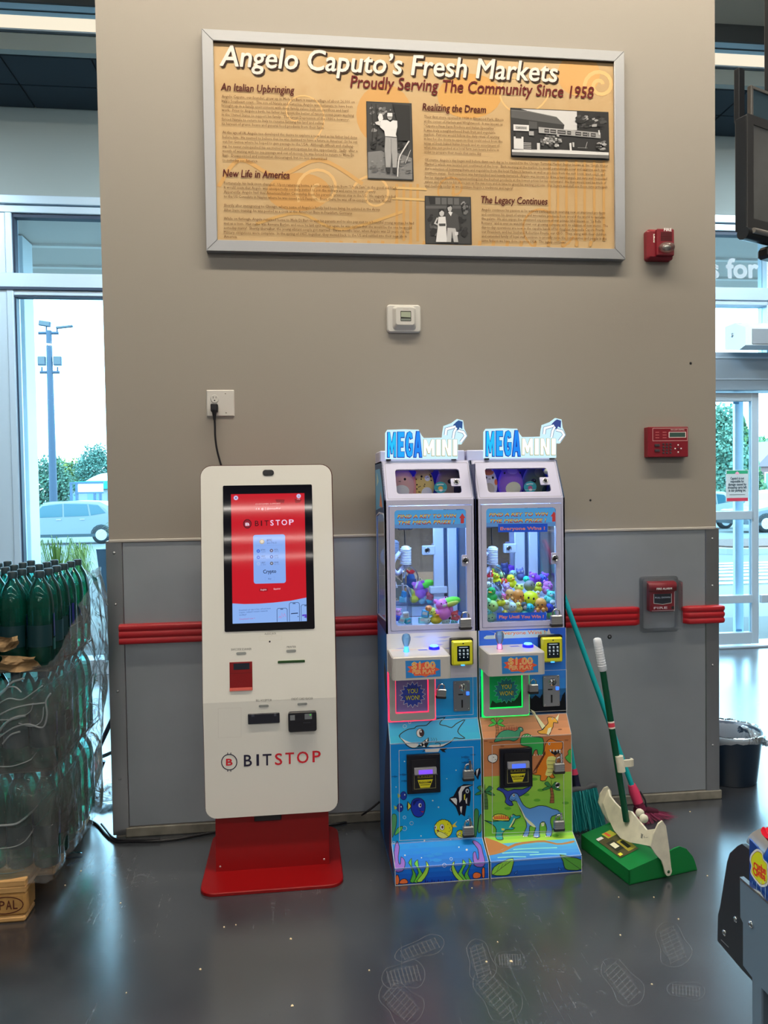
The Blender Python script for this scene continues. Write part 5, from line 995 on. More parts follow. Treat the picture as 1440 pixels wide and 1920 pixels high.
def silh(x, y, s, d=1, h='0a4f88'): A.fill([(x-s, y), (x-s*.3, y-s*.35), (x+s*.5, y-s*.2), (x+s, y-s*.02), (x+s*.5, y+s*.25), (x-s*.3, y+s*.35)], q_(h), 3); A.fill([(x-d*s*.8, y), (x-d*s*1.5, y-s*.35), (x-d*s*1.35, y), (x-d*s*1.5, y+s*.4)], q_(h))
for x, y, s in ((370, 670, 32), (385, 735, 30), (280, 690, 26), (1010, 490, 36), (1085, 465, 24), (1000, 545, 26)): silh(x, y, s)
for x, y, s in ((485, 1412, 38), (595, 1455, 42), (515, 1475, 36), (720, 1493, 48), (640, 1513, 46), (710, 1555, 52)): silh(x, y, s, 1, '1468ac')
A.build('bubbles_and_far_fish', cm1, kind='stuff')
def newA(base=.0016, P=OC): return Art(MT, P=P, bands=BANDS, base=base, eps=.00003)
A = newA(); poly(A, '2f86b8', [(320, 275), (360, 235), (420, 205), (478, 196), (495, 178), (545, 170), (602, 165), (640, 128), (690, 103), (790, 82), (748, 125), (740, 158), (800, 170), (858, 190), (900, 155), (950, 125), (995, 112), (945, 180), (922, 230), (955, 268), (995, 297), (940, 302), (890, 294), (850, 335), (790, 370), (740, 385), (640, 388), (560, 392), (455, 396), (400, 370), (350, 312)], 2, .0032)
A.fill([(330, 290), (385, 322), (450, 345), (520, 352), (500, 385), (456, 392), (402, 365), (352, 312)], q_('d8cdd0'), 2); A.fill([(625, 385), (740, 384), (800, 358), (870, 315), (885, 300), (820, 340), (740, 362), (640, 366)], q_('c8bcc8'), 2)
A.fill([(500, 388), (545, 345), (622, 290), (625, 340), (602, 388), (560, 380)], INK, 0)
for t in ([(528, 362), (548, 350), (552, 375)], [(556, 345), (580, 328), (578, 360)], [(588, 322), (614, 300), (606, 336)], [(560, 385), (575, 362), (590, 386)]): A.fill(t, q_('e8e4e4'))
A.fill(circ(537, 245, 42, 48, 20), INK); A.fill(circ(536, 245, 36, 42, 20), q_('e4dcdc')); A.fill(circ(550, 245, 24, 36, 16), q_('2a1418')); A.fill(circ(544, 230, 8, 12, 10), q_('f0f0f0'))
for x in (648, 672, 696): A.line([(x, 295), (x+12, 315), (x, 338)], .0012, INK)
A.line([(690, 350), (712, 342), (742, 352), (738, 378)], .0022, INK, sm=3); A.fill([(582, 405), (740, 402), (722, 436), (590, 440)], q_('c9bfc4')); A.line([(560, 436), (585, 418), (566, 412)], .002, INK); A.fill([(735, 404), (820, 398), (785, 420), (800, 442), (765, 434)], INK); A.build('shark_print', cm1)
A = newA(); poly(A, '162a8c', [(440, 1010), (455, 940), (500, 912), (545, 918), (582, 955), (585, 1030), (565, 1085), (520, 1108), (470, 1085)], 3, .0026); A.fill([(405, 940), (445, 985), (447, 1002), (408, 1045), (398, 1000)], INK); A.fill([(412, 955), (438, 988), (438, 1002), (412, 1030)], q_('b8a83a')); A.fill([(462, 950), (500, 925), (540, 930), (500, 945), (470, 990)], q_('0c1658'), 2); A.fill(circ(534, 985, 17, 22, 14), q_('d4dcec')); A.fill(circ(540, 985, 8, 13, 10), INK); A.line([(530, 1035), (555, 1052), (582, 1042)], .0018, INK, sm=3); A.fill([(540, 1046), (574, 1046), (562, 1062)], q_('8c2434')); A.build('blue_fish_print', cm1)
A = newA()
for x, y in ((365, 887), (328, 1010)): poly(A, '14297c', circ(x, y, 33, 44, 12), 0, .0016); A.fill([(x-32, y-6), (x-62, y-24), (x-56, y+22), (x-32, y+8)], q_('7c8a3a')); A.fill(circ(x+12, y-10, 6, 9, 8), q_('aab4cc'))
A.build('small_fish_print', cm1)
A = newA(); poly(A, '0c0c1c', [(878, 892), (925, 805), (985, 770), (1085, 774), (1035, 798), (1056, 850), (1052, 930), (1042, 992), (1012, 985), (995, 1098), (955, 1072), (938, 1092), (905, 1005), (880, 975), (836, 935), (842, 908)], 0, .0012)
for t in ([(940, 960), (930, 850), (960, 790), (1070, 776), (1000, 800), (965, 850), (962, 930)], [(845, 915), (905, 910), (915, 930), (912, 985), (885, 960)], [(945, 1000), (968, 995), (960, 1070), (948, 1040)], [(1000, 930), (1018, 905), (1018, 970), (1006, 965)]): A.fill(t, q_('c4ccd8'))
A.fill([(985, 880), (1000, 866), (998, 930), (986, 930)], q_('b8a830')); A.fill(circ(1020, 838, 19, 24, 12), q_('8c949c')); A.fill(circ(1022, 840, 9, 12, 8), INK); A.build('striped_fish_print', cm1)
A = newA(); poly(A, '0c0c1c', [(1092, 660), (1110, 615), (1150, 603), (1156, 650), (1138, 690), (1132, 722), (1112, 690)], 0, .001); A.fill([(1118, 690), (1112, 625), (1140, 606), (1128, 650)], q_('b4bcc8')); A.build('small_striped_fish_print', cm1)
for X, Y, R, sm_ in ((775, 1230, 92, 0), (948, 1282, 40, 1)):
    A = newA(); A.fill([(X+R*.95, Y-R*.4), (X+R*1.55, Y-R*.9), (X+R*1.3, Y-R*.5), (X+R*1.55, Y-R*.25), (X+R*.95, Y-R*.2)], q_('b8982a')) if not sm_ else None
    pts = []
    for k in range(40): a = k*math.pi/20; r_ = R*(1.06 if (k % 2 and math.sin(a) < -.1) else 1.0); pts.append((X+r_*math.cos(a), Y+r_*1.04*math.sin(a)))
    poly(A, 'c8ac18', pts, 0, .0024); A.fill([(X-R*.85, Y+R*.35), (X-R*.2, Y+R*.3), (X+R*.5, Y+R*.75), (X, Y+R*.98), (X-R*.5, Y+R*.85)], q_('d8cc58'), 3)
    A.line([(X-R*.9, Y+R*.6), (X-R*.55, Y+R*.28), (X-R*.1, Y+R*.38), (X+R*.55, Y+R*.8)], .0015, INK, sm=3); A.fill(circ(X-R*.15, Y-R*.22, R*.27, R*.36, 16), INK); A.fill(circ(X-R*.15, Y-R*.22, R*.23, R*.32, 16), q_('dcdcc8')); A.fill(circ(X-R*.12, Y-R*.22, R*.11, R*.17, 12), q_('3a1c14')); A.fill(circ(X-R*.88, Y-R*.18, R*.13, R*.24, 12), q_('dcdcc8')); A.fill(circ(X-R*.92, Y-R*.18, R*.06, R*.13, 10), INK); A.fill(circ(X-R*.62, Y+R*.17, R*.14, R*.1, 10), q_('5a2c14'))
    for a_, b_ in ((.45, -.6), (.65, -.2), (.6, .2), (.75, .05), (.35, .45), (.15, .35)): A.fill([(X+R*a_, Y+R*b_), (X+R*(a_+.1), Y+R*(b_+.05)), (X+R*(a_+.02), Y+R*(b_+.14))], INK)
    A.build('pufferfish_print', cm1)
A = newA(.0014)
G1, G2 = '3f7a34', '2c5c30'
for h, pts in (('3c7a50', [(248, 1300), (245, 1110), (262, 1075), (292, 1095), (290, 1190), (262, 1290)]), ('4a9a48', [(275, 1290), (300, 1225), (352, 1200), (345, 1240), (300, 1280)]), ('2f6a3c', [(1095, 1290), (1092, 1060), (1112, 1020), (1138, 1055), (1128, 1180), (1112, 1300)]), ('3c7a44', [(1130, 1260), (1140, 1120), (1165, 1082), (1166, 1240)])): poly(A, h, pts, 3, .0018)
def frond(h, pts): poly(A, h, pts, 2, .0022)
for dx, fl in ((0, 1), (1485, -1)):
    X = lambda x: dx+fl*x
    frond('3f8a30', [(X(430), 1770), (X(460), 1690), (X(430), 1600), (X(418), 1580), (X(448), 1535), (X(450), 1620), (X(490), 1690), (X(485), 1775)]); frond('4c9a34', [(X(470), 1775), (X(520), 1680), (X(480), 1600), (X(485), 1575), (X(512), 1550), (X(520), 1620), (X(560), 1690), (X(530), 1770)]); frond('7aa838', [(X(500), 1765), (X(560), 1690), (X(600), 1610), (X(596), 1565), (X(626), 1610), (X(610), 1690), (X(550), 1770)])
frond('6a4c9a', [(272, 1660), (276, 1540), (268, 1470), (298, 1350), (322, 1420), (310, 1520), (318, 1590), (335, 1590), (340, 1522), (376, 1555), (380, 1610), (352, 1662)]); frond('6a4c9a', [(1160, 1620), (1090, 1600), (1080, 1490), (1105, 1470), (1120, 1540), (1140, 1540), (1130, 1440), (1075, 1370), (1098, 1352), (1160, 1400), (1180, 1480), (1198, 1540), (1196, 1600)])
for pts in ([(284, 1795), (284, 1715), (306, 1700), (322, 1750), (312, 1795)], [(322, 1790), (340, 1750), (380, 1740), (408, 1765), (400, 1788)], [(1085, 1735), (1080, 1690), (1115, 1672), (1160, 1690), (1150, 1728)], [(1175, 1725), (1172, 1640), (1196, 1625), (1198, 1722)]): frond('c8552c', pts)
for k in range(14): x = 580+k*22; A.fill([(x, 1782), (x+10, 1740+12*(k % 3)), (x+22, 1780)], q_('0c1c6a'))
A.build('seaweed_and_coral_print', cm1, kind='stuff')
A = newA(.0034); frame_lines(A, x0, x1); door_outline(A, [(318, 420), (1080, 382), (1085, 1310), (322, 1345)], 0); A.build('white_edge_lines', cm1, kind='stuff')
# ---------------- dinosaur print
x0, x1 = 1.469, 1.82
A = newA(.0003, DC)
grad(A, x0, x1, S0_, S1_, '14448e', '1a5cae', 3); grad(A, x0, x1, S1_, S1_+.075, '2468ba', '3f8ad0', 5); grad(A, x0, x1, S1_+.075, S2_, '7ea83c', '6ca238', 2); grad(A, x0, x1, S2_, S2_+.235, '5c9830', '7aa03c', 7); grad(A, x0, x1, S2_+.235, S3_, 'a06844', '98613c', 5); grad(A, x0, x1, S3_, S4_, 'a87450', '96684a', 3); grad(A, x0, x1, S4_, S4_+.10, '0f2a4a', '1c5080', 4); grad(A, x0, x1, S4_+.10, S5_, '2a6cc0', '2450d8', 6)
A.build('dinosaur_backdrop', cm2)
A = newA(.0007, DC)
A.fill([(100, 1390), (240, 1440), (370, 1500), (150, 1585), (135, 1560)], q_('8a5c34'), 0); A.fill([(150, 1570), (300, 1530), (440, 1465), (600, 1440), (760, 1430), (900, 1462), (1000, 1450), (1078, 1432), (1085, 1452), (1000, 1470), (890, 1478), (760, 1450), (600, 1462), (450, 1490), (310, 1560), (165, 1595)], q_('8a6038'), 2)
for a, b, c, d in ((300, 1570, 700, 1560), (420, 1530, 900, 1510), (250, 1620, 560, 1610), (600, 1590, 1000, 1580)): A.line([(a, b), ((a+c)/2, b-12), (c, d)], .004, q_('6aaee4'))
for x, y in ((360, 1080), (560, 930), (680, 990), (650, 760), (720, 880), (600, 1380), (880, 1380), (990, 1020)): A.fill(circ(x, y, 38, 16, 10), q_('4a8428'))
for x, y in ((120, 345), (180, 358), (700, 300), (1000, 335), (930, 220), (300, 400), (620, 430)): A.fill(circ(x, y, 24, 8, 9), q_('7c4a30'))
for k in range(5): A.line([(100+k*60, 130+k*20), (220+k*70, 110+k*22)], .003, q_('8c5c40'))
A.build('ground_print', cm2, kind='stuff')
def palm(A, x, y, s, h, tr):
    poly(A, tr, [(x-s*.18, y), (x-s*.05, y+s*.8), (x-s*.16, y+s*1.7), (x+s*.3, y+s*1.7), (x+s*.28, y+s*.8), (x+s*.1, y)], 0, .0014)
    for k in range(4): A.line([(x-s*.12, y+s*(.4+.35*k)), (x+s*.28, y+s*(.38+.35*k))], .0012, INK)
    for dx, dy in ((-1.0, .25), (-.75, -.45), (.0, -.6), (.8, -.4), (1.0, .3)): poly(A, h, [(x, y), (x+s*dx*.5, y+s*dy*.8-s*.28), (x+s*dx, y+s*dy), (x+s*dx*.6, y+s*dy*.6+s*.12)], 2, .0016)
A = newA(.0012, DC); palm(A, 240, 160, 92, '3a9a3c', '8a5a34'); palm(A, 835, 850, 100, '2c6a38', '7a4a30'); palm(A, 110, 900, 110, '2c6a3c', '3a5a34'); A.build('palm_print', cm2, kind='stuff')
def dino(nm, parts, extra=None, base=.0018):
    A = newA(base, DC)
    for h, pts, sm in parts: poly(A, h, pts, sm, .0024)
    if extra: extra(A)
    A.build(nm, cm2)
def eye(A, x, y, r): A.fill(circ(x, y, r, r*1.2, 10), q_('d8d8c8')); A.fill(circ(x+r*.2, y, r*.5, r*.7, 8), INK)
def e1(A):
    for k in range(7): A.fill([(275+k*28, 235-6*k % 20), (290+k*28, 182+5*(k % 3)), (305+k*28, 228)], q_('8a4a34'))
    A.line([(300, 300), (290, 330)], .0016, INK); eye(A, 505, 215, 7)
dino('spiny_dinosaur_print', [('2f7a5c', [(215, 355), (230, 320), (280, 250), (360, 225), (440, 240), (470, 215), (480, 198), (515, 200), (528, 235), (500, 250), (490, 290), (460, 330), (420, 345), (380, 335), (300, 340)], 2)], e1)
def e2(A):
    for k in range(4): A.line([(520+k*30, 300), (540+k*28, 285)], .003, q_('9adc9a'))
    for x in (640, 670, 700, 725): A.fill([(x, 500), (x+10, 485), (x+18, 502)], q_('c8c0a8'))
dino('green_horned_dinosaur_print', [('2c8a44', [(500, 330), (520, 285), (580, 268), (640, 300), (740, 310), (750, 400), (740, 490), (690, 495), (680, 440), (650, 450), (630, 505), (612, 490), (620, 420), (560, 400), (505, 385)], 2)], e2)
def e3(A):
    A.fill([(600, -5), (650, 20), (710, 110), (770, 185), (735, 222), (690, 140), (640, 60)], q_('cdbf90')); A.line([(600, -5), (650, 60), (690, 140), (735, 222), (770, 185)], .002, INK); A.fill([(880, 100), (912, 60), (925, 35), (905, 130)], q_('c8bc94')); A.fill([(785, 270), (800, 210), (835, 195), (830, 240), (805, 280)], q_('d8cc98')); eye(A, 848, 105, 8)
dino('winged_dinosaur_print', [('c8822c', [(720, 270), (690, 255), (690, 238), (740, 225), (770, 185), (800, 150), (790, 95), (825, 85), (880, 100), (908, 150), (860, 145), (855, 190), (830, 240), (812, 282), (770, 272)], 2)], e3)
def e4(A):
    A.fill([(805, 440), (860, 462), (935, 432), (920, 470), (880, 498), (840, 480)], INK); [A.fill([(x, 438+(x-800)*.02), (x+12, 470), (x+22, 436)], q_('e8e4d8')) for x in (815, 850, 885, 915)]
    A.fill([(800, 515), (885, 520), (868, 640), (830, 720), (768, 715), (790, 640), (780, 580)], q_('c8bc6a'), 2)
    for k in range(4): A.line([(792, 560+k*42), (872, 562+k*42)], .0014, INK)
    eye(A, 812, 375, 12); [A.fill([(668-k*12+8, 640+k*14), (690+k*16, 590-k*28), (700+k*14, 620-k*26)], q_('4a2414')) for k in range(6)]
dino('orange_dinosaur_print', [('c4641c', [(620, 700), (670, 690), (680, 640), (740, 530), (755, 470), (762, 400), (790, 345), (830, 320), (890, 345), (950, 350), (958, 400), (940, 440), (860, 460), (880, 520), (885, 600), (850, 700), (875, 740), (830, 750), (800, 720), (770, 775), (715, 772), (720, 720), (670, 715)], 2)], e4)
def e5(A):
    A.fill([(455, 1000), (500, 1070), (555, 1175), (620, 1230), (668, 1285), (610, 1265), (545, 1190), (505, 1100)], q_('d2c490'), 2); eye(A, 425, 935, 14); A.fill([(722, 1238), (760, 1230), (755, 1270), (728, 1275)], q_('c8bc90')); A.line([(385, 975), (420, 990), (450, 975)], .0014, INK)
    for x in (545, 660, 790): [A.fill([(x-20+k*18, 1395), (x-12+k*18, 1378), (x-4+k*18, 1396)], q_('c8ccd8')) for k in range(3)]
dino('blue_flying_dinosaur_print', [('2c3c8c', [(240, 870), (275, 840), (300, 850), (360, 890), (430, 870), (520, 872), (620, 830), (580, 890), (500, 945), (440, 960), (400, 1000), (420, 1040), (380, 1050), (330, 1010), (340, 970), (310, 910), (270, 885)], 2)], None, .0015)
dino('long_neck_dinosaur_print', [('4a78b8', [(375, 985), (385, 945), (420, 912), (465, 920), (490, 965), (530, 1040), (600, 1080), (690, 1050), (780, 1055), (850, 1085), (905, 1095), (915, 1140), (840, 1165), (825, 1230), (845, 1310), (835, 1385), (780, 1380), (785, 1300), (760, 1225), (715, 1240), (705, 1310), (710, 1395), (640, 1395), (665, 1290), (600, 1270), (595, 1330), (580, 1385), (525, 1380), (565, 1280), (550, 1200), (505, 1110), (455, 1000), (410, 1000)], 2)], e5)
def e6(A):
    for k in range(7): A.fill([(208+k*23, 1195), (212+k*23, 1150+4*abs(k-3)), (226+k*23, 1150+4*abs(k-3)), (232+k*23, 1198)], q_('c8502c'))
    eye(A, 405, 1160, 9); A.fill([(390, 1285), (440, 1190), (430, 1180), (400, 1240), (370, 1290)], q_('c8bc70')); A.fill([(290, 1295), (325, 1298), (322, 1318), (292, 1318)], q_('c8bc50'))
dino('sail_dinosaur_print', [('c8a83c', [(198, 1205), (215, 1150), (290, 1140), (355, 1165), (372, 1212)], 2), ('1f8088', [(95, 1205), (180, 1225), (280, 1212), (370, 1218), (392, 1170), (420, 1142), (450, 1160), (495, 1158), (490, 1180), (445, 1195), (425, 1240), (395, 1280), (435, 1290), (400, 1312), (340, 1310), (300, 1360), (310, 1420), (250, 1425), (225, 1390), (235, 1310), (195, 1255)], 2)], e6)
def e7(A): [A.fill(circ(x, y, 5, n=7), INK) for x, y in ((205, 520), (225, 545))]
dino('white_ram_print', [('b8b4ac', [(145, 515), (165, 495), (220, 488), (248, 510), (240, 560), (200, 582), (150, 560)], 3)], e7)
A = newA(.0014, DC)
poly(A, '6aa038', [(185, 1800), (210, 1720), (300, 1665), (416, 1628), (410, 1720), (380, 1795), (300, 1812)], 2, .0026); A.line([(195, 1805), (290, 1730), (400, 1650)], .0016, INK); [A.line([(240+k*42, 1765-k*30), (270+k*38, 1700-k*14)], .001, INK) for k in range(4)]
poly(A, '3f7a30', [(930, 1590), (1040, 1610), (1164, 1640), (1164, 1742), (1050, 1752), (985, 1735), (965, 1660)], 2, .0026); A.line([(935, 1595), (1040, 1665), (1150, 1740)], .0016, INK); poly(A, '2a64b0', [(430, 1790), (465, 1755), (455, 1795)], 0, .0016); poly(A, '2a64b0', [(918, 1755), (912, 1718), (945, 1752)], 0, .0016); poly(A, '3f8a38', [(1010, 560), (985, 520), (1020, 490), (1015, 455), (1055, 435), (1056, 585)], 2, .0016)
A.build('leaf_print', cm2, kind='stuff')
A = newA(.0008, lambda x, y: mhit(690+x/3.6, 1170+y/3.6))
A.fill([(1062, 598), (1062, 500), (1085, 480), (1105, 505), (1130, 478), (1160, 500), (1175, 470), (1190, 520), (1300, 520), (1312, 480), (1330, 455), (1336, 595)], q_('05080f')); A.fill([(760, 350), (790, 400), (800, 560), (760, 600)], q_('0a2a1c'))
A.fill([(782, 100), (800, 78), (860, 75), (880, 52), (1180, 40), (1215, 62), (1290, 70), (1270, 84), (1180, 88), (860, 100)], q_('8fa8d8'), 2); A.fill([(855, 60), (875, 35), (888, 70), (880, 95), (850, 95)], q_('c8d0e8')); A.fill([(1205, 60), (1220, 30), (1232, 62), (1222, 84)], q_('c8d0e8'))
A.text('Everyone Wins !', (898, 72), (1196, 66), .020, q_('c8b080'), .035); A.text('Everyone Wins !', (900, 72), (1194, 66), .020, q_('b8483a'), .006)
A.build('forest_and_slogan_print', cm2, kind='stuff')
A = newA(.0036, DC); frame_lines(A, x0, x1); door_outline(A, [(188, 388), (962, 350), (975, 1320), (190, 1345)], 0); A.build('white_edge_lines', cm2, kind='stuff')
# print on the ocean machine's outer side
A = Art(lambda y, z, d: Vector((1.112-d, y, z)), base=.0004, eps=.00003)
for pts, h in (([(-.53, .01), (-.44, .10), (-.43, .47), (-.39, .56), (-.30, .4), (-.22, .2), (-.2, .01)], '141c44'), ([(-.50, .02), (-.45, .09), (-.44, .2), (-.40, .12), (-.38, .03)], '6a2438'), ([(-.38, .60), (-.30, .70), (-.30, .78), (-.36, .74)], '3a3428')): A.fill(pts, q_(h), 0)
A.fill([(-.36, 1.38), (-.33, 1.46), (-.25, 1.53), (-.08, 1.53), (-.08, 1.36), (-.2, 1.37)], q_('4a8ab8')); A.fill([(-.33, 1.375), (-.27, 1.44), (-.22, 1.38)], q_('c86a4a')); A.fill([(-.20, 1.48), (-.14, 1.52), (-.12, 1.46)], q_('9ac0d8')); A.build('side_print', cm1, kind='stuff')
# ================================================================== SOFT TOYS IN THE SHOWCASES
def plush(h, k=1.9, rough=.95):
    return mat('plush_%s' % h, hx(h, k), rough, spec=.1, bump=(420, .5, .002))
EYE = mat('toy_eye', (.01, .01, .014), .15)
def soft(px, py, Y, w, h, body, label, feats, tilt=0):
    """egg-shaped plush standing in the showcase; px, py = its middle"""
    p = aty(px, py, Y); t = thing('plush_toy', (p.x, p.y, max(1.4062, p.z-h/2)), label, 'plush toy', 'plush toys in the prize showcases'); p = Vector((p.x, p.y, max(1.4062, p.z-h/2)+h/2)); b = B().m(plush(body))
    prof = []
    for i in range(13): th = math.pi*i/12; r = math.sin(th)**.8*w/2*(1+.16*math.cos(th)); prof.append((max(r, 1e-4), -math.cos(th)*h/2))
    n = 20; vs = [p+Vector((r*math.cos(2*math.pi*q/n), r*.62*math.sin(2*math.pi*q/n), z)) for r, z in prof for q in range(n)]
    b.add(vs, [[i*n+q, i*n+(q+1) % n, (i+1)*n+(q+1) % n, (i+1)*n+q] for i in range(12) for q in range(n)], True); b.build('body', t)
    def on(u, v, off=.0):   # point on the front of the body, u,v in -1..1
        z = v*h/2; th = math.acos(max(-1, min(1, -v))); r = math.sin(th)**.8*w/2*(1-.16*v); x = u*w/2; k = max(0, 1-(x/max(r, 1e-4))**2); return p+Vector((x, -r*.62*math.sqrt(k)-off, z))
    def patch(nm, u0, v0, ru, rv, mm, off=.0012, n=18):
        b = B().m(mm); c = on(u0, v0, off); ring = [on(u0+ru*math.cos(2*math.pi*k/n), v0+rv*math.sin(2*math.pi*k/n), off) for k in range(n)]; mid = [on(u0+.5*ru*math.cos(2*math.pi*k/n), v0+.5*rv*math.sin(2*math.pi*k/n), off*1.6) for k in range(n)]
        b.add([c]+mid+ring, [[0, 1+k, 1+(k+1) % n] for k in range(n)]+[[1+k, 1+n+k, 1+n+(k+1) % n, 1+(k+1) % n] for k in range(n)], True); return b.build(nm, t)
    def ball(nm, u, v, r, mm, off=0): c = on(u, v, off); B().m(mm).ell(c, r, 12, 8).build(nm, t)
    feats(patch, ball, on, t); return t
def eyes(ball, u0, u1, v, r=.0048):
    for u in (u0, u1): ball('eye', u, v, (r, r*.5, r*1.15), EYE)
cream = plush('d8cfb4')
def f_pink(P_, Bl, on, t):
    P_('belly', -.1, -.48, .62, .40, cream); eyes(Bl, -.62, .18, .28); Bl('mouth', -.22, .14, (.006, .001, .0012), EYE); B().m(plush('c47a78')).ell(on(.95, -.25, -.012), (.010, .012, .045), 10, 8).build('fin', t)
soft(753, 911, -.272, .104, .125, 'd8928c', 'pink egg-shaped plush with cream belly, leftmost in the ocean machine showcase', f_pink)
def f_cheet(P_, Bl, on, t):
    P_('belly', .22, -.60, .52, .36, plush('c8c4b8')); P_('muzzle', .28, .32, .26, .18, plush('e4dfd4')); Bl('nose', .30, .38, (.004, .002, .003), EYE); eyes(Bl, -.25, .62, .44, .0042)
    r = random.Random(4)
    for _ in range(22):
        u, v = r.uniform(-.8, .8), r.uniform(-.7, .85)
        if abs(u) < .92*math.sqrt(max(0, 1-v*v)) and not (v < -.2 and abs(u-.22) < .5): P_('spot', u, v, r.uniform(.035, .08), r.uniform(.025, .05), mat('plush_spot', (.02, .016, .012), .9), .0014, 8)
    for u in (-.45, .75): B().m(plush('a08060')).ell(on(u, .86, -.012), (.012, .008, .012), 10, 7).build('ear', t)
soft(794, 909, -.262, .086, .125, 'c8a464', 'spotted tan plush with white muzzle in the ocean machine showcase', f_cheet)
def f_grey(P_, Bl, on, t):
    Bl('eye', .0, .06, (.0105, .004, .009), EYE); Bl('eye_glint', .06, .10, (.002, .005, .002), plush('f4f4f4')); P_('muzzle', .62, -.45, .34, .42, plush('34303a')); B().m(plush('6a5c4c')).ell(on(-.4, .78, -.01), (.022, .012, .026), 12, 8).build('ear', t); B().m(plush('5c5044')).ell(on(.55, .8, -.01), (.022, .012, .022), 12, 8).build('ear', t)
soft(841, 905, -.225, .104, .130, '8a7a64', 'grey-brown plush with one big black eye in the ocean machine showcase', f_grey)
def hangtag(px, py, Y, r, lab, h1):
    p = aty(px, py, Y); t = thing('hang_tag', (p.x, p.y, p.z-r), lab, 'tag', 'round paper tags in the showcases'); B().m(q_('2a8088')).prism(circ(p.x, p.z, r*1.15, r, 20), FY(Y), 0, .0012).build('card', t)
    A = Art(FY(Y), base=.0014); A.fill(circ(p.x, p.z-r*.15, r*.42, r*.38, 12), q_(h1)); A.fill(circ(p.x+r*.05, p.z-r*.5, r*.32, r*.2, 10), q_('d8d4c8')); A.line([(p.x-r*.7, p.z+r*.45), (p.x, p.z+r*.55), (p.x+r*.55, p.z+r*.52)], r*.2, q_('9cc8cc')); A.line([(p.x-r, p.z-r*.5), (p.x+r, p.z-r*.46)], r*.06, q_('b8dcdc')); A.build('print', t)
hangtag(826, 914, -.338, .0225, 'round teal paper tag in front of the grey-brown plush', 'c88a3c')
def f_red(P_, Bl, on, t):
    P_('cap', 0, .72, .62, .26, plush('d86a3c')); P_('belly', .0, -.45, .6, .42, plush('a8a294')); eyes(Bl, -.28, .42, .30); Bl('mouth', .08, .22, (.006, .001, .0012), EYE); P_('patch', .78, .02, .20, .2, plush('c8623c')); P_('patch', .4, -.86, .3, .08, plush('c8623c'))
soft(914, 907, -.272, .080, .125, 'cfc8bc', 'white and orange plush with grey belly, leftmost in the dinosaur machine showcase', f_red)
def f_purp(P_, Bl, on, t):
    P_('belly', .08, -.42, .62, .42, plush('c8bc9c')); P_('snout', .05, .68, .42, .22, plush('9078b0'), .004); eyes(Bl, -.55, .7, .55, .004); [B().m(plush('5a3c8a')).ell(on(u, .88, -.01), (.012, .01, .012), 10, 7).build('ear', t) for u in (-.55, .6)]
soft(957, 907, -.262, .104, .128, '7a58a8', 'purple plush with cream belly in the middle of the dinosaur machine showcase', f_purp)
def f_green(P_, Bl, on, t):
    Bl('eye', -.25, .02, (.0105, .004, .009), EYE); Bl('eye_glint', -.19, .06, (.002, .005, .002), plush('f4f4f4')); P_('muzzle', .7, -.6, .26, .3, plush('1f4446')); P_('crown', .25, .55, .4, .3, plush('7c8a60'))
soft(1002, 906, -.225, .104, .130, '566a54', 'dark green plush with a black eye, rightmost in the dinosaur machine showcase', f_green)
hangtag(994, 913, -.338, .0225, 'round teal paper tag in front of the dark green plush', '8a4a6a')
p = aty(1026, 884, -.325); t = thing('plush_ball', (p.x, p.y, p.z-.014), 'small grey plush ball above the dinosaur showcase lock', 'plush toy'); B().m(plush('8c948c')).ell(p, (.0155, .010, .0125), 14, 9).build('ball', t)
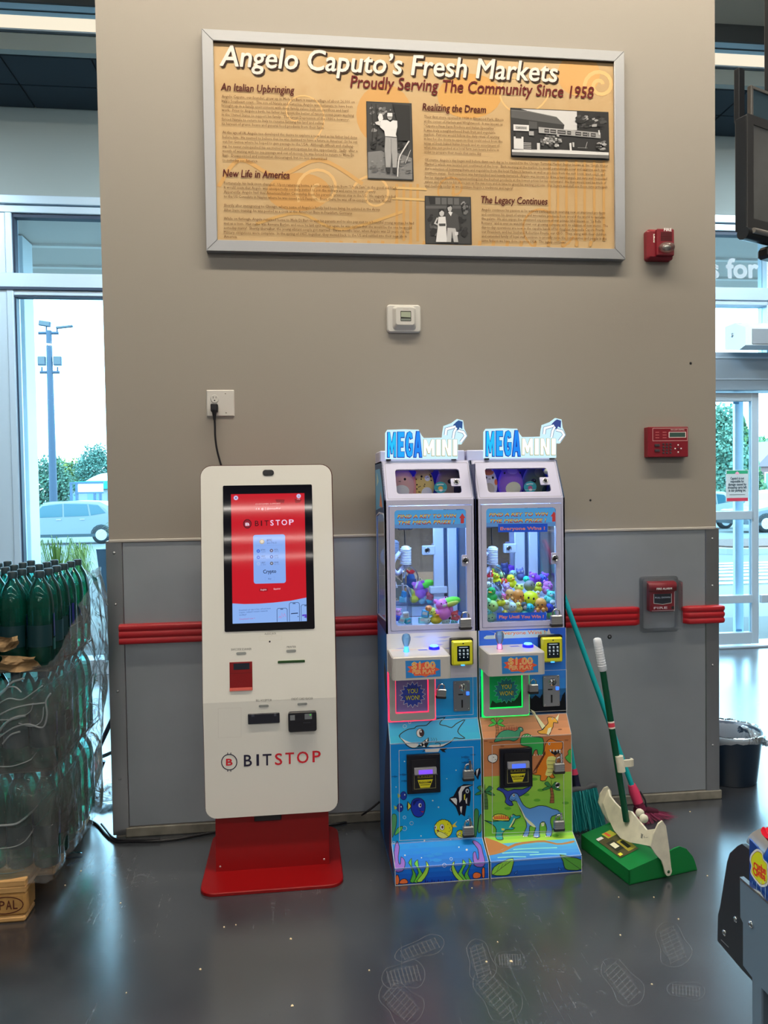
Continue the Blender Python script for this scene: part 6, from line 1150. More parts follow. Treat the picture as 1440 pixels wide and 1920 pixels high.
# ================================================================== SMALL PRIZES IN THE CHAMBERS
def toy_mesh(kind, h, r):
    b = B(); mm = mat('toy_%s' % h, hx(h, 1.7), .42); dk = mat('toy_dark', (.015, .015, .02), .3); wt = mat('toy_white', (.7, .7, .7), .4); og = mat('toy_orange', hx('e87a1c', 1.6), .4)
    b.m(mm)
    E = lambda c, q, n=12, k=8: b.ell((c[0]*r, c[1]*r, c[2]*r), tuple(x*r for x in (q if isinstance(q, tuple) else (q, q, q))), n, k)
    def face(z, y=-.62, d=.28, s=.1):
        b.m(dk); [E((sx*d, y, z), (s, s*.6, s*1.2), 8, 6) for sx in (-1, 1)]; b.m(mm)
    if kind == 'duck': E((0, .1, -.35), (.85, .95, .62)); E((0, -.25, .45), .58); b.m(og); E((0, -.85, .38), (.28, .26, .10), 8, 6); face(.6, -.72, .25, .09)
    elif kind == 'bear': E((0, 0, -.35), (.72, .65, .68)); E((0, -.12, .42), (.66, .6, .56)); [E((sx*.52, 0, .85), (.24, .16, .24), 8, 6) for sx in (-1, 1)]; [E((sx*.72, -.2, -.2), (.2, .24, .34), 8, 6) for sx in (-1, 1)]; b.m(wt); E((0, -.62, .28), (.24, .16, .18), 8, 6); face(.5, -.62, .24, .08)
    elif kind == 'cat': E((0, 0, -.3), (.7, .7, .7)); E((0, -.1, .4), (.66, .56, .54)); [b.lathe([(.24*r, 0), (.0001, .42*r)], (sx*.42*r, -.05*r, .76*r), (sx*.2, 0, 1), 8) for sx in (-1, 1)]; b.m(wt); [E((sx*.26, -.6, .45), (.13, .08, .14), 8, 6) for sx in (-1, 1)]; face(.45, -.66, .26, .07)
    elif kind == 'octo': E((0, 0, .2), (.8, .8, .8)); [E((.72*math.cos(a), .72*math.sin(a), -.55), (.28, .28, .34), 8, 6) for a in [k*1.0472 for k in range(6)]]; face(.15, -.74, .28, .1)
    elif kind == 'frog': E((0, 0, -.2), (.95, .8, .62)); [E((sx*.45, -.3, .45), .27, 8, 6) for sx in (-1, 1)]; b.m(wt); [E((sx*.45, -.5, .5), .16, 8, 6) for sx in (-1, 1)]; face(.52, -.64, .45, .08)
    elif kind == 'block': b.box((-.75*r, -.6*r, -.75*r), (.75*r, .6*r, .75*r), .12*r); b.m(wt); b.box((-.5*r, -.62*r, -.2*r), (.5*r, -.6*r, .4*r), .02*r)
    elif kind == 'pea':
        b.ell((0, 0, 0), (1.15*r, .5*r, .52*r), 14, 8, Matrix.Rotation(-.5, 3, 'Y')); b.m(mat('toy_pea_light', hx('b8dc5a', 1.5), .4)); b.ell((.02*r, -.25*r, -.12*r), (.95*r, .36*r, .3*r), 12, 7, Matrix.Rotation(-.5, 3, 'Y')); b.m(dk); E((-.7, -.5, .42), .08, 6, 5)
    elif kind == 'smile': E((0, 0, 0), 1.0, 16, 10); b.m(mat('toy_line', hx('5a7a10', 1.2), .4)); pts = [(.6*math.cos(a), -math.sqrt(max(0, 1.01-.36*math.cos(a)**2-.3*math.sin(a)**2)), .55*math.sin(a)) for a in [math.pi+k*math.pi/8 for k in range(9)]]; b.tube([tuple(c*r for c in p) for p in pts], .07*r, 6); face(.3, -.9, .3, .13)
    elif kind == 'eyeball': E((0, 0, 0), 1.0); b.m(dk); E((.1, -.86, .0), (.42, .2, .42), 10, 6)
    elif kind == 'peng': E((0, 0, 0), (.8, .75, 1.0)); b.m(wt); E((0, -.3, -.2), (.55, .52, .65)); b.m(og); E((0, -.8, .38), (.16, .16, .08), 8, 5); face(.6, -.62, .22, .08)
    else: E((0, 0, 0), (1, 1, .95)); face(.15, -.92, .32, .11)
    return b
NAME = dict(duck='rubber duck', bear='squishy bear', cat='squishy cat', octo='squishy octopus', frog='squishy frog', block='toy block', pea='pea pod toy', smile='smiling ball', eyeball='eyeball toy', peng='penguin toy', ball='squishy ball')
def cname(h):
    r, g_, b_ = [int(h[i:i+2], 16) for i in (0, 2, 4)]; best = None
    for n, c in dict(red=(215, 45, 40), yellow=(215, 215, 40), orange=(240, 140, 60), green=(30, 150, 80), lime=(170, 210, 50), teal=(50, 170, 170), aqua=(140, 215, 225), purple=(125, 70, 215), lilac=(170, 145, 210), pink=(225, 110, 180), blue=(50, 90, 230), navy=(30, 40, 60), grey=(110, 115, 110), cream=(215, 215, 175), mint=(140, 205, 130)).items():
        d = (r-c[0])**2+(g_-c[1])**2+(b_-c[2])**2
        if best is None or d < best[0]: best = (d, n)
    return best[1]
cache = {}
def prizes(lst, ox, oy, xlo, xhi, machine_name, group, zmin):
    rows = {}
    out = []
    for x, y, r, kind, h in lst:
        px, py = ox+x/7.58, oy+y/7.58; Y = -.352 if y > 1420 else -.318 if y > 1300 else -.272 if y > 1180 else -.225 if y > 1080 else -.185
        p = aty(px, py, Y); R_ = 1.22*r/7.58*(p-CP).dot(fw)/F; p.x = min(max(p.x, xlo+R_*.9), xhi-R_*.9); p.z = max(p.z, zmin+R_*.8); out.append((p, R_, kind, h, y))
    byrow = lambda y: 'bottom row' if y > 1420 else 'second row' if y > 1300 else 'third row' if y > 1180 else 'top row'
    for row in ('bottom row', 'second row', 'third row', 'top row'): rows[row] = sorted([o for o in out if byrow(o[4]) == row], key=lambda o: o[0].x)
    ordn = 'first second third fourth fifth sixth seventh eighth ninth tenth eleventh twelfth thirteenth fourteenth fifteenth sixteenth seventeenth eighteenth nineteenth twentieth'.split()
    for row, L in rows.items():
        for i, (p, R_, kind, h, y) in enumerate(L):
            key = (kind, h, round(R_, 3))
            if key not in cache: cache[key] = toy_mesh(kind, h, R_).mesh('toy')
            o = bpy.data.objects.new('prize_toy', cache[key]); COL.objects.link(o); o.location = p; o.rotation_euler = (rr_.uniform(-.25, .25), rr_.uniform(-.3, .3), rr_.uniform(-.6, .5))
            tag(o, '%s %s, %s from left in the %s of the %s machine' % (cname(h), NAME[kind], ordn[i], row, machine_name), 'toy', group)
B().m(mat('prize_ramp', (.5, .58, .72), .5)).prism([(-.374, .902), (-.374, .906), (-.20, 1.0), (-.08, 1.035), (-.08, .902)], lambda y, z, d: Vector((1.477+d, y, z)), 0, .334).build('prize_ramp', cm2)
prizes([(215, 1035, 50, 'bear', 'd8222a'), (310, 1110, 70, 'duck', 'd8d416'), (390, 1040, 34, 'ball', '9ad48a'), (225, 1125, 42, 'block', 'c8d8c8'), (412, 1140, 44, 'ball', 'd03028'), (510, 1140, 82, 'duck', 'd4dc1a'), (545, 1030, 46, 'ball', '6a8a8a'), (650, 1040, 74, 'cat', '4a4a7a'), (735, 1105, 40, 'ball', '2ab8a0'), (815, 1085, 62, 'bear', '8a4ae0'), (890, 1112, 58, 'octo', '7a3ae0'), (965, 1090, 52, 'ball', '3a5ae0'), (1050, 1085, 60, 'bear', '7a4ad8'), (335, 1210, 60, 'cat', '20283a'), (630, 1215, 60, 'frog', 'b8d84a'), (780, 1200, 68, 'ball', '6a6a64'), (900, 1220, 62, 'duck', 'd8d02a'), (1040, 1225, 78, 'bear', 'd878c0'), (1145, 1205, 50, 'ball', 'c070c8'), (195, 1190, 45, 'ball', 'c8e0b0'), (240, 1320, 86, 'duck', '0f9a4a'), (455, 1235, 62, 'bear', 'a48ad0'), (500, 1325, 66, 'octo', 'f09050'), (625, 1345, 80, 'octo', 'f08038'), (405, 1360, 44, 'bear', 'e8609a'), (372, 1430, 62, 'frog', 'c0c820'), (790, 1390, 98, 'smile', 'b8d010'), (885, 1330, 48, 'duck', 'e8d8b0'), (1090, 1365, 80, 'bear', '60c8b8'), (940, 1475, 86, 'octo', 'f08a40'), (250, 1490, 74, 'ball', '9ac870'), (180, 1430, 50, 'ball', '70c890'), (450, 1470, 60, 'bear', 'b8d8a0'), (530, 1500, 58, 'ball', 'a8d8d8'), (620, 1505, 60, 'duck', 'd8d868'), (705, 1490, 50, 'peng', '28404a'), (780, 1515, 56, 'ball', '20a0b0'), (190, 1560, 50, 'ball', '6ac8e0'), (1060, 1520, 60, 'ball', '2a3a9a'), (1110, 1450, 44, 'octo', 'b0d8f0'), (1090, 1610, 54, 'ball', '6ac870'), (225, 1650, 60, 'ball', '8ab890'), (700, 1610, 55, 'ball', '58b0a0'), (420, 1600, 56, 'duck', 'c8c850'), (880, 1610, 54, 'bear', 'c890d8'), (560, 1610, 52, 'ball', 'e0a060')], 890, 940, 1.477, 1.811, 'dinosaur', 'small prizes in the dinosaur machine', .904)
prizes([(350, 1580, 50, 'bear', 'c890d8'), (335, 1650, 45, 'ball', '2a4ae8'), (400, 1690, 46, 'block', '8ad8f0'), (462, 1615, 46, 'block', 'b8f0f8'), (485, 1695, 44, 'block', '40b0f0'), (790, 1530, 46, 'ball', 'f08048'), (890, 1645, 85, 'duck', 'e8b030'), (835, 1560, 50, 'ball', 'b0d860'), (990, 1530, 124, 'bear', 'e070c0'), (1090, 1430, 112, 'pea', '5ac832'), (1160, 1630, 66, 'bear', 'f05a5a'), (1070, 1645, 36, 'eyeball', 'c8d8f0'), (1150, 1715, 40, 'ball', '70c8e0'), (1030, 1712, 50, 'ball', 'a0d8f0'), (690, 1690, 50, 'block', '80c8f4'), (740, 1600, 56, 'block', '4a9ae8'), (760, 1690, 50, 'ball', 'a8e0e8')], 700, 940, 1.120, 1.454, 'ocean', 'small prizes in the ocean machine', .904)
# ================================================================== BROOMS, DUSTPAN, BIN
m_teal = mat('teal_handle', hx('0f8f96', 1.7), .35); m_pink = mat('pink_collar', hx('b83458', 1.7), .4)
def broom(name_lab, top, base, parts):
    t = thing('broom', (base.x, base.y, 0), name_lab, 'broom', 'brooms leaning behind the claw machines'); return t
top, bot = aty(1019, 1012, -.022), aty(1186, 1476, -.175)
b1 = broom('teal-handled broom with pink collar and maroon bristles, behind the green dustpan', top, Vector((2.22, -.2, 0)), None)
grip = top.lerp(bot, .10)
B().m(m_teal).tube([grip, bot], .0115, 10).build('handle', b1); B().m(m_pink).tube([top, top.lerp(bot, .03), grip], [.010, .0125, .0125], 10).build('end_grip', b1)
ax = (bot-top).normalized(); c0 = bot-ax*.012
b = B().m(m_pink); b.tube([c0, c0+ax*.03, c0+ax*.08], [.0165, .0225, .022], 12); b.m(mat('maroon_socket', hx('5c1a34', 1.5), .4)); b.tube([c0+ax*.08, c0+ax*.115], [.0222, .024], 12); b.build('collar', b1)
def bristles(par, head0, head1, out0, out1, th, n, mm, nm='bristles', seed=1):
    r = random.Random(seed); b = B().m(mm)
    for _ in range(n):
        u = r.random(); w = r.uniform(-1, 1); a = head0.lerp(head1, u)+Vector((0, w*th*.4, 0)); c = out0.lerp(out1, u+r.uniform(-.06, .06))+Vector((r.uniform(-.004, .004), w*th, r.uniform(0, .008))); m_ = a.lerp(c, .5)+Vector((r.uniform(-.005, .005), r.uniform(-.006, .006), 0))
        q = .0011; d = Vector((1, .3, 0)).normalized()*q
        b.add([a-d, a+d, m_+d, m_-d, c+d*.7, c-d*.7], [[0, 1, 2, 3], [3, 2, 4, 5]])
    return b.build(nm, par, kind='stuff')
hd = c0+ax*.115; hdir = Vector((.93, .25, -.12)).normalized()
h0, h1 = hd-hdir*.03, hd+hdir*.085+Vector((0, 0, -.01))
B().m(mat('maroon_head', hx('4a1a2c', 1.3), .45)).tube([h0+Vector((0, 0, .004)), hd+Vector((0, 0, .008)), h1], [.014, .017, .013], 10).build('head', b1)
B().m(mat('dark_lever', (.03, .03, .04), .4)).tube([c0+ax*.03+Vector((.024, -.004, 0)), c0+ax*.07+Vector((.034, -.004, 0)), hd+Vector((.028, 0, 0))], .004, 6).build('clip', b1)
bristles(b1, h0, h1, Vector((h0.x-.02, h0.y-.01, .002)), Vector((h1.x+.09, h1.y+.02, .002)), .035, 420, mat('maroon_bristle', hx('7a2a4a', 1.5), .5), seed=2)
p0, p1 = aty(1079, 1462, -.165), aty(1010, 1050, -.03)
b2 = broom('teal broom with grey head and teal bristles, beside the dinosaur machine', None, Vector((1.97, -.2, 0)), None)
ax = (p0-p1).normalized(); c0 = p0-ax*.045
B().m(m_teal).tube([p1-ax*.12, c0], .0115, 10).build('handle', b2)
b = B().m(m_pink); b.tube([c0-ax*.002, c0+ax*.022], [.013, .0165], 12); b.m(mat('dark_socket', (.012, .012, .05), .4)); b.tube([c0+ax*.022, c0+ax*.055, c0+ax*.08], [.0165, .0165, .02], 12); b.build('collar', b2)
h0, h1 = aty(1060, 1486, -.19), aty(1117, 1474, -.19)
B().m(mat('grey_head', hx('4a4c54', 1.4), .5)).tube(smooth([tuple(h0), tuple(h0.lerp(h1, .35)+Vector((0, 0, .004))), tuple(h0.lerp(h1, .6)+Vector((0, 0, -.004))), tuple(h0.lerp(h1, .9)+Vector((0, 0, .006))), tuple(h1)], 4, False), .013, 10).build('head', b2)
q0, q1 = aty(1062, 1566, -.215), aty(1131, 1548, -.215); q0.z = max(q0.z, .004); q1.z = max(q1.z, .004)
bristles(b2, h0, h1, q0, q1, .04, 900, mat('teal_bristle', hx('0c6a70', 1.6), .5), seed=3); bristles(b2, h0, h1, q0, q1, .046, 130, mat('teal_bristle_light', hx('3a9aa0', 1.7), .5), seed=4)
# dustpan
P2 = Vector((1.952, -.665, 0)); U = Vector((-.21517753, .97657495, 0)); V = Vector((.97657495, .21517753, 0))
D = lambda u, v, z: P2+U*u+V*v+Vector((0, 0, z))
m_dg = mat('dustpan_green', hx('0a6a32', 1.55), .3); m_dw = mat('yoke_white', hx('b8b4a4', 1.7), .4, noise=(30, .08)); m_dk = mat('dark_green_tube', hx('06402a', 1.4), .25)
dp = thing('dustpan', D(.15, .12, 0), 'green upright dustpan with white yoke and dark green stick, on the floor', 'dustpan')
wd = .302; b = B().m(m_dg)
def rim(v): # height of the side walls
    pts = [(0, .055), (.11, .076), (.20, .100), (.225, .104), (.255, .090), (.285, .055), (.300, .020), (.304, .003)]
    for (a, za), (c, zc) in zip(pts, pts[1:]):
        if v <= c: return za+(zc-za)*(v-a)/(c-a)
    return .003
vs_ = [0, .05, .11, .15, .18, .20, .215, .225, .24, .255, .27, .285, .295, .304]
for u0, u1 in ((0, .005), (wd-.005, wd)):
    pts = [(v, .001) for v in vs_]+[(v, rim(v)) for v in vs_[::-1]]
    b.prism(pts, lambda v, z, d: D(d, v, z), u0, u1)
b.box((0, 0, .001), (wd, .30, .005), 0, D); b.box((0, 0, .001), (wd, .006, .055), 0, D)
def hood(u, v):
    uu = u*wd; vend = .125+.045*(1-math.sin(math.pi*u))**1.0; vv = v*vend
    return D(uu, vv, .055+.021*min(1, vv/.11)+.012*math.sin(math.pi*u)*min(1, v*1.2))
b.grid(hood, 16, 8)
b.build('pan', dp)
B().m(mat('pan_inside', hx('04401e', 1.2), .5)).box((.006, .01, .0055), (wd-.006, .29, .007), 0, D).build('pan_floor', dp)
A = Art(lambda x, y, d: hood(0, 0)*0+D(x, y, .0565+.021*min(1, y/.11)+.012*math.sin(math.pi*x/wd)*min(1, y/(.125+.045*(1-math.sin(math.pi*x/wd)))*1.2)+d), base=.001)
rg = random.Random(2)
def strip(x0_, y0_, x1_, y1_, h):
    for k in range(6): a = x0_+(x1_-x0_)*k/6; c = x0_+(x1_-x0_)*(k+1)/6; A.h = .001+lay; A.b.m(q_(h)); A.put([(a, y0_), (c, y0_), (c, y1_), (a, y1_)])
for lay, q in enumerate(((.075, .018, .225, .10, '3c3a24'), (.215, .02, .232, .045, 'c8ccc0'), (.20, .055, .245, .095, '8a8a2c'), (.085, .062, .16, .098, '7a7228'), (.11, .03, .18, .062, '20241c'), (.13, .036, .165, .055, 'b8b49c'), (.10, .07, .15, .085, '14180e'), (.082, .022, .098, .036, 'b8b83a'), (.205, .062, .24, .072, 'c04a30'))): lay *= .0003; strip(*q)
A.build('product_sticker', dp, kind='stuff')
# yoke: a winged plate across the pan with an arm down to a pivot at either side
yo = B().m(m_dw); prof = [(-.014, .205), (.0, .188), (.045, .165), (.10, .178), (.15, .190), (.20, .178), (.25, .186), (.29, .196), (wd+.014, .216)]
low = [(-.014, .135), (.0, .128), (.045, .116), (.10, .100), (.15, .094), (.20, .104), (.25, .126), (.29, .150), (wd+.014, .165)]
def plate(u, v, off=0):
    i = u*(len(prof)-1); k = min(int(i), len(prof)-2); f = i-k; f = f*f*(3-2*f); uu = prof[k][0]*(1-f)+prof[k+1][0]*f; zt = prof[k][1]*(1-f)+prof[k+1][1]*f; zl = low[k][1]*(1-f)+low[k+1][1]*f
    z = zl+(zt-zl)*v; return D(uu, .075+.060*((z-.094)/.12)+off, z)
yo.grid(plate, 32, 5); yo.grid(lambda u, v: plate(u, v, .007), 32, 5)
for v in (0, 1): yo.grid(lambda u, w, v=v: plate(u, v, .007*w), 32, 1)
for us, sg in ((-.016, 1), (wd+.010, 1)):
    arm = [(.083, .135), (.118, .214), (.150, .200), (.172, .045), (.176, .028), (.168, .014), (.154, .014), (.145, .028), (.130, .075)] if us < 0 else [(.090, .165), (.118, .222), (.150, .205), (.165, .07), (.16, .045), (.148, .045), (.135, .08)]
    yo.prism(smooth(arm, 2), lambda v, z, d: D(us+d, v, z), 0, .006)
yk = yo.build('yoke', dp); B().m(mat('pivot_hole', (.01, .08, .03), .4)).lathe([(.006, 0), (.005, .002), (.0001, .0025)], D(-.016, .1605, .028), -U, 12).build('pivot_pin', yk)
for dz, du in ((.198, .115), (.186, .092)): B().m(m_dw).lathe([(.016, 0), (.016, .008), (.0001, .0085)], D(du, .135, dz), (0, -1, .2), 14).build('socket_ear', yk)
A = Art(lambda x, y, d: plate(x, y, -.0006-d*0), eps=0, base=0); INKG = pm('5c5c56')
A.line([(.30, .62), (.26, .64)], .008, INKG); A.line([(.285, .62), (.275, .38)], .02, INKG); A.line([(.24, .6), (.225, .45), (.19, .5)], .012, INKG); A.build('pen_marks', yk, kind='stuff')
s0 = plate(.5, .55, -.002); s1 = aty(1130, 1255, -.44); s2 = aty(1119, 1196, -.435)
s0 = aty(1173, 1530, (s0.y)); st_ = B().m(m_dk).tube([s0-(s1-s0).normalized()*.02, s1], .0125, 12).build('stick', dp)
axs = (s2-s1).normalized(); b = B().m(mat('grip_white', hx('b8bcc4', 1.7), .4)); b.tube([s1-axs*.006, s1, s1+axs*.02, s2-axs*.015, s2-axs*.004, s2], [.0135, .0165, .0158, .0165, .0145, .008], 14)
for k in range(9):
    c = s1.lerp(s2, .12+.08*k); b.tube([c+axs.orthogonal().normalized()*.0162*math.cos(a)+axs.cross(axs.orthogonal().normalized())*.0162*math.sin(a) for a in [i*math.pi/6 for i in range(12)]], .0012, 5, True)
b.build('grip', dp)
cq = aty(1163, 1432, s0.lerp(s1, .35).y-.012); b = B().m(m_dw); ax2 = (s1-s0).normalized()
b.tube([cq-ax2*.03, cq+ax2*.03], .0155, 12)
b.prism([(0, .006), (.035, .006), (.046, .000), (.046, -.014), (.038, -.016), (.038, -.004), (.0, -.004)], lambda x, y, d: cq+Vector((x+.008, -y*1.0, d)), -.012, .014); b.build('broom_clip', dp)
lq = s0.lerp(s1, .62); b = B().m(pm('c8b0a8')); b.lathe([(.0128, -.014), (.0128, .014)], lq, ax2, 14); lb = b.build('stick_label', dp); B().m(pm('a83040')).lathe([(.0130, -.008), (.0130, .008)], lq, ax2, 14).build('label_band', lb)
# waste bin with a white liner
bc = Vector((2.868, .215, 0)); wbn = thing('waste_bin', bc, 'round dark blue waste bin with clear liner, beside the pier in front of the door', 'bin')
b = B().m(mat('bin_blue', (.012, .03, .06), .35)); b.lathe([(.122, .0), (.128, .006), (.152, .235), (.156, .24), (.148, .24), (.125, .012), (.0001, .012)], bc, (0, 0, 1), 30); b.build('bucket', wbn)
m_lin = clear('liner_film', (.92, .95, .98), body=.45, bodycol=(.85, .90, .95), gloss=1.3, bump=(40, .5, .01)); rg = random.Random(8); nzv = [rg.uniform(-1, 1) for _ in range(60)]
def liner(u, v):
    a = 2*math.pi*u; w = nzv[int(u*40) % 40]; sag = .012+.035*max(0, math.sin(a-1.2))+.008*w
    P = [(.130, .10), (.1445, .225), (.160, .250+.004*w), (.167, .240-sag*.4), (.166+.003*w, .235-sag)]
    i = v*4; k = min(int(i), 3); f = i-k; r = P[k][0]*(1-f)+P[k+1][0]*f; z = P[k][1]*(1-f)+P[k+1][1]*f
    return bc+Vector((r*math.cos(a), r*math.sin(a), z))
B().m(m_lin).grid(liner, 40, 8).build('liner', wbn)
b = B().m(m_lin); b.grid(lambda u, v: bc+Vector((.05+.13*u, -.11+.12*v, .225+.05*math.sin(3*u+2)*math.sin(3.1*v)+.012*math.sin(17*u+9*v))), 12, 10); b.build('liner_fold', wbn)
# ================================================================== MONITOR AND CHECKOUT AT THE RIGHT EDGE
a_ = .3922; mo = aty(1400, 213, -.9); mF = Vector((math.cos(a_), math.sin(a_), 0)); mS = Vector((-math.sin(a_), math.cos(a_), 0)); mz = aty(1400, 428, -.9).z
mon = thing('monitor', (mo.x, mo.y, mz), 'black hanging monitor with grey screen, at the top right corner', 'monitor'); hM = mo.z-mz
MP = lambda x, y, z: Vector((mo.x, mo.y, mz))+mF*x+mS*y+Vector((0, 0, z))
m_mb = mat('monitor_black', (.016, .018, .022), .3)
B().m(m_mb).box((0, 0, 0), (.50, .045, hM), .004, MP).build('case', mon)
B().m(mat('monitor_bezel', (.06, .06, .062), .28)).ring([(0, 0), (.5, 0), (.5, hM), (0, hM)], [(.03, .035), (.47, .035), (.47, hM-.03), (.03, hM-.03)], lambda x, z, d: MP(x, -d, z), 0, .004).build('bezel', mon)
B().m(mat('dead_screen', (.16, .165, .165), .25, noise=(5, .15))).box((.03, -.001, .035), (.47, .001, hM-.03), 0, MP).build('screen', mon)
b = B().m(m_mb); b.tube([MP(-.004, .012, -.012), MP(.5, .012, -.012)], .022, 12); b.build('lower_roll', mon); B().m(mat('bar_grey', (.22, .21, .20), .35)).tube([MP(.016, -.012, -.008), MP(.5, -.012, -.008)], .009, 10).build('grey_bar', mon)
B().m(m_mb).box((.12, .0, -.075), (.20, .05, -.035), .01, MP).build('sensor_pod', mon)
B().m(m_mb).box((.004, .03, hM-.01), (.034, .05, hM+.165), .002, MP).build('mount_plate', mon)
B().m(m_mb).box((.02, .045, hM-.1), (.10, .06, ZC-mz-.001), .003, MP).build('drop_arm', mon) if False else None
for x in (.045, .052): pass
b = B().m(mat('bracket_steel', (.30, .28, .26), .35, metal=.6)); b.box((.052, .02, hM+.004), (.064, .035, hM+.11), .001, MP); b.box((.052, .02, hM+.105), (.46, .035, hM+.115), .001, MP); b.box((.45, .02, hM+.004), (.462, .035, hM+.115), .001, MP); b.build('tilt_frame', mon)
B().m(mat('back_glass', (.06, .10, .13), .15)).box((.066, .024, hM+.006), (.448, .028, hM+.104), 0, MP).build('tilt_panel', mon)
b = B().m(m_mb); b.box((.20, .05, hM-.06), (.26, .075, ZC-mz-.002), .003, MP); b.build('ceiling_pole', mon)
# checkout counter: runs towards the camera, its long face at x = 1.6
CXF = 1.6
q = [atx(x, y, CXF) for x, y in ((1346, 1764), (1347, 1716), (1351, 1700), (1364, 1617), (1369, 1600), (1384, 1586), (1392, 1582))]
zt = q[-1].z+.002; yf = q[-1].y
ck = thing('checkout_counter', (1.9, -2.4, 0), 'dark checkout counter end with silver steel panel, at the lower right corner', 'counter')
m_ds = mat('dark_sheet', (.040, .048, .058), .3, metal=.2)
poly_ = [(p.y, p.z) for p in q]+[(-3.05, zt), (-3.05, q[0].z-.0), (q[0].y-.035, q[0].z)]
bl = atx(1390, 1816, CXF); poly_ = [(p.y, p.z) for p in q]+[(-3.05, zt), (-3.05, bl.z), (bl.y, bl.z)]
B().m(m_ds).prism(poly_, lambda y, z, d: Vector((CXF+d, y, z)), .008, -.001).build('side_sheet', ck)
R_ = .05
def top_roll(u, v): a = math.pi/2*u; return Vector((CXF+.008+R_*(1-math.cos(a)), yf-v*(3.05+yf), zt-.0+R_*math.sin(a)*.55))
b = B().m(m_steel); b.grid(top_roll, 8, 1); b.build('rounded_nosing', ck)
def roller(u, v): a = math.pi*(1-u)*.9; return Vector((CXF+.05+v*.55, yf-.035+.03*math.sin(a), zt-.045+.03*math.cos(a)))
B().m(mat('belt', (.30, .25, .21), .45)).grid(roller, 10, 1).build('belt_roller', ck); B().m(mat('belt')).box((CXF+.05, -3.05, zt-.025), (CXF+.6, yf-.035, zt-.0152)).build('belt', ck)
CXS = CXF-.085
sp = [atx(x, y, CXS) for x, y in ((1387.5, 1645), (1388, 1720), (1393, 1730), (1393, 1810), (1408, 1830))]
ztop = sp[0].z; pol = [(p.y, p.z) for p in sp]+[(-3.05, sp[-1].z-.02), (-3.05, ztop)]
B().m(mat('satin_steel', (.22, .31, .40), .35, metal=.25)).prism(pol, lambda y, z, d: Vector((CXS+d, y, z)), .006, 0).build('steel_panel', ck)
B().m(m_chr).box((CXS-.001, -3.05, ztop-.003), (CXS+.007, sp[0].y, ztop+.001)).build('panel_edge', ck); B().m(mat('satin_steel')).box((CXS+.006, -3.05, ztop-.10), (CXF, sp[0].y, ztop-.095)).build('tray_floor', ck); B().m(mat('satin_steel')).box((CXS+.006, sp[0].y-.03, ztop-.16), (CXF, sp[0].y-.025, ztop-.10)).build('tray_bracket', ck)
lg = atx(1408, 1830, CXS); l2 = atx(1428, 1860, CXS)
B().m(mat('satin_steel')).box((CXS+.001, l2.y, 0), (CXS+.04, lg.y, sp[-1].z+.01), .002).build('leg', ck); B().m(m_ds).box((CXF-.005, -3.05, .05), (CXF+.5, l2.y-.02, .5)).build('base_cabinet', ck)
for x, y, X in ((1379, 1724, CXF-.002), (1358, 1749, CXF-.002), (1407.5, 1733, CXS-.001)): B().m(m_chr).ell(atx(x, y, X), (.003, .006, .006), 12, 8).build('rivet', ck)
c = atx(1366, 1776, CXF-.0015); d = atx(1352, 1762, CXF-.0015); B().m(m_steel).tube([c, d], .0006, 5).build('scratch', ck)
# display box of lollipops on the counter
bx = CXS+.010; p0 = atx(1405, 1572, bx); p1 = atx(1405, 1672, bx)
cd = thing('candy_box', (bx+.1, p0.y-.12, ztop-.03), 'blue lollipop carton with yellow flower logo, on the checkout counter', 'candy box')
m_cb = mat('carton_blue', hx('0f3c86', 1.5), .3); FT = lambda y, z, d: Vector((bx-d, y, z)); yb = p0.y-.22; zb0 = ztop-.094
B().m(m_cb).prism([(p0.y, zb0), (p0.y, p0.z), (p0.y-.02, p0.z-.004), (p0.y-.075, p0.z-.035), (yb, p0.z-.065), (yb, zb0)], lambda y, z, d: Vector((bx+d, y, z)), .003, 0).build('front_wall', cd)
B().m(m_cb).box((bx+.003, p0.y-.003, zb0), (bx+.068, p0.y, p0.z-.03), 0).build('side_wall', cd); B().m(m_cb).box((bx+.003, yb, zb0), (bx+.068, p0.y-.003, zb0+.003), 0).build('carton_base', cd)
A = Art(FT, P=lambda x, y: (lambda q: (q.y, q.z))(atx(x, y, bx-.0005)), base=.0006)
L8 = lambda pts: [(1340+x/8.73, 1500+y/8.73) for x, y in pts]
fl = [(690, 800), (780, 850), (800, 960), (870, 1040), (873, 1150), (880, 1250), (880, 1340), (850, 1410), (760, 1420), (690, 1350), (630, 1270), (585, 1180), (600, 1080), (575, 980), (600, 880)]
A.fill(L8(fl), q_('c8c4c8'), 3); sc = lambda k: [(735+(x-735)*k, 1115+(y-1115)*k) for x, y in fl]; A.fill(L8(sc(.88)), q_('8a6a20'), 3); A.fill(L8(sc(.84)), q_('e0c818'), 3)
for s, p, q, sz in (('Chupa', (640, 1010), (835, 1150), .017), ('Chups', (632, 1090), (830, 1255), .017)): A.text(s, L8([p])[0], L8([q])[0], sz, q_('c03018'), .05, .15)
A.text('ME', L8([(640, 1480)])[0], L8([(900, 1690)])[0], .030, q_('a8c0e0'), .05)
for x in (620, 690, 760, 830): A.line(L8([(x, 1330), (x+5, 1560)]), .0012, q_('7a9ad8'))
A.build('flower_logo', cd, kind='stuff')
zt2 = atx(1425, 1556, bx+.03).z; cB = Vector((bx+.036, p0.y-.036, 0))
bg = thing('candy_bag', (cB.x, cB.y, zb0+.004), 'blue foil lollipop bag with red top, standing in the carton', 'candy bag')
prof = [(.024, zb0+.004), (.030, zb0+.05), (.031, zt2-.05), (.029, zt2-.025), (.018, zt2)]
B().m(mat('bag_blue', hx('1450a8', 1.6), .15, bump=(60, .4, .004))).lathe(prof, cB, (0, 0, 1), 16).build('bag', bg)
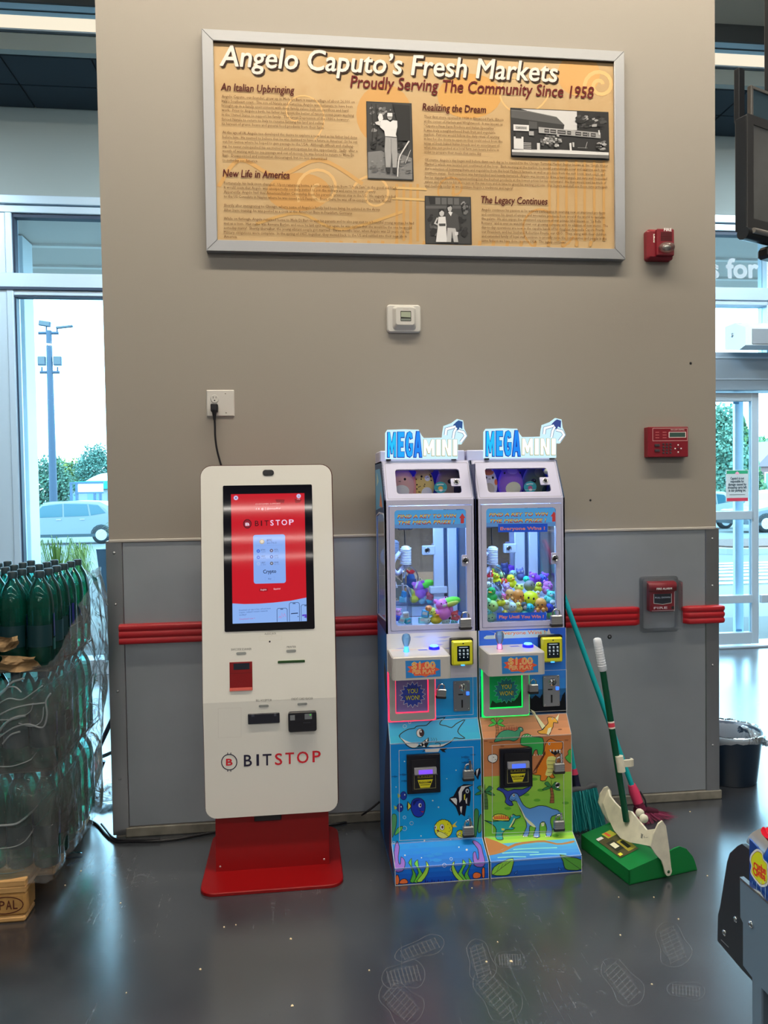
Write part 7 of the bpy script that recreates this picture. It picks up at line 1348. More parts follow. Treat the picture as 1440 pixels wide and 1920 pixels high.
def frill(u, v): a = 2*math.pi*u; r = .017+.014*v+.004*math.sin(7*a)*v; return cB+Vector((r*math.cos(a), r*math.sin(a), zt2-.004+.022*v+.006*math.sin(5*a+1)*v))
B().m(mat('foil_red', hx('c01830', 1.6), .2)).grid(frill, 42, 4).build('red_top', bg)
for k in range(5): a = -3.2+k*.5; B().m(mat('foil_glint', (.75, .82, .9), .15)).ell(cB+Vector((.0305*math.cos(a), .0305*math.sin(a), zt2-.035-.014*(k % 2))), (.002, .002, .006), 8, 6).build('foil_glint', bg)
# ================================================================== CABLES, DEBRIS AND MARKS ON THE FLOOR
fl_ = lambda pts, z=.0055: [tuple(atz(x, y, z)) for x, y in pts]
B().m(m_black).tube(smooth(fl_([(150, 1535), (166, 1538), (182, 1546), (196, 1562), (208, 1573), (222, 1578), (250, 1577), (290, 1577), (330, 1573), (370, 1566), (405, 1560), (440, 1556)]), 4, False), .0052, 8).build('floor_cable', at=(0, 0, 0), label='black power cable on the floor from the pallet to behind the kiosk', cat='cable')
B().m(m_black).tube(smooth(fl_([(190, 1545), (199, 1556), (206, 1565), (216, 1573), (236, 1575), (300, 1573)], .0125), 4, False), .0045, 8).build('floor_cable', at=(0, 0, 0), label='second black cable twisted over the first at the pier corner', cat='cable')
pts = [tuple(atz(x, y, .0055)) for x, y in ((600, 1548), (628, 1545), (650, 1541), (668, 1534))]+[tuple(aty(x, y, -.03)) for x, y in ((685, 1524), (700, 1513), (712, 1503))]
B().m(m_black).tube(smooth(pts, 4, False), .0045, 8).build('floor_cable', at=(0, 0, 0), label='black cable rising from the floor between kiosk and ocean claw machine', cat='cable')
b = B().m(pm('b8a888')); rg = random.Random(12)
for x, y, s in ((420, 1737, 3), (442, 1733, 2.5), (545, 1759, 4), (376, 1816, 4), (548, 1884, 4), (692, 1818, 3), (237, 1860, 2.5), (912, 1802, 4), (958, 1801, 5), (933, 1765, 3), (885, 1664, 2.5), (1163, 1752, 3), (1294, 1521, 3), (1272, 1722, 2.5), (1222, 1844, 2.5), (1326, 1641, 2.5), (122, 1659, 3), (152, 1632, 3), (226, 1692, 3), (1226, 1681, 2.5), (1160, 1681, 2.5)):
    c = atz(x, y, .003); r = s*.0012
    b.add([c+Vector((r*rg.uniform(.6, 1.4)*math.cos(a), r*rg.uniform(.5, 1.2)*math.sin(a), -.002)) for a in (0, 1.3, 2.6, 3.9, 5.2)]+[c+Vector((0, 0, r*.4))], [[0, 1, 5], [1, 2, 5], [2, 3, 5], [3, 4, 5], [4, 0, 5], [0, 1, 2, 3, 4]])
b.build('crumbs', at=(0, 0, 0), label='small pale crumbs scattered over the dark floor', kind='stuff')
m_scuff = clear('scuff_dust', (1, 1, 1), body=.20, bodycol=(.55, .57, .6), gloss=0); m_scuff2 = clear('scuff_dust_faint', (1, 1, 1), body=.025, bodycol=(.5, .52, .55), gloss=0)
A = Art(lambda x, y, d: Vector((x, y, .0004+d)), P=lambda x, y: (lambda q: (q.x, q.y))(atz(720+x/2, 1500+y/2, 0)), base=.0002, eps=.00002)
def sole(cx, cy, L, w, ang, hatch=True):
    ca, sa = math.cos(ang), math.sin(ang); Q = lambda u, v: (cx+u*ca*L-v*sa*w, cy+u*sa*L+v*ca*w)
    A.line([Q(-1, 0), Q(-.7, .7), Q(0, .75), Q(.6, 1), Q(1, .4), Q(1, -.4), Q(.6, -1), Q(0, -.8), Q(-.7, -.7)], .0022, m_scuff, True, 3)
    if hatch:
        for k in range(9): u = -.7+k*.18; A.line([Q(u, -.55), Q(u+.06, .55)], .0026, m_scuff)
        for k in range(3): A.line([Q(-.7, -.45+.45*k), Q(.8, -.5+.5*k)], .0018, m_scuff)
    A.fill([Q(.8*math.cos(t*.7854), .7*math.sin(t*.7854)) for t in range(8)], m_scuff2, 2)
for a_ in ((130, 560, 95, 38, -.35), (70, 660, 80, 55, -.2), (360, 600, 80, 52, 1.3), (470, 600, 55, 38, 0), (890, 680, 100, 58, .9), (1080, 540, 85, 62, 1.2), (1130, 715, 70, 34, .1), (420, 730, 110, 70, .9), (60, 760, 90, 70, .8)): sole(*a_)
for p in (((0, 480), (60, 520), (70, 660), (120, 700)), ((235, 650), (330, 630), (420, 600)), ((450, 680), (480, 740), (490, 830)), ((530, 600), (640, 610), (820, 600))): A.line(p, .003, m_scuff2, sm=4)
A.build('shoe_print', floor, kind='stuff')
# ================================================================== PALLET OF SODA
m_wood = mat('pallet_wood', hx('b08a58', 1.25), .7, noise=(9, .22, (1, 8, 8))); m_wood2 = mat('pallet_block', hx('a37c46', 1.2), .75, noise=(30, .18))
PX, PY0, PY1 = -.155, -.60, .20
pal = thing('wooden_pallet', (-.75, -.2, 0), 'pale wooden shipping pallet with an oval stamp, under the green bottles', 'pallet')
for k, y in enumerate((-.60, -.39, -.18, .03)): B().m(m_wood).box((PX-1.2, y, .122), (PX, y+.155 if k < 3 else .20, .144), .003).build('plank', pal)
for x0_ in (PX-.145, PX-.67, PX-1.2): B().m(m_wood).box((x0_, PY0, .1), (x0_+.145, PY1, .1218), .003).build('stringer_board', pal)
for y in (PY0, -.29, .055):
    B().m(m_wood).box((PX-1.2, y, .0), (PX-.004, y+.145 if y > PY0 else y+.10, .0215), .006).build('bottom_board', pal)
    for x0_ in (PX-.145, PX-.67, PX-1.2): B().m(m_wood2).box((x0_, y+.001, .0218), (x0_+.144, y+(.143 if y > PY0 else .099), .0998), .008).build('block', pal)
A = Art(FY(PY0+.001), base=.0005); cx, cz = aty(12, 1703, PY0).x, .0605; br = mat('burnt_brand', hx('4a1c12', 1.2), .7)
A.line(circ(cx-.004, cz, .058, .0285, 28), .0035, br, True); [A.text(ch, (cx-.046+.0225*i, cz-.014), (cx-.046+.0225*i+(.018 if ch != 'L' else .014), cz-.014), .044, br, .01) for i, ch in enumerate('EPAL')]; A.build('stamp', pal, kind='stuff')
# bottles
m_bot = clear('bottle_green', (.55, .94, .90), body=.05, bodycol=(.12, .60, .54), gloss=1.2, rough=.05); m_liq = clear('green_soda', (.20, .80, .70), body=.10, bodycol=(.02, .42, .34), gloss=.3, rough=.08)
m_cap_ = mat('cap_dark', (.02, .045, .06), .4); m_lab = mat('label_navy', (.006, .035, .045), .35); m_lab2 = mat('label_blue', (.02, .03, .22), .35)
bp_ = [(.030, .004), (.040, .0), (.0435, .008), (.044, .10), (.0425, .12), (.0425, .17), (.044, .20), (.0428, .228), (.0385, .258), (.030, .283), (.019, .302), (.0135, .313)]
mb = B().m(m_bot).lathe(bp_, (0, 0, 0), (0, 0, 1), 18).mesh('bottle'); ml = B().m(m_liq).lathe([(.038, .002), (.0425, .010), (.043, .10), (.0415, .12), (.0415, .17), (.043, .20), (.0418, .226), (.0395, .244), (.0001, .244)], (0, 0, 0), (0, 0, 1), 16).mesh('soda')
mc = B().m(m_cap_).lathe([(.0155, .312), (.0158, .332), (.0140, .336), (.0001, .3365)], (0, 0, 0), (0, 0, 1), 16).mesh('cap'); mlb = B().m(m_lab).lathe([(.0437, .122), (.0436, .172)], (0, 0, 0), (0, 0, 1), 18)
mlb.s = [True]*len(mlb.f); b2_ = B(); b2_.m(m_lab)
def band(r, z0, z1, a0, a1, mm, n=8):
    b2_.m(mm); b2_.grid(lambda u, v: Vector((r*math.sin(a0+(a1-a0)*u), -r*math.cos(a0+(a1-a0)*u), z0+(z1-z0)*v)), n, 1)
band(.0447, .075, .150, -1.2, 1.2, m_lab); band(.0447, .105, .185, 1.45, 1.75, m_lab2); band(.0447, .105, .185, 1.9, 2.15, m_lab2); band(.0447, .06, .10, 1.35, 2.2, mat('label_teal', (.01, .09, .09), .35)); mlab = b2_.mesh('label')
tiers = ('top', 'middle', 'bottom'); cols = 'first second third fourth'.split(); rows_ = 'front second third fourth fifth sixth seventh eighth'.split(); n = 0
for t_ in range(3):
    zb_ = .1445+(2-t_)*.350
    for i in range(4):
        for j in range(6):
            if t_ and i > 0 and (j > 2 or i == 3): continue
            x, y = -.117-.091*i+.0006*((j*7+i*3) % 3-1), -.487+.0895*j+.0006*((i*5+j) % 3-1)
            o = thing('soda_bottle', (x, y, zb_), 'green soda bottle, %s tier, %s column from the pier side, %s row' % (tiers[t_], cols[i], rows_[j]), 'bottle', 'green soda bottles on the pallet')
            o.rotation_euler = (0, 0, .5*((i*3+j*5) % 7-3) if (i or j) else 0)
            for nm, me in (('bottle', mb), ('soda', ml), ('cap', mc), ('label', mlab)):
                if nm == 'label' and t_ and j > 2: continue
                c = bpy.data.objects.new(nm, me); COL.objects.link(c); c.parent = o
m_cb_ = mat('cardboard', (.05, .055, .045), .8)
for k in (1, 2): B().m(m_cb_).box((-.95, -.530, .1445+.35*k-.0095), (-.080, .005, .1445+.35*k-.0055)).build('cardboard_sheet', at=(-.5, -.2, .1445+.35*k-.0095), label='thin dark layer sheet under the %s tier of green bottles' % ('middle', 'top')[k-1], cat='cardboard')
rg = random.Random(31)
def crumple(name, cpx, Y, w, h, seed, lab, mm, amp=.02):
    c = aty(*cpx, Y); r = random.Random(seed); ph = [r.uniform(0, 6) for _ in range(8)]
    def fn(u, v):
        x, z = (u-.5)*w, (v-.5)*h; e = amp*(math.sin(7*u+ph[0]+3*v)+.7*math.sin(9*v+ph[1]-4*u)+.4*abs(math.sin(13*u+9*v+ph[2])))
        return c+Vector((x*(1+.15*math.sin(5*v+ph[3])), e, z*(1-.35*u*math.sin(2+ph[4]))+.2*h*math.sin(4*u+ph[5])*.5))
    return B().m(mm).grid(fn, 9, 6, False).build(name, at=c, label=lab, cat='wrapping paper' if 'paper' in name else 'cardboard')
m_kraft = mat('kraft_paper', hx('8c7250', 1.0), .75)
crumple('torn_kraft_paper', (35, 1243), -.565, .125, .055, 4, 'lower torn piece of crumpled brown paper against the green bottles', m_kraft, .010); crumple('torn_kraft_paper', (12, 1206), -.565, .075, .055, 9, 'upper torn piece of crumpled brown paper against the green bottles', m_kraft, .009)
# stretch film
m_film = clear('stretch_film', (.97, .985, .99), body=.14, bodycol=(.86, .90, .93), gloss=1.0, rough=.12, bump=(11, .8, .03)); m_film2 = clear('stretch_film_gathered', (.97, .985, .99), body=.15, bodycol=(.94, .97, .98), gloss=1.0, rough=.12, bump=(13, .9, .03))
wrap = thing('stretch_wrap', (-.3, -.2, .145), 'torn clear stretch film hanging round the pallet of green bottles', 'plastic film')
path = [(-1.0, -.555), (-.5, -.560), (-.25, -.562), (-.12, -.558), (-.075, -.535), (-.066, -.47), (-.062, -.40), (-.058, -.32), (-.055, -.24), (-.052, -.16), (-.050, -.08), (-.05, .0), (-.10, .045), (-.4, .05)]
topz = [.80, .79, .82, .85, .87, .92, .97, 1.02, 1.06, 1.10, 1.13, 1.15, 1.12, 1.1]
PS = smooth([(x, y, z) for (x, y), z in zip(path, topz)], 6, False)
def film(u, v):
    k = u*(len(PS)-1); i = min(int(k), len(PS)-2); f = k-i; x, y, zt_ = [PS[i][d]*(1-f)+PS[i+1][d]*f for d in range(3)]
    z = .12+(zt_-.12)*v; side = max(0, min(1, (y+.55)/.3))*(1 if x > -.2 else 0)
    bul = .050*side*math.exp(-((z-.86)/.24)**2)-.012*max(0, min(1, (.42-z)/.3))*(1 if x > -.2 else 0)
    wr = .007*math.sin(38*u+7*v)+.005*math.sin(61*u-13*v+2)+.006*math.sin(17*v+23*u)+.004*math.sin(90*u+31*v)
    if x > -.2 and y > -.54: return Vector((min(x+bul+wr*(.4+.8*side*min(1, z)), -.004-.0*y if y > -.03 else .05), y, z+.006*math.sin(50*u)*v))
    return Vector((x, y-.02*max(0, (.3-z)/.2)+wr*.8-.004, z+.012*math.sin(33*u)*v))
uc = 27/78; B().m(m_film).grid(lambda u, v: film(u*uc, v), 60, 24).build('film', wrap); B().m(m_film2).grid(lambda u, v: film(uc+u*(1-uc), v), 90, 26).build('gathered_film', wrap)
m_str = clear('film_strand', (.9, .94, .97), body=.34, bodycol=(.74, .80, .84), gloss=1.0, rough=.1)
def strand(pts, w=.0022, plane_='F', nm='strand'):
    P = [aty(x, y, -.572) if plane_ == 'F' else atx(x, y, .012+.0*x) for x, y in pts]
    B().m(m_str).tube(smooth([tuple(p) for p in P], 5, False), w, 6).build(nm, wrap)
for pts, w in ((((0, 1300), (12, 1290), (28, 1288), (40, 1298)), .0028), (((-10, 1345), (20, 1330), (50, 1322), (85, 1318)), .003), (((0, 1350), (30, 1348), (56, 1335), (62, 1318)), .002), (((-5, 1385), (25, 1365), (52, 1358), (80, 1364), (88, 1340), (86, 1315), (95, 1300)), .0036), (((35, 1356), (60, 1362), (78, 1352), (82, 1325)), .0024), (((-10, 1437), (20, 1437), (45, 1430), (58, 1424)), .0022), (((-10, 1548), (25, 1546), (42, 1538), (60, 1522)), .0042), (((-10, 1592), (25, 1588), (46, 1578), (60, 1560)), .002), (((-10, 1638), (20, 1637), (45, 1630)), .002), (((-10, 1325), (15, 1310), (40, 1312), (60, 1300), (80, 1285)), .0024), (((5, 1395), (20, 1378), (38, 1372)), .004), (((-5, 1375), (12, 1355), (30, 1345), (48, 1342)), .005), (((-10, 1312), (8, 1296), (22, 1280), (45, 1272)), .004)): strand(pts, w)
PSR = lambda x, y: aty(x, y, {0: 0}.get(0)-.30+.0)
def rstrand(pts, w, Y0, Y1):
    P = []
    for i, (x, y) in enumerate(pts): t = i/(len(pts)-1); P.append(aty(x, y, Y0+(Y1-Y0)*t))
    B().m(m_str).tube(smooth([tuple(p) for p in P], 5, False), w, 6).build('strand', wrap)
rstrand(((60, 1310), (85, 1288), (112, 1268)), .0016, -.56, -.38); rstrand(((58, 1424), (85, 1392), (118, 1355), (132, 1340)), .0018, -.565, -.3); rstrand(((60, 1522), (80, 1500), (104, 1478)), .0018, -.57, -.42); rstrand(((46, 1578), (68, 1548), (92, 1522)), .0014, -.57, -.45)
rstrand(((160, 1068), (178, 1090), (192, 1118), (202, 1135)), .0032, -.06, -.03); rstrand(((162, 1080), (168, 1130), (158, 1180), (175, 1230), (195, 1270)), .002, -.1, -.03); rstrand(((180, 1120), (192, 1170), (190, 1220), (172, 1262)), .0022, -.05, -.03); rstrand(((150, 1180), (165, 1205), (185, 1240), (188, 1280), (185, 1325), (186, 1350)), .0026, -.1, -.03); rstrand(((172, 1262), (162, 1310), (158, 1345), (172, 1352), (185, 1340)), .002, -.1, -.04); rstrand(((100, 1200), (125, 1180), (150, 1165)), .0018, -.4, -.2); rstrand(((152, 1235), (140, 1255), (124, 1260)), .0014, -.2, -.3)
for pts, w, Y0, Y1 in ((((128, 1130), (118, 1175), (104, 1215), (96, 1262)), .0012, -.25, -.40), (((140, 1110), (146, 1180), (128, 1260), (120, 1330), (118, 1400)), .0016, -.15, -.3), (((158, 1150), (150, 1215), (160, 1290), (150, 1370), (140, 1440)), .0014, -.08, -.2), (((104, 1290), (128, 1262), (150, 1230), (170, 1190)), .0015, -.4, -.06), (((98, 1372), (122, 1330), (150, 1300), (176, 1262)), .0013, -.42, -.06), (((100, 1440), (128, 1395), (150, 1350), (168, 1322)), .0016, -.44, -.08), (((108, 1320), (112, 1400), (104, 1470)), .001, -.38, -.42), (((132, 1450), (150, 1415), (166, 1372), (184, 1350)), .002, -.25, -.04), (((90, 1505), (118, 1460), (146, 1420)), .0012, -.48, -.25), (((166, 1150), (180, 1180), (186, 1215), (176, 1250)), .0012, -.05, -.03), (((172, 1100), (176, 1140), (196, 1160), (198, 1200)), .0014, -.05, -.03), (((148, 1300), (170, 1318), (184, 1322)), .0016, -.12, -.04)): rstrand(pts, w, Y0, Y1)
rstrand(((22, 1652), (60, 1612), (100, 1556), (135, 1512), (158, 1488)), .005, -.59, .1)
# crumpled film on the floor behind the pallet
cf = atz(195, 1518, .0); 
def fm(u, v): return Vector((-.22+.30*u, .30+.34*v, .004+.022*abs(math.sin(6*u+2.2*v))*abs(math.sin(5*v+3*u))+.008*abs(math.sin(17*u-11*v))))
B().m(m_film).grid(fm, 30, 26).build('floor_film', at=(-.07, .42, .0), label='crumpled sheet of clear film lying on the floor left of the pier', cat='plastic film')
c = atz(135, 1602, .004); B().m(m_bot).grid(lambda u, v: c+Vector((-.03+.07*u, -.006+.016*v, .003+.006*abs(math.sin(9*u+4*v)))), 8, 3).build('plastic_scrap', at=c, label='small green plastic scrap on the floor beside the pallet block', cat='scrap')
# black folding stand and a red leaflet behind the film
YS = .30; sp_ = lambda pts: [tuple(aty(x, y, YS)) for x, y in pts]
m_bt = mat('black_tube', (.012, .014, .035), .35)
p_ = [Vector(q) for q in sp_(((240, 1292), (213, 1343), (175, 1425)))]; q_2 = [Vector(q) for q in sp_(((175, 1425), (198, 1416), (216, 1408), (232, 1380)))]; r_2 = [Vector(q) for q in sp_(((192, 1428), (168, 1492)))]; ft = atz(141, 1563, .012); ft = aty(138, 1563, YS); ft.z = max(ft.z, .012)
std = thing('folding_stand', (ft.x, YS, 0), 'black tubular folding stand between the pallet and the pier', 'stand')
B().m(m_bt).tube(p_, .0105, 10).build('upper_tube', std); B().m(mat('grey_tube', (.05, .08, .11), .35)).tube(q_2, .0085, 10).build('cross_tube', std); B().m(m_bt).tube([r_2[0]+Vector((0, .012, 0)), r_2[1]+Vector((0, .012, 0)), Vector((ft.x, YS+.012, .012))], .012, 10).build('leg', std); B().m(m_bt).tube([Vector((p_[0].x+.03, YS, p_[0].z+.05)), Vector((p_[0].x+.14, YS+.02, .012))], .0105, 10).build('leg', std)
B().m(mat('rubber_foot', (.02, .02, .02), .7)).tube([Vector((ft.x-.012, YS+.012, .002)), Vector((ft.x+.006, YS+.012, .04))], .016, 10).build('foot', std)
rp_ = [aty(x, y, YS+.03) for x, y in ((160, 1424), (186, 1414), (192, 1438), (182, 1446), (170, 1450))]
B().m(mat('red_leaflet', hx('e06a70', 1.4), .6)).add(rp_+[p+Vector((0, .001, 0)) for p in rp_], [[0, 1, 2, 3, 4], [9, 8, 7, 6, 5]]).build('red_leaflet', at=rp_[4], label='small red paper leaflet stuck behind the black folding stand', cat='paper')
# ================================================================== OUTSIDE
GZ = lambda Y: -.03-.0165*(Y-3.2)
m_asph = mat('car_park', (.09, .10, .10), .8, noise=(.7, .15)); 
B().m(m_asph).grid(lambda u, v: Vector((-140+300*u, 3.3+(140-3.3)*v, GZ(3.3+(140-3.3)*v))), 6, 10, False).build('ground', kind='structure')
B().m(mat('walkway', (.17, .17, .16), .8)).box((-9, 3.31, -.14), (14, 7.2, -.055)).build('pavement', kind='structure')
TR = lambda px, py, Y: aty(px, py, Y)
x0_, x1_, x2_ = TR(22, 700, 3.62).x, TR(54, 700, 3.95).x, TR(67, 700, 3.9).x
colm = thing('pillar', (x0_, 3.62, 0), None, None); tag(colm, kind='structure')
for k in range(19): B().m(mat('pillar_block', (.055, .10, .15), .7)).box((x0_-.25, 3.62, -.06+k*.2), (x1_, 3.95, .135+k*.2), .004).build('block', colm)
B().m(mat('pillar_mortar', (.06, .12, .18), .8)).box((x0_-.24, 3.63, -.06), (x1_-.008, 3.94, 3.72)).build('core', colm)
B().m(mat('white_post_out', (.75, .77, .78), .5)).box((x1_+.002, 3.66, -.06), (x2_, 3.9, 3.71), .004).build('post', colm)
# planter and grasses
gx = lambda x, y, Y: TR(x, y, Y)
a, c, d = gx(180, 1030, 4.3), gx(208, 1030, 4.3), gx(196, 1140, 4.3)
pl_ = thing('planter', ((a.x+c.x)/2+.12, 4.45, -.055), 'tall tapered blue-grey planter outside the window, beside the pier', 'planter'); wt_ = .42; b = B().m(mat('planter_grey', (.06, .10, .14), .5))
cx = a.x+wt_/2; zt_ = a.z; vs = []
for w, z in ((.13, -.055), (.21, zt_), (.185, zt_), (.15, zt_-.06)): vs += [(cx-w, 4.3+.21-w, z), (cx+w, 4.3+.21-w, z), (cx+w, 4.3+.21+w, z), (cx-w, 4.3+.21+w, z)]
b.add(vs, [[i+k, i+(k+1) % 4, i+4+(k+1) % 4, i+4+k] for i in (0, 4, 8) for k in range(4)]+[[3, 2, 1, 0], [12, 13, 14, 15]]); b.build('pot', pl_)
def blades(par, nm, c, n, h, spread, cols_, seed):
    r = random.Random(seed)
    for ci, hc in enumerate(cols_):
        b = B().m(mat('blade_'+hc, hx(hc, .6), .6))
        for _ in range(n//len(cols_)):
            an = r.uniform(0, 6.28); s_ = spread*r.random()**.7; hh = h*r.uniform(.6, 1.1); base = c+Vector((r.uniform(-.1, .1)*spread, r.uniform(-.1, .1)*spread, 0)); dx, dy = math.cos(an)*s_, math.sin(an)*s_; w = .006
            P = [base, base+Vector((dx*.3, dy*.3, hh*.55)), base+Vector((dx*.7, dy*.7, hh*.92)), base+Vector((dx*1.1, dy*1.1, hh*(1-.35*s_/spread)))]
            t_ = Vector((-math.sin(an), math.cos(an), 0))*w
            b.add([P[0]-t_, P[0]+t_, P[1]-t_, P[1]+t_, P[2]-t_*.7, P[2]+t_*.7, P[3]], [[0, 1, 3, 2], [2, 3, 5, 4], [4, 5, 6]])
        b.build(nm, par, kind='stuff')
blades(pl_, 'grass_blades', Vector((cx, 4.51, zt_-.06)), 160, .34, .26, ('8ea24a', 'a8b860', '6a8a4a'), 1)
B().m(mat('red_bloom', hx('b0485a', 1.2), .6)).ell((cx+.1, 4.4, zt_+.08), (.05, .05, .04), 10, 7).build('bloom', pl_)
for i, (x, y, h, s_) in enumerate(((108, 1062, .44, .34), (150, 1056, .34, .24))):
    yg = (5.6, 6.5)[i]; p = TR(x, y, yg); g_ = thing('ornamental_grass', (p.x, yg, -.055), ('tall clump of yellow-green ornamental grass outside the window', 'smaller clump of ornamental grass outside, nearer the blue-grey planter')[i], 'grass'); blades(g_, 'grass_blades', Vector((p.x, yg, -.055)), 220, p.z+.055+h*.75, s_, ('9ab04e', 'b0c060', '7c9a4a'), 5+i)
# light pole
pb, pt = TR(100, 960, 33), TR(92.5, 620, 33); xp = (pb.x+pt.x)/2; m_po = mat('pole_blue_grey', (.035, .055, .09), .5)
po = thing('light_pole', (xp, 33, GZ(33)), 'tall grey car park light pole with four floodlights, seen through the left window', 'light pole')
B().m(m_po).tube([(xp, 33, GZ(33)), (xp, 33, pt.z)], [.20, .13], 10).build('pole', po)
def flood(px, py, w, h, tilt, lit=False):
    p = TR(px, py, 33); R = Matrix.Rotation(tilt, 3, 'Y'); s_ = B().m(m_po); s_.box((-w/2, -.08, -h/2), (w/2, .08, h/2), .02, lambda x, y, z: p+R @ Vector((x, y, z))); f = s_.build('floodlight', po)
    B().m(mat('flood_face', (.07, .08, .09), .3)).box((-w*.42, -.09, -h*.38), (w*.42, -.08, h*.40), .005, lambda x, y, z: p+R @ Vector((x, y, z))).build('lens', f)
flood(84, 607, .52, .24, .15); flood(121, 613, .75, .10, -.12); flood(78.5, 677, .36, .42, 0); flood(108, 677, .36, .42, 0)
for x0q, x1q, y in ((72, 110, 624.5), (75, 112, 698)): a, c = TR(x0q, y, 33), TR(x1q, y, 33); B().m(m_po).tube([a, c], .07, 8).build('cross_arm', po)
for x, y0, y1 in ((78.5, 688, 698), (108, 688, 698), (87, 612, 624), (107, 614, 624)): B().m(m_po).tube([TR(x, y0, 33), TR(x, y1, 33)], .04, 6).build('bracket', po)
# cars
def car(nm_lab, xf, Y, L, H, hexc, dirn=1, cat='car', kind='suv'):
    z0 = GZ(Y); t = thing('pickup_truck' if kind == 'pickup' else 'car', (xf+dirn*L/2, Y+.9, z0), nm_lab, cat)
    P = lambda u, z, d: Vector((xf+dirn*u*L, Y+d, z0+z*H))
    body = dict(suv=[(0, .20), (0, .46), (.03, .54), (.20, .60), (.33, .92), (.42, 1.0), (.80, .985), (.93, .72), (.985, .62), (1, .40), (.985, .20)], pickup=[(0, .2), (0, .5), (.03, .58), (.22, .62), (.31, .95), (.36, 1.0), (.54, 1.0), (.59, .62), (1, .60), (1, .25)])[kind]
    m_c = mat('car_'+hexc, hx(hexc, .42), .3, coat=.2); gl = mat('car_glass', (.03, .10, .13), .08)
    B().m(m_c).prism(smooth(body, 2), P, 1.8, 0, .05).build('body', t)
    wins = dict(suv=[[(.245, .63), (.345, .90), (.50, .945), (.50, .645)], [(.515, .645), (.515, .945), (.70, .93), (.715, .66)], [(.73, .665), (.715, .925), (.79, .90), (.85, .72)]], pickup=[[(.25, .65), (.33, .93), (.42, .95), (.42, .65)], [(.435, .65), (.435, .95), (.53, .95), (.55, .66)]])[kind]
    for w in wins: B().m(gl).prism(w, P, .002, -.012).build('side_window', t)
    for u in (.18, .81):
        c = P(u, .2, -.01); r = .34; B().m(mat('tyre', (.015, .017, .02), .8)).lathe([(r*.6, 0), (r, .01), (r, .2), (.001, .2)], (c.x, c.y+.0, z0+r), (0, 1, 0), 20).build('tyre', t)
        b = B().m(mat('rim', (.45, .48, .50), .3, metal=.6)); b.lathe([(r*.62, 0), (r*.55, .03), (.0001, .035)], (c.x, c.y-.002, z0+r), (0, 1, 0), 16); 
        for k in range(6): a_ = k*1.047; b.box((-.02, -.006, .05), (.02, .002, r*.58), 0, lambda x, y, z, a_=a_, c=c: Vector((c.x+x*math.cos(a_)+z*math.sin(a_), c.y-.004+y, z0+r-x*math.sin(a_)+z*math.cos(a_))))
        b.build('rim', t)
        B().m(mat('arch', (.02, .03, .035), .7)).ring([(c.x+dirn*0+1.16*r*math.cos(a_), z0+r+1.16*r*math.sin(a_)) for a_ in [k*math.pi/8 for k in range(9)]]+[(c.x-1.16*r, z0+r*.8), (c.x+1.16*r, z0+r*.8)], [(c.x+1.02*r*math.cos(a_), z0+r+1.02*r*math.sin(a_)) for a_ in [k*math.pi/8 for k in range(9)]]+[(c.x-1.02*r, z0+r*.8), (c.x+1.02*r, z0+r*.8)], lambda x, z, d: Vector((x, Y-d, z)), -.02, .004).build('wheel_arch', t)
    B().m(mat('sill', (.03, .05, .06), .6)).prism([(.06, .17), (.06, .24), (.94, .24), (.94, .17)], P, .05, -.01).build('sill', t)
    for u in (.47, .66): B().m(mat('rim')).box((xf+dirn*(u*L)-.09, Y-.03, z0+.57*H), (xf+dirn*(u*L)+.09, Y-.005, z0+.585*H), .005).build('door_handle', t)
    return t
wx = TR(190, 1003, 26).x; car('silver grey SUV parked outside the left window', wx-.81*4.5, 26, 4.5, 1.62, 'a8b4bc')
px_ = TR(107, 930, 52).x; car('red pickup truck far across the car park', px_, 52, 4.9, 1.75, 'c04258', kind='pickup', cat='truck')
wx = TR(1361, 938, 27).x; car('white SUV seen through the glass door, left of the stile', wx-.81*4.5, 27, 4.5, 1.62, 'd0dade')
wx = TR(1437, 942, 23).x; car('grey car seen past the right edge of the glass door', wx-.18*4.4, 23, 4.4, 1.6, '8c98a4')
wx = TR(1336, 925, 36).x; car('blue-white car further back behind the glass door', wx, 36, 4.4, 1.6, 'b8ccd8')
# buildings
def block(nm, lab, x0_, x1_, Y, h, wall_, roof_, dep=8):
    z0 = GZ(Y); t = thing('building' if nm == 'store' else nm, ((x0_+x1_)/2, Y+dep/2, z0), lab, 'building'); B().m(mat('wall_'+wall_, hx(wall_, .4), .8)).box((x0_, Y, z0), (x1_, Y+dep, z0+h)).build('walls', t); return t, z0
a, c = TR(105, 903, 85), TR(240, 905, 85); t, z0 = block('store', 'far white shop building with a teal roof band', a.x-1, c.x, 85, a.z-GZ(85)-.2, 'c8d4d8', '', 10)
zt1, zb1 = a.z, TR(105, 918, 85).z; B().m(mat('teal_fascia', hx('28a89c', .6), .6)).box((a.x-1.2, 84.6, zb1), (c.x, 95.2, zt1)).build('fascia', t)
d = TR(160, 897, 85); B().m(mat('white_vault', (.7, .72, .72), .6)).prism([(d.x, zt1)]+[(d.x+(c.x-d.x)*k/10, zt1+.9*math.sin(math.pi*k/10)) for k in range(11)]+[(c.x, zt1)], lambda x, z, dd: Vector((x, 85+dd, z)), 0, 9).build('vaulted_roof', t)
for k in range(5): x = a.x+1.2+k*2.2; B().m(mat('shop_window', (.12, .22, .25), .2)).box((x, 84.95, z0+.6), (x+1.2, 85.0, zb1-.5)).build('window', t)
a, c = TR(144, 907, 45), TR(193, 922, 45); sg_ = thing('road_sign', ((a.x+c.x)/2, 45, GZ(45)), 'blank white sign board on dark posts before the teal-roofed building', 'sign')
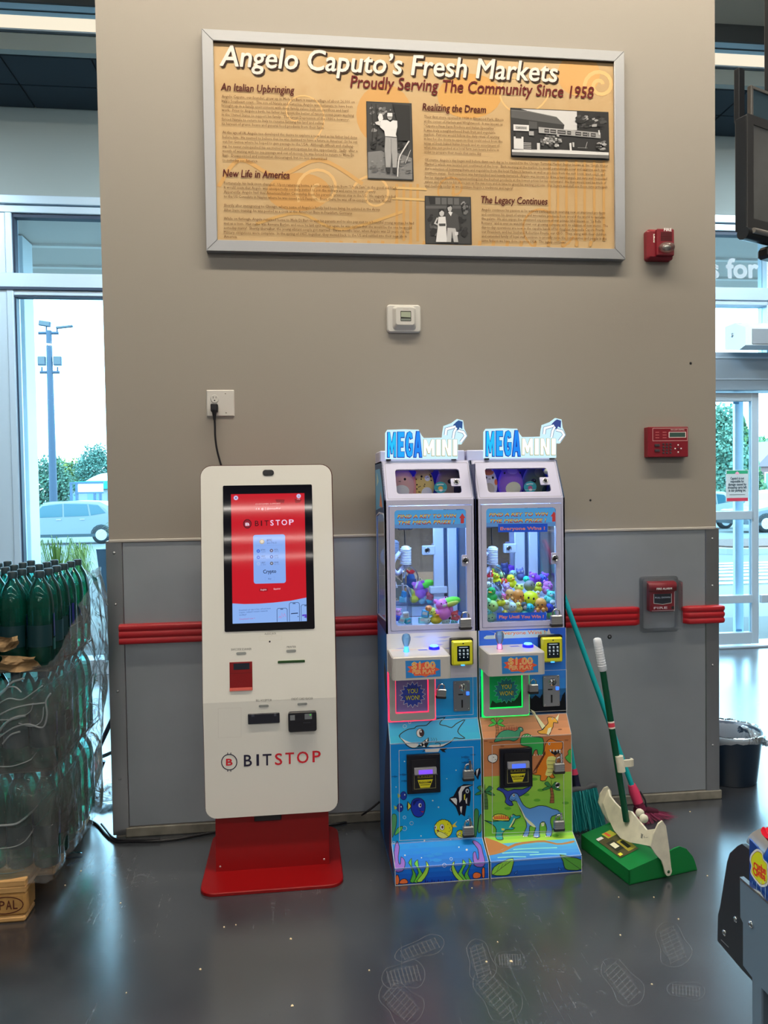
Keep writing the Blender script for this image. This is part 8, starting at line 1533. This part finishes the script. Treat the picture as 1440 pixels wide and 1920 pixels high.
B().m(mat('sign_white', (.75, .76, .76), .5)).box((a.x, 45, c.z), (c.x, 45.12, a.z)).build('board', sg_); m_sp = mat('sign_post', (.06, .10, .16), .6)
for x in (a.x-.35, a.x-.02, c.x-.5, c.x-.15): B().m(m_sp).box((x-.07, 44.95, GZ(45)), (x+.07, 45.1, a.z if x < a.x else c.z)).build('post', sg_)
B().m(m_sp).box((a.x-.42, 44.94, a.z), (c.x+.05, 45.13, a.z+.10)).build('top_rail', sg_); B().m(m_sp).box((a.x-.1, 44.94, c.z-.10), (c.x+.05, 45.13, c.z)).build('bottom_rail', sg_)
a, c = TR(1421, 868, 60), TR(1452, 868, 60); t, z0 = block('house', 'pinkish brick house seen past the open door edge', a.x, a.x+9, 60, TR(1425, 875, 60).z-GZ(60), 'b08a88', '')
zt1 = TR(1425, 875, 60).z; B().m(mat('house_gable', hx('b4a0a8', .4), .8)).prism([(a.x-.3, zt1), (a.x+2.2, zt1+2.4), (a.x+9, zt1+2.4), (a.x+9.3, zt1)], lambda x, z, d: Vector((x, 60+d, z)), -.2, 8).build('roof', t)
for x in (a.x+.7, a.x+3.5): f = B().m(mat('win_frame', (.6, .6, .6), .5)).box((x-.08, 59.9, zt1-2.2), (x+.78, 60.02, zt1-.5)).build('window', t); B().m(mat('shop_window')).box((x, 59.88, zt1-2.1), (x+.7, 59.9, zt1-.6)).build('pane', f)
# trees
def tree(nm, lab, cx_, Y, zc, rx, rz, cols_, seed, conif=False):
    z0 = GZ(Y); t = thing(nm, (cx_, Y, z0), lab, 'tree'); r = random.Random(seed); B().m(mat('bark', (.10, .08, .06), .9)).tube([(cx_, Y, z0), (cx_+.1, Y, zc)], [.25, .12], 8).build('trunk', t)
    for ci, hc in enumerate(cols_):
        b = B().m(mat('leaf_'+hc, tuple(min(.9, c*.55+.03) for c in hx(hc)), .8))
        for _ in range(2200):
            if conif: h_ = r.random(); z = zc-rz+2*rz*h_; rr = rx*(1-h_)*.95+.1; an = r.uniform(0, 6.28); q = rr*r.random()**.4; p = Vector((cx_+q*math.cos(an), Y+q*math.sin(an), z))
            else:
                an, ph = r.uniform(0, 6.28), math.acos(r.uniform(-1, 1)); q = r.uniform(.6, 1.0)*(1+.18*math.sin(3*an+seed)+.12*math.sin(5*ph)); p = Vector((cx_+rx*q*math.sin(ph)*math.cos(an), Y+rx*.8*q*math.sin(ph)*math.sin(an), zc+rz*q*math.cos(ph)))
            s_ = r.uniform(.09, .19)*max(1, rx/2.6); n1 = Vector((r.gauss(0, 1), r.gauss(0, 1), r.gauss(0, 1))).normalized(); e = n1.orthogonal().normalized()*s_; g_ = n1.cross(e)*.8
            b.add([p+e, p+g_, p-e, p-g_], [[0, 1, 2, 3]], False)
        b.build('foliage', t, kind='stuff')
a = TR(124, 892, 112); tree('tree', 'broad yellow-green tree behind the teal-roofed building', a.x, 112, a.z-1.0, 3.4, 3.0, ('a8b44a', '7c9a4c', '5a8458'), 1)
a = TR(91, 912, 70); tree('tree', 'dark green tree left of the light pole, beyond the car park', a.x, 70, a.z, 2.2, 2.4, ('5c8c6c', '4a7c66'), 2)
a = TR(181, 880, 102); tree('tree', 'tall blue-green tree behind the shop roof at the right', a.x, 102, a.z, 2.5, 2.9, ('5a9484', '6aa08c', '4c8470'), 3)
a = TR(1352, 850, 42); tree('tree', 'tall green tree behind the glass door, nearest the pier', a.x, 42, a.z-.2, 1.3, 2.8, ('7ab094', '5c9c84', '8cbc9c'), 4)
a = TR(1388, 855, 44); tree('tree', 'pointed green tree in the middle of the glass door', a.x, 44, a.z-.2, 1.9, 3.0, ('84b46c', '6ca074', '5c9878'), 5, True)
a = TR(1442, 850, 76); tree('tree', 'light green tree behind the brick house', a.x, 76, a.z, 2.6, 1.8, ('8cc084', '6cae80'), 6)
# kerbed island and the marked lane
a, c = TR(1340, 1030, 12), TR(1450, 1030, 12); ky = 14.5
isl = B().m(mat('kerb', (.28, .29, .28), .8)); isl.prism(rrect(a.x+1.0, ky-1.2, a.x+5.2, ky+1.6, .6, 6), lambda x, y, d: Vector((x, y, GZ(ky)+d)), 0, .16); io = isl.build('kerb_island', kind='structure'); B().m(mat('mulch', (.09, .05, .04), .95, noise=(20, .4))).prism(rrect(a.x+1.2, ky-1.0, a.x+5.0, ky+1.4, .5, 6), lambda x, y, d: Vector((x, y, GZ(ky)+d)), .16, .20).build('mulch', io)
for k in range(7): B().m(mat('lane_paint', (.55, .56, .55), .7)).box((5.5, 7.7+k*.55, GZ(7.7+k*.55)+.004), (12, 7.95+k*.55, GZ(7.7+k*.55)+.010)).build('trim_%d' % (6+k), kind='structure')
# notice on the glass door
a, c = aty(1361, 941, YF-.001), aty(1403, 881, YF-.001); nt_ = thing('door_notice', ((a.x+c.x)/2, YF, a.z), 'white parking notice with green top and red foot on the glass door', 'notice')
B().m(mat('notice_white', (.62, .68, .70), .5)).box((a.x, YF-.003, a.z), (c.x, YF-.0005, c.z)).build('sheet', nt_); w, h = c.x-a.x, c.z-a.z
A = Art(FY(YF-.003), P=lambda u, v: (a.x+w*u, a.z+h*v), base=.0006); A.fill([(.03, .88), (.97, .88), (.97, .98), (.03, .98)], mat('notice_green', hx('2c9a70', 1.2), .5)); A.fill([(.4, .9), (.5, .96), (.6, .9), (.5, .84)], q_('c07a90')); A.fill([(.03, .02), (.97, .02), (.97, .12), (.03, .12)], mat('notice_red', hx('c03a50', 1.2), .5))
for i, (s, u) in enumerate((('Caputo\u2019s is not', .2), ('responsible for', .2), ('damage caused by', .1), ('shopping carts left', .08), ('in our parking lot.', .12))): A.text(s, (u, .70-.095*i), (1-u, .70-.095*i), .032, mat('notice_ink', (.03, .06, .09), .5), .03)
A.line([(.15, .22), (.85, .22)], .004, mat('notice_ink')); A.build('lettering', nt_, kind='stuff')
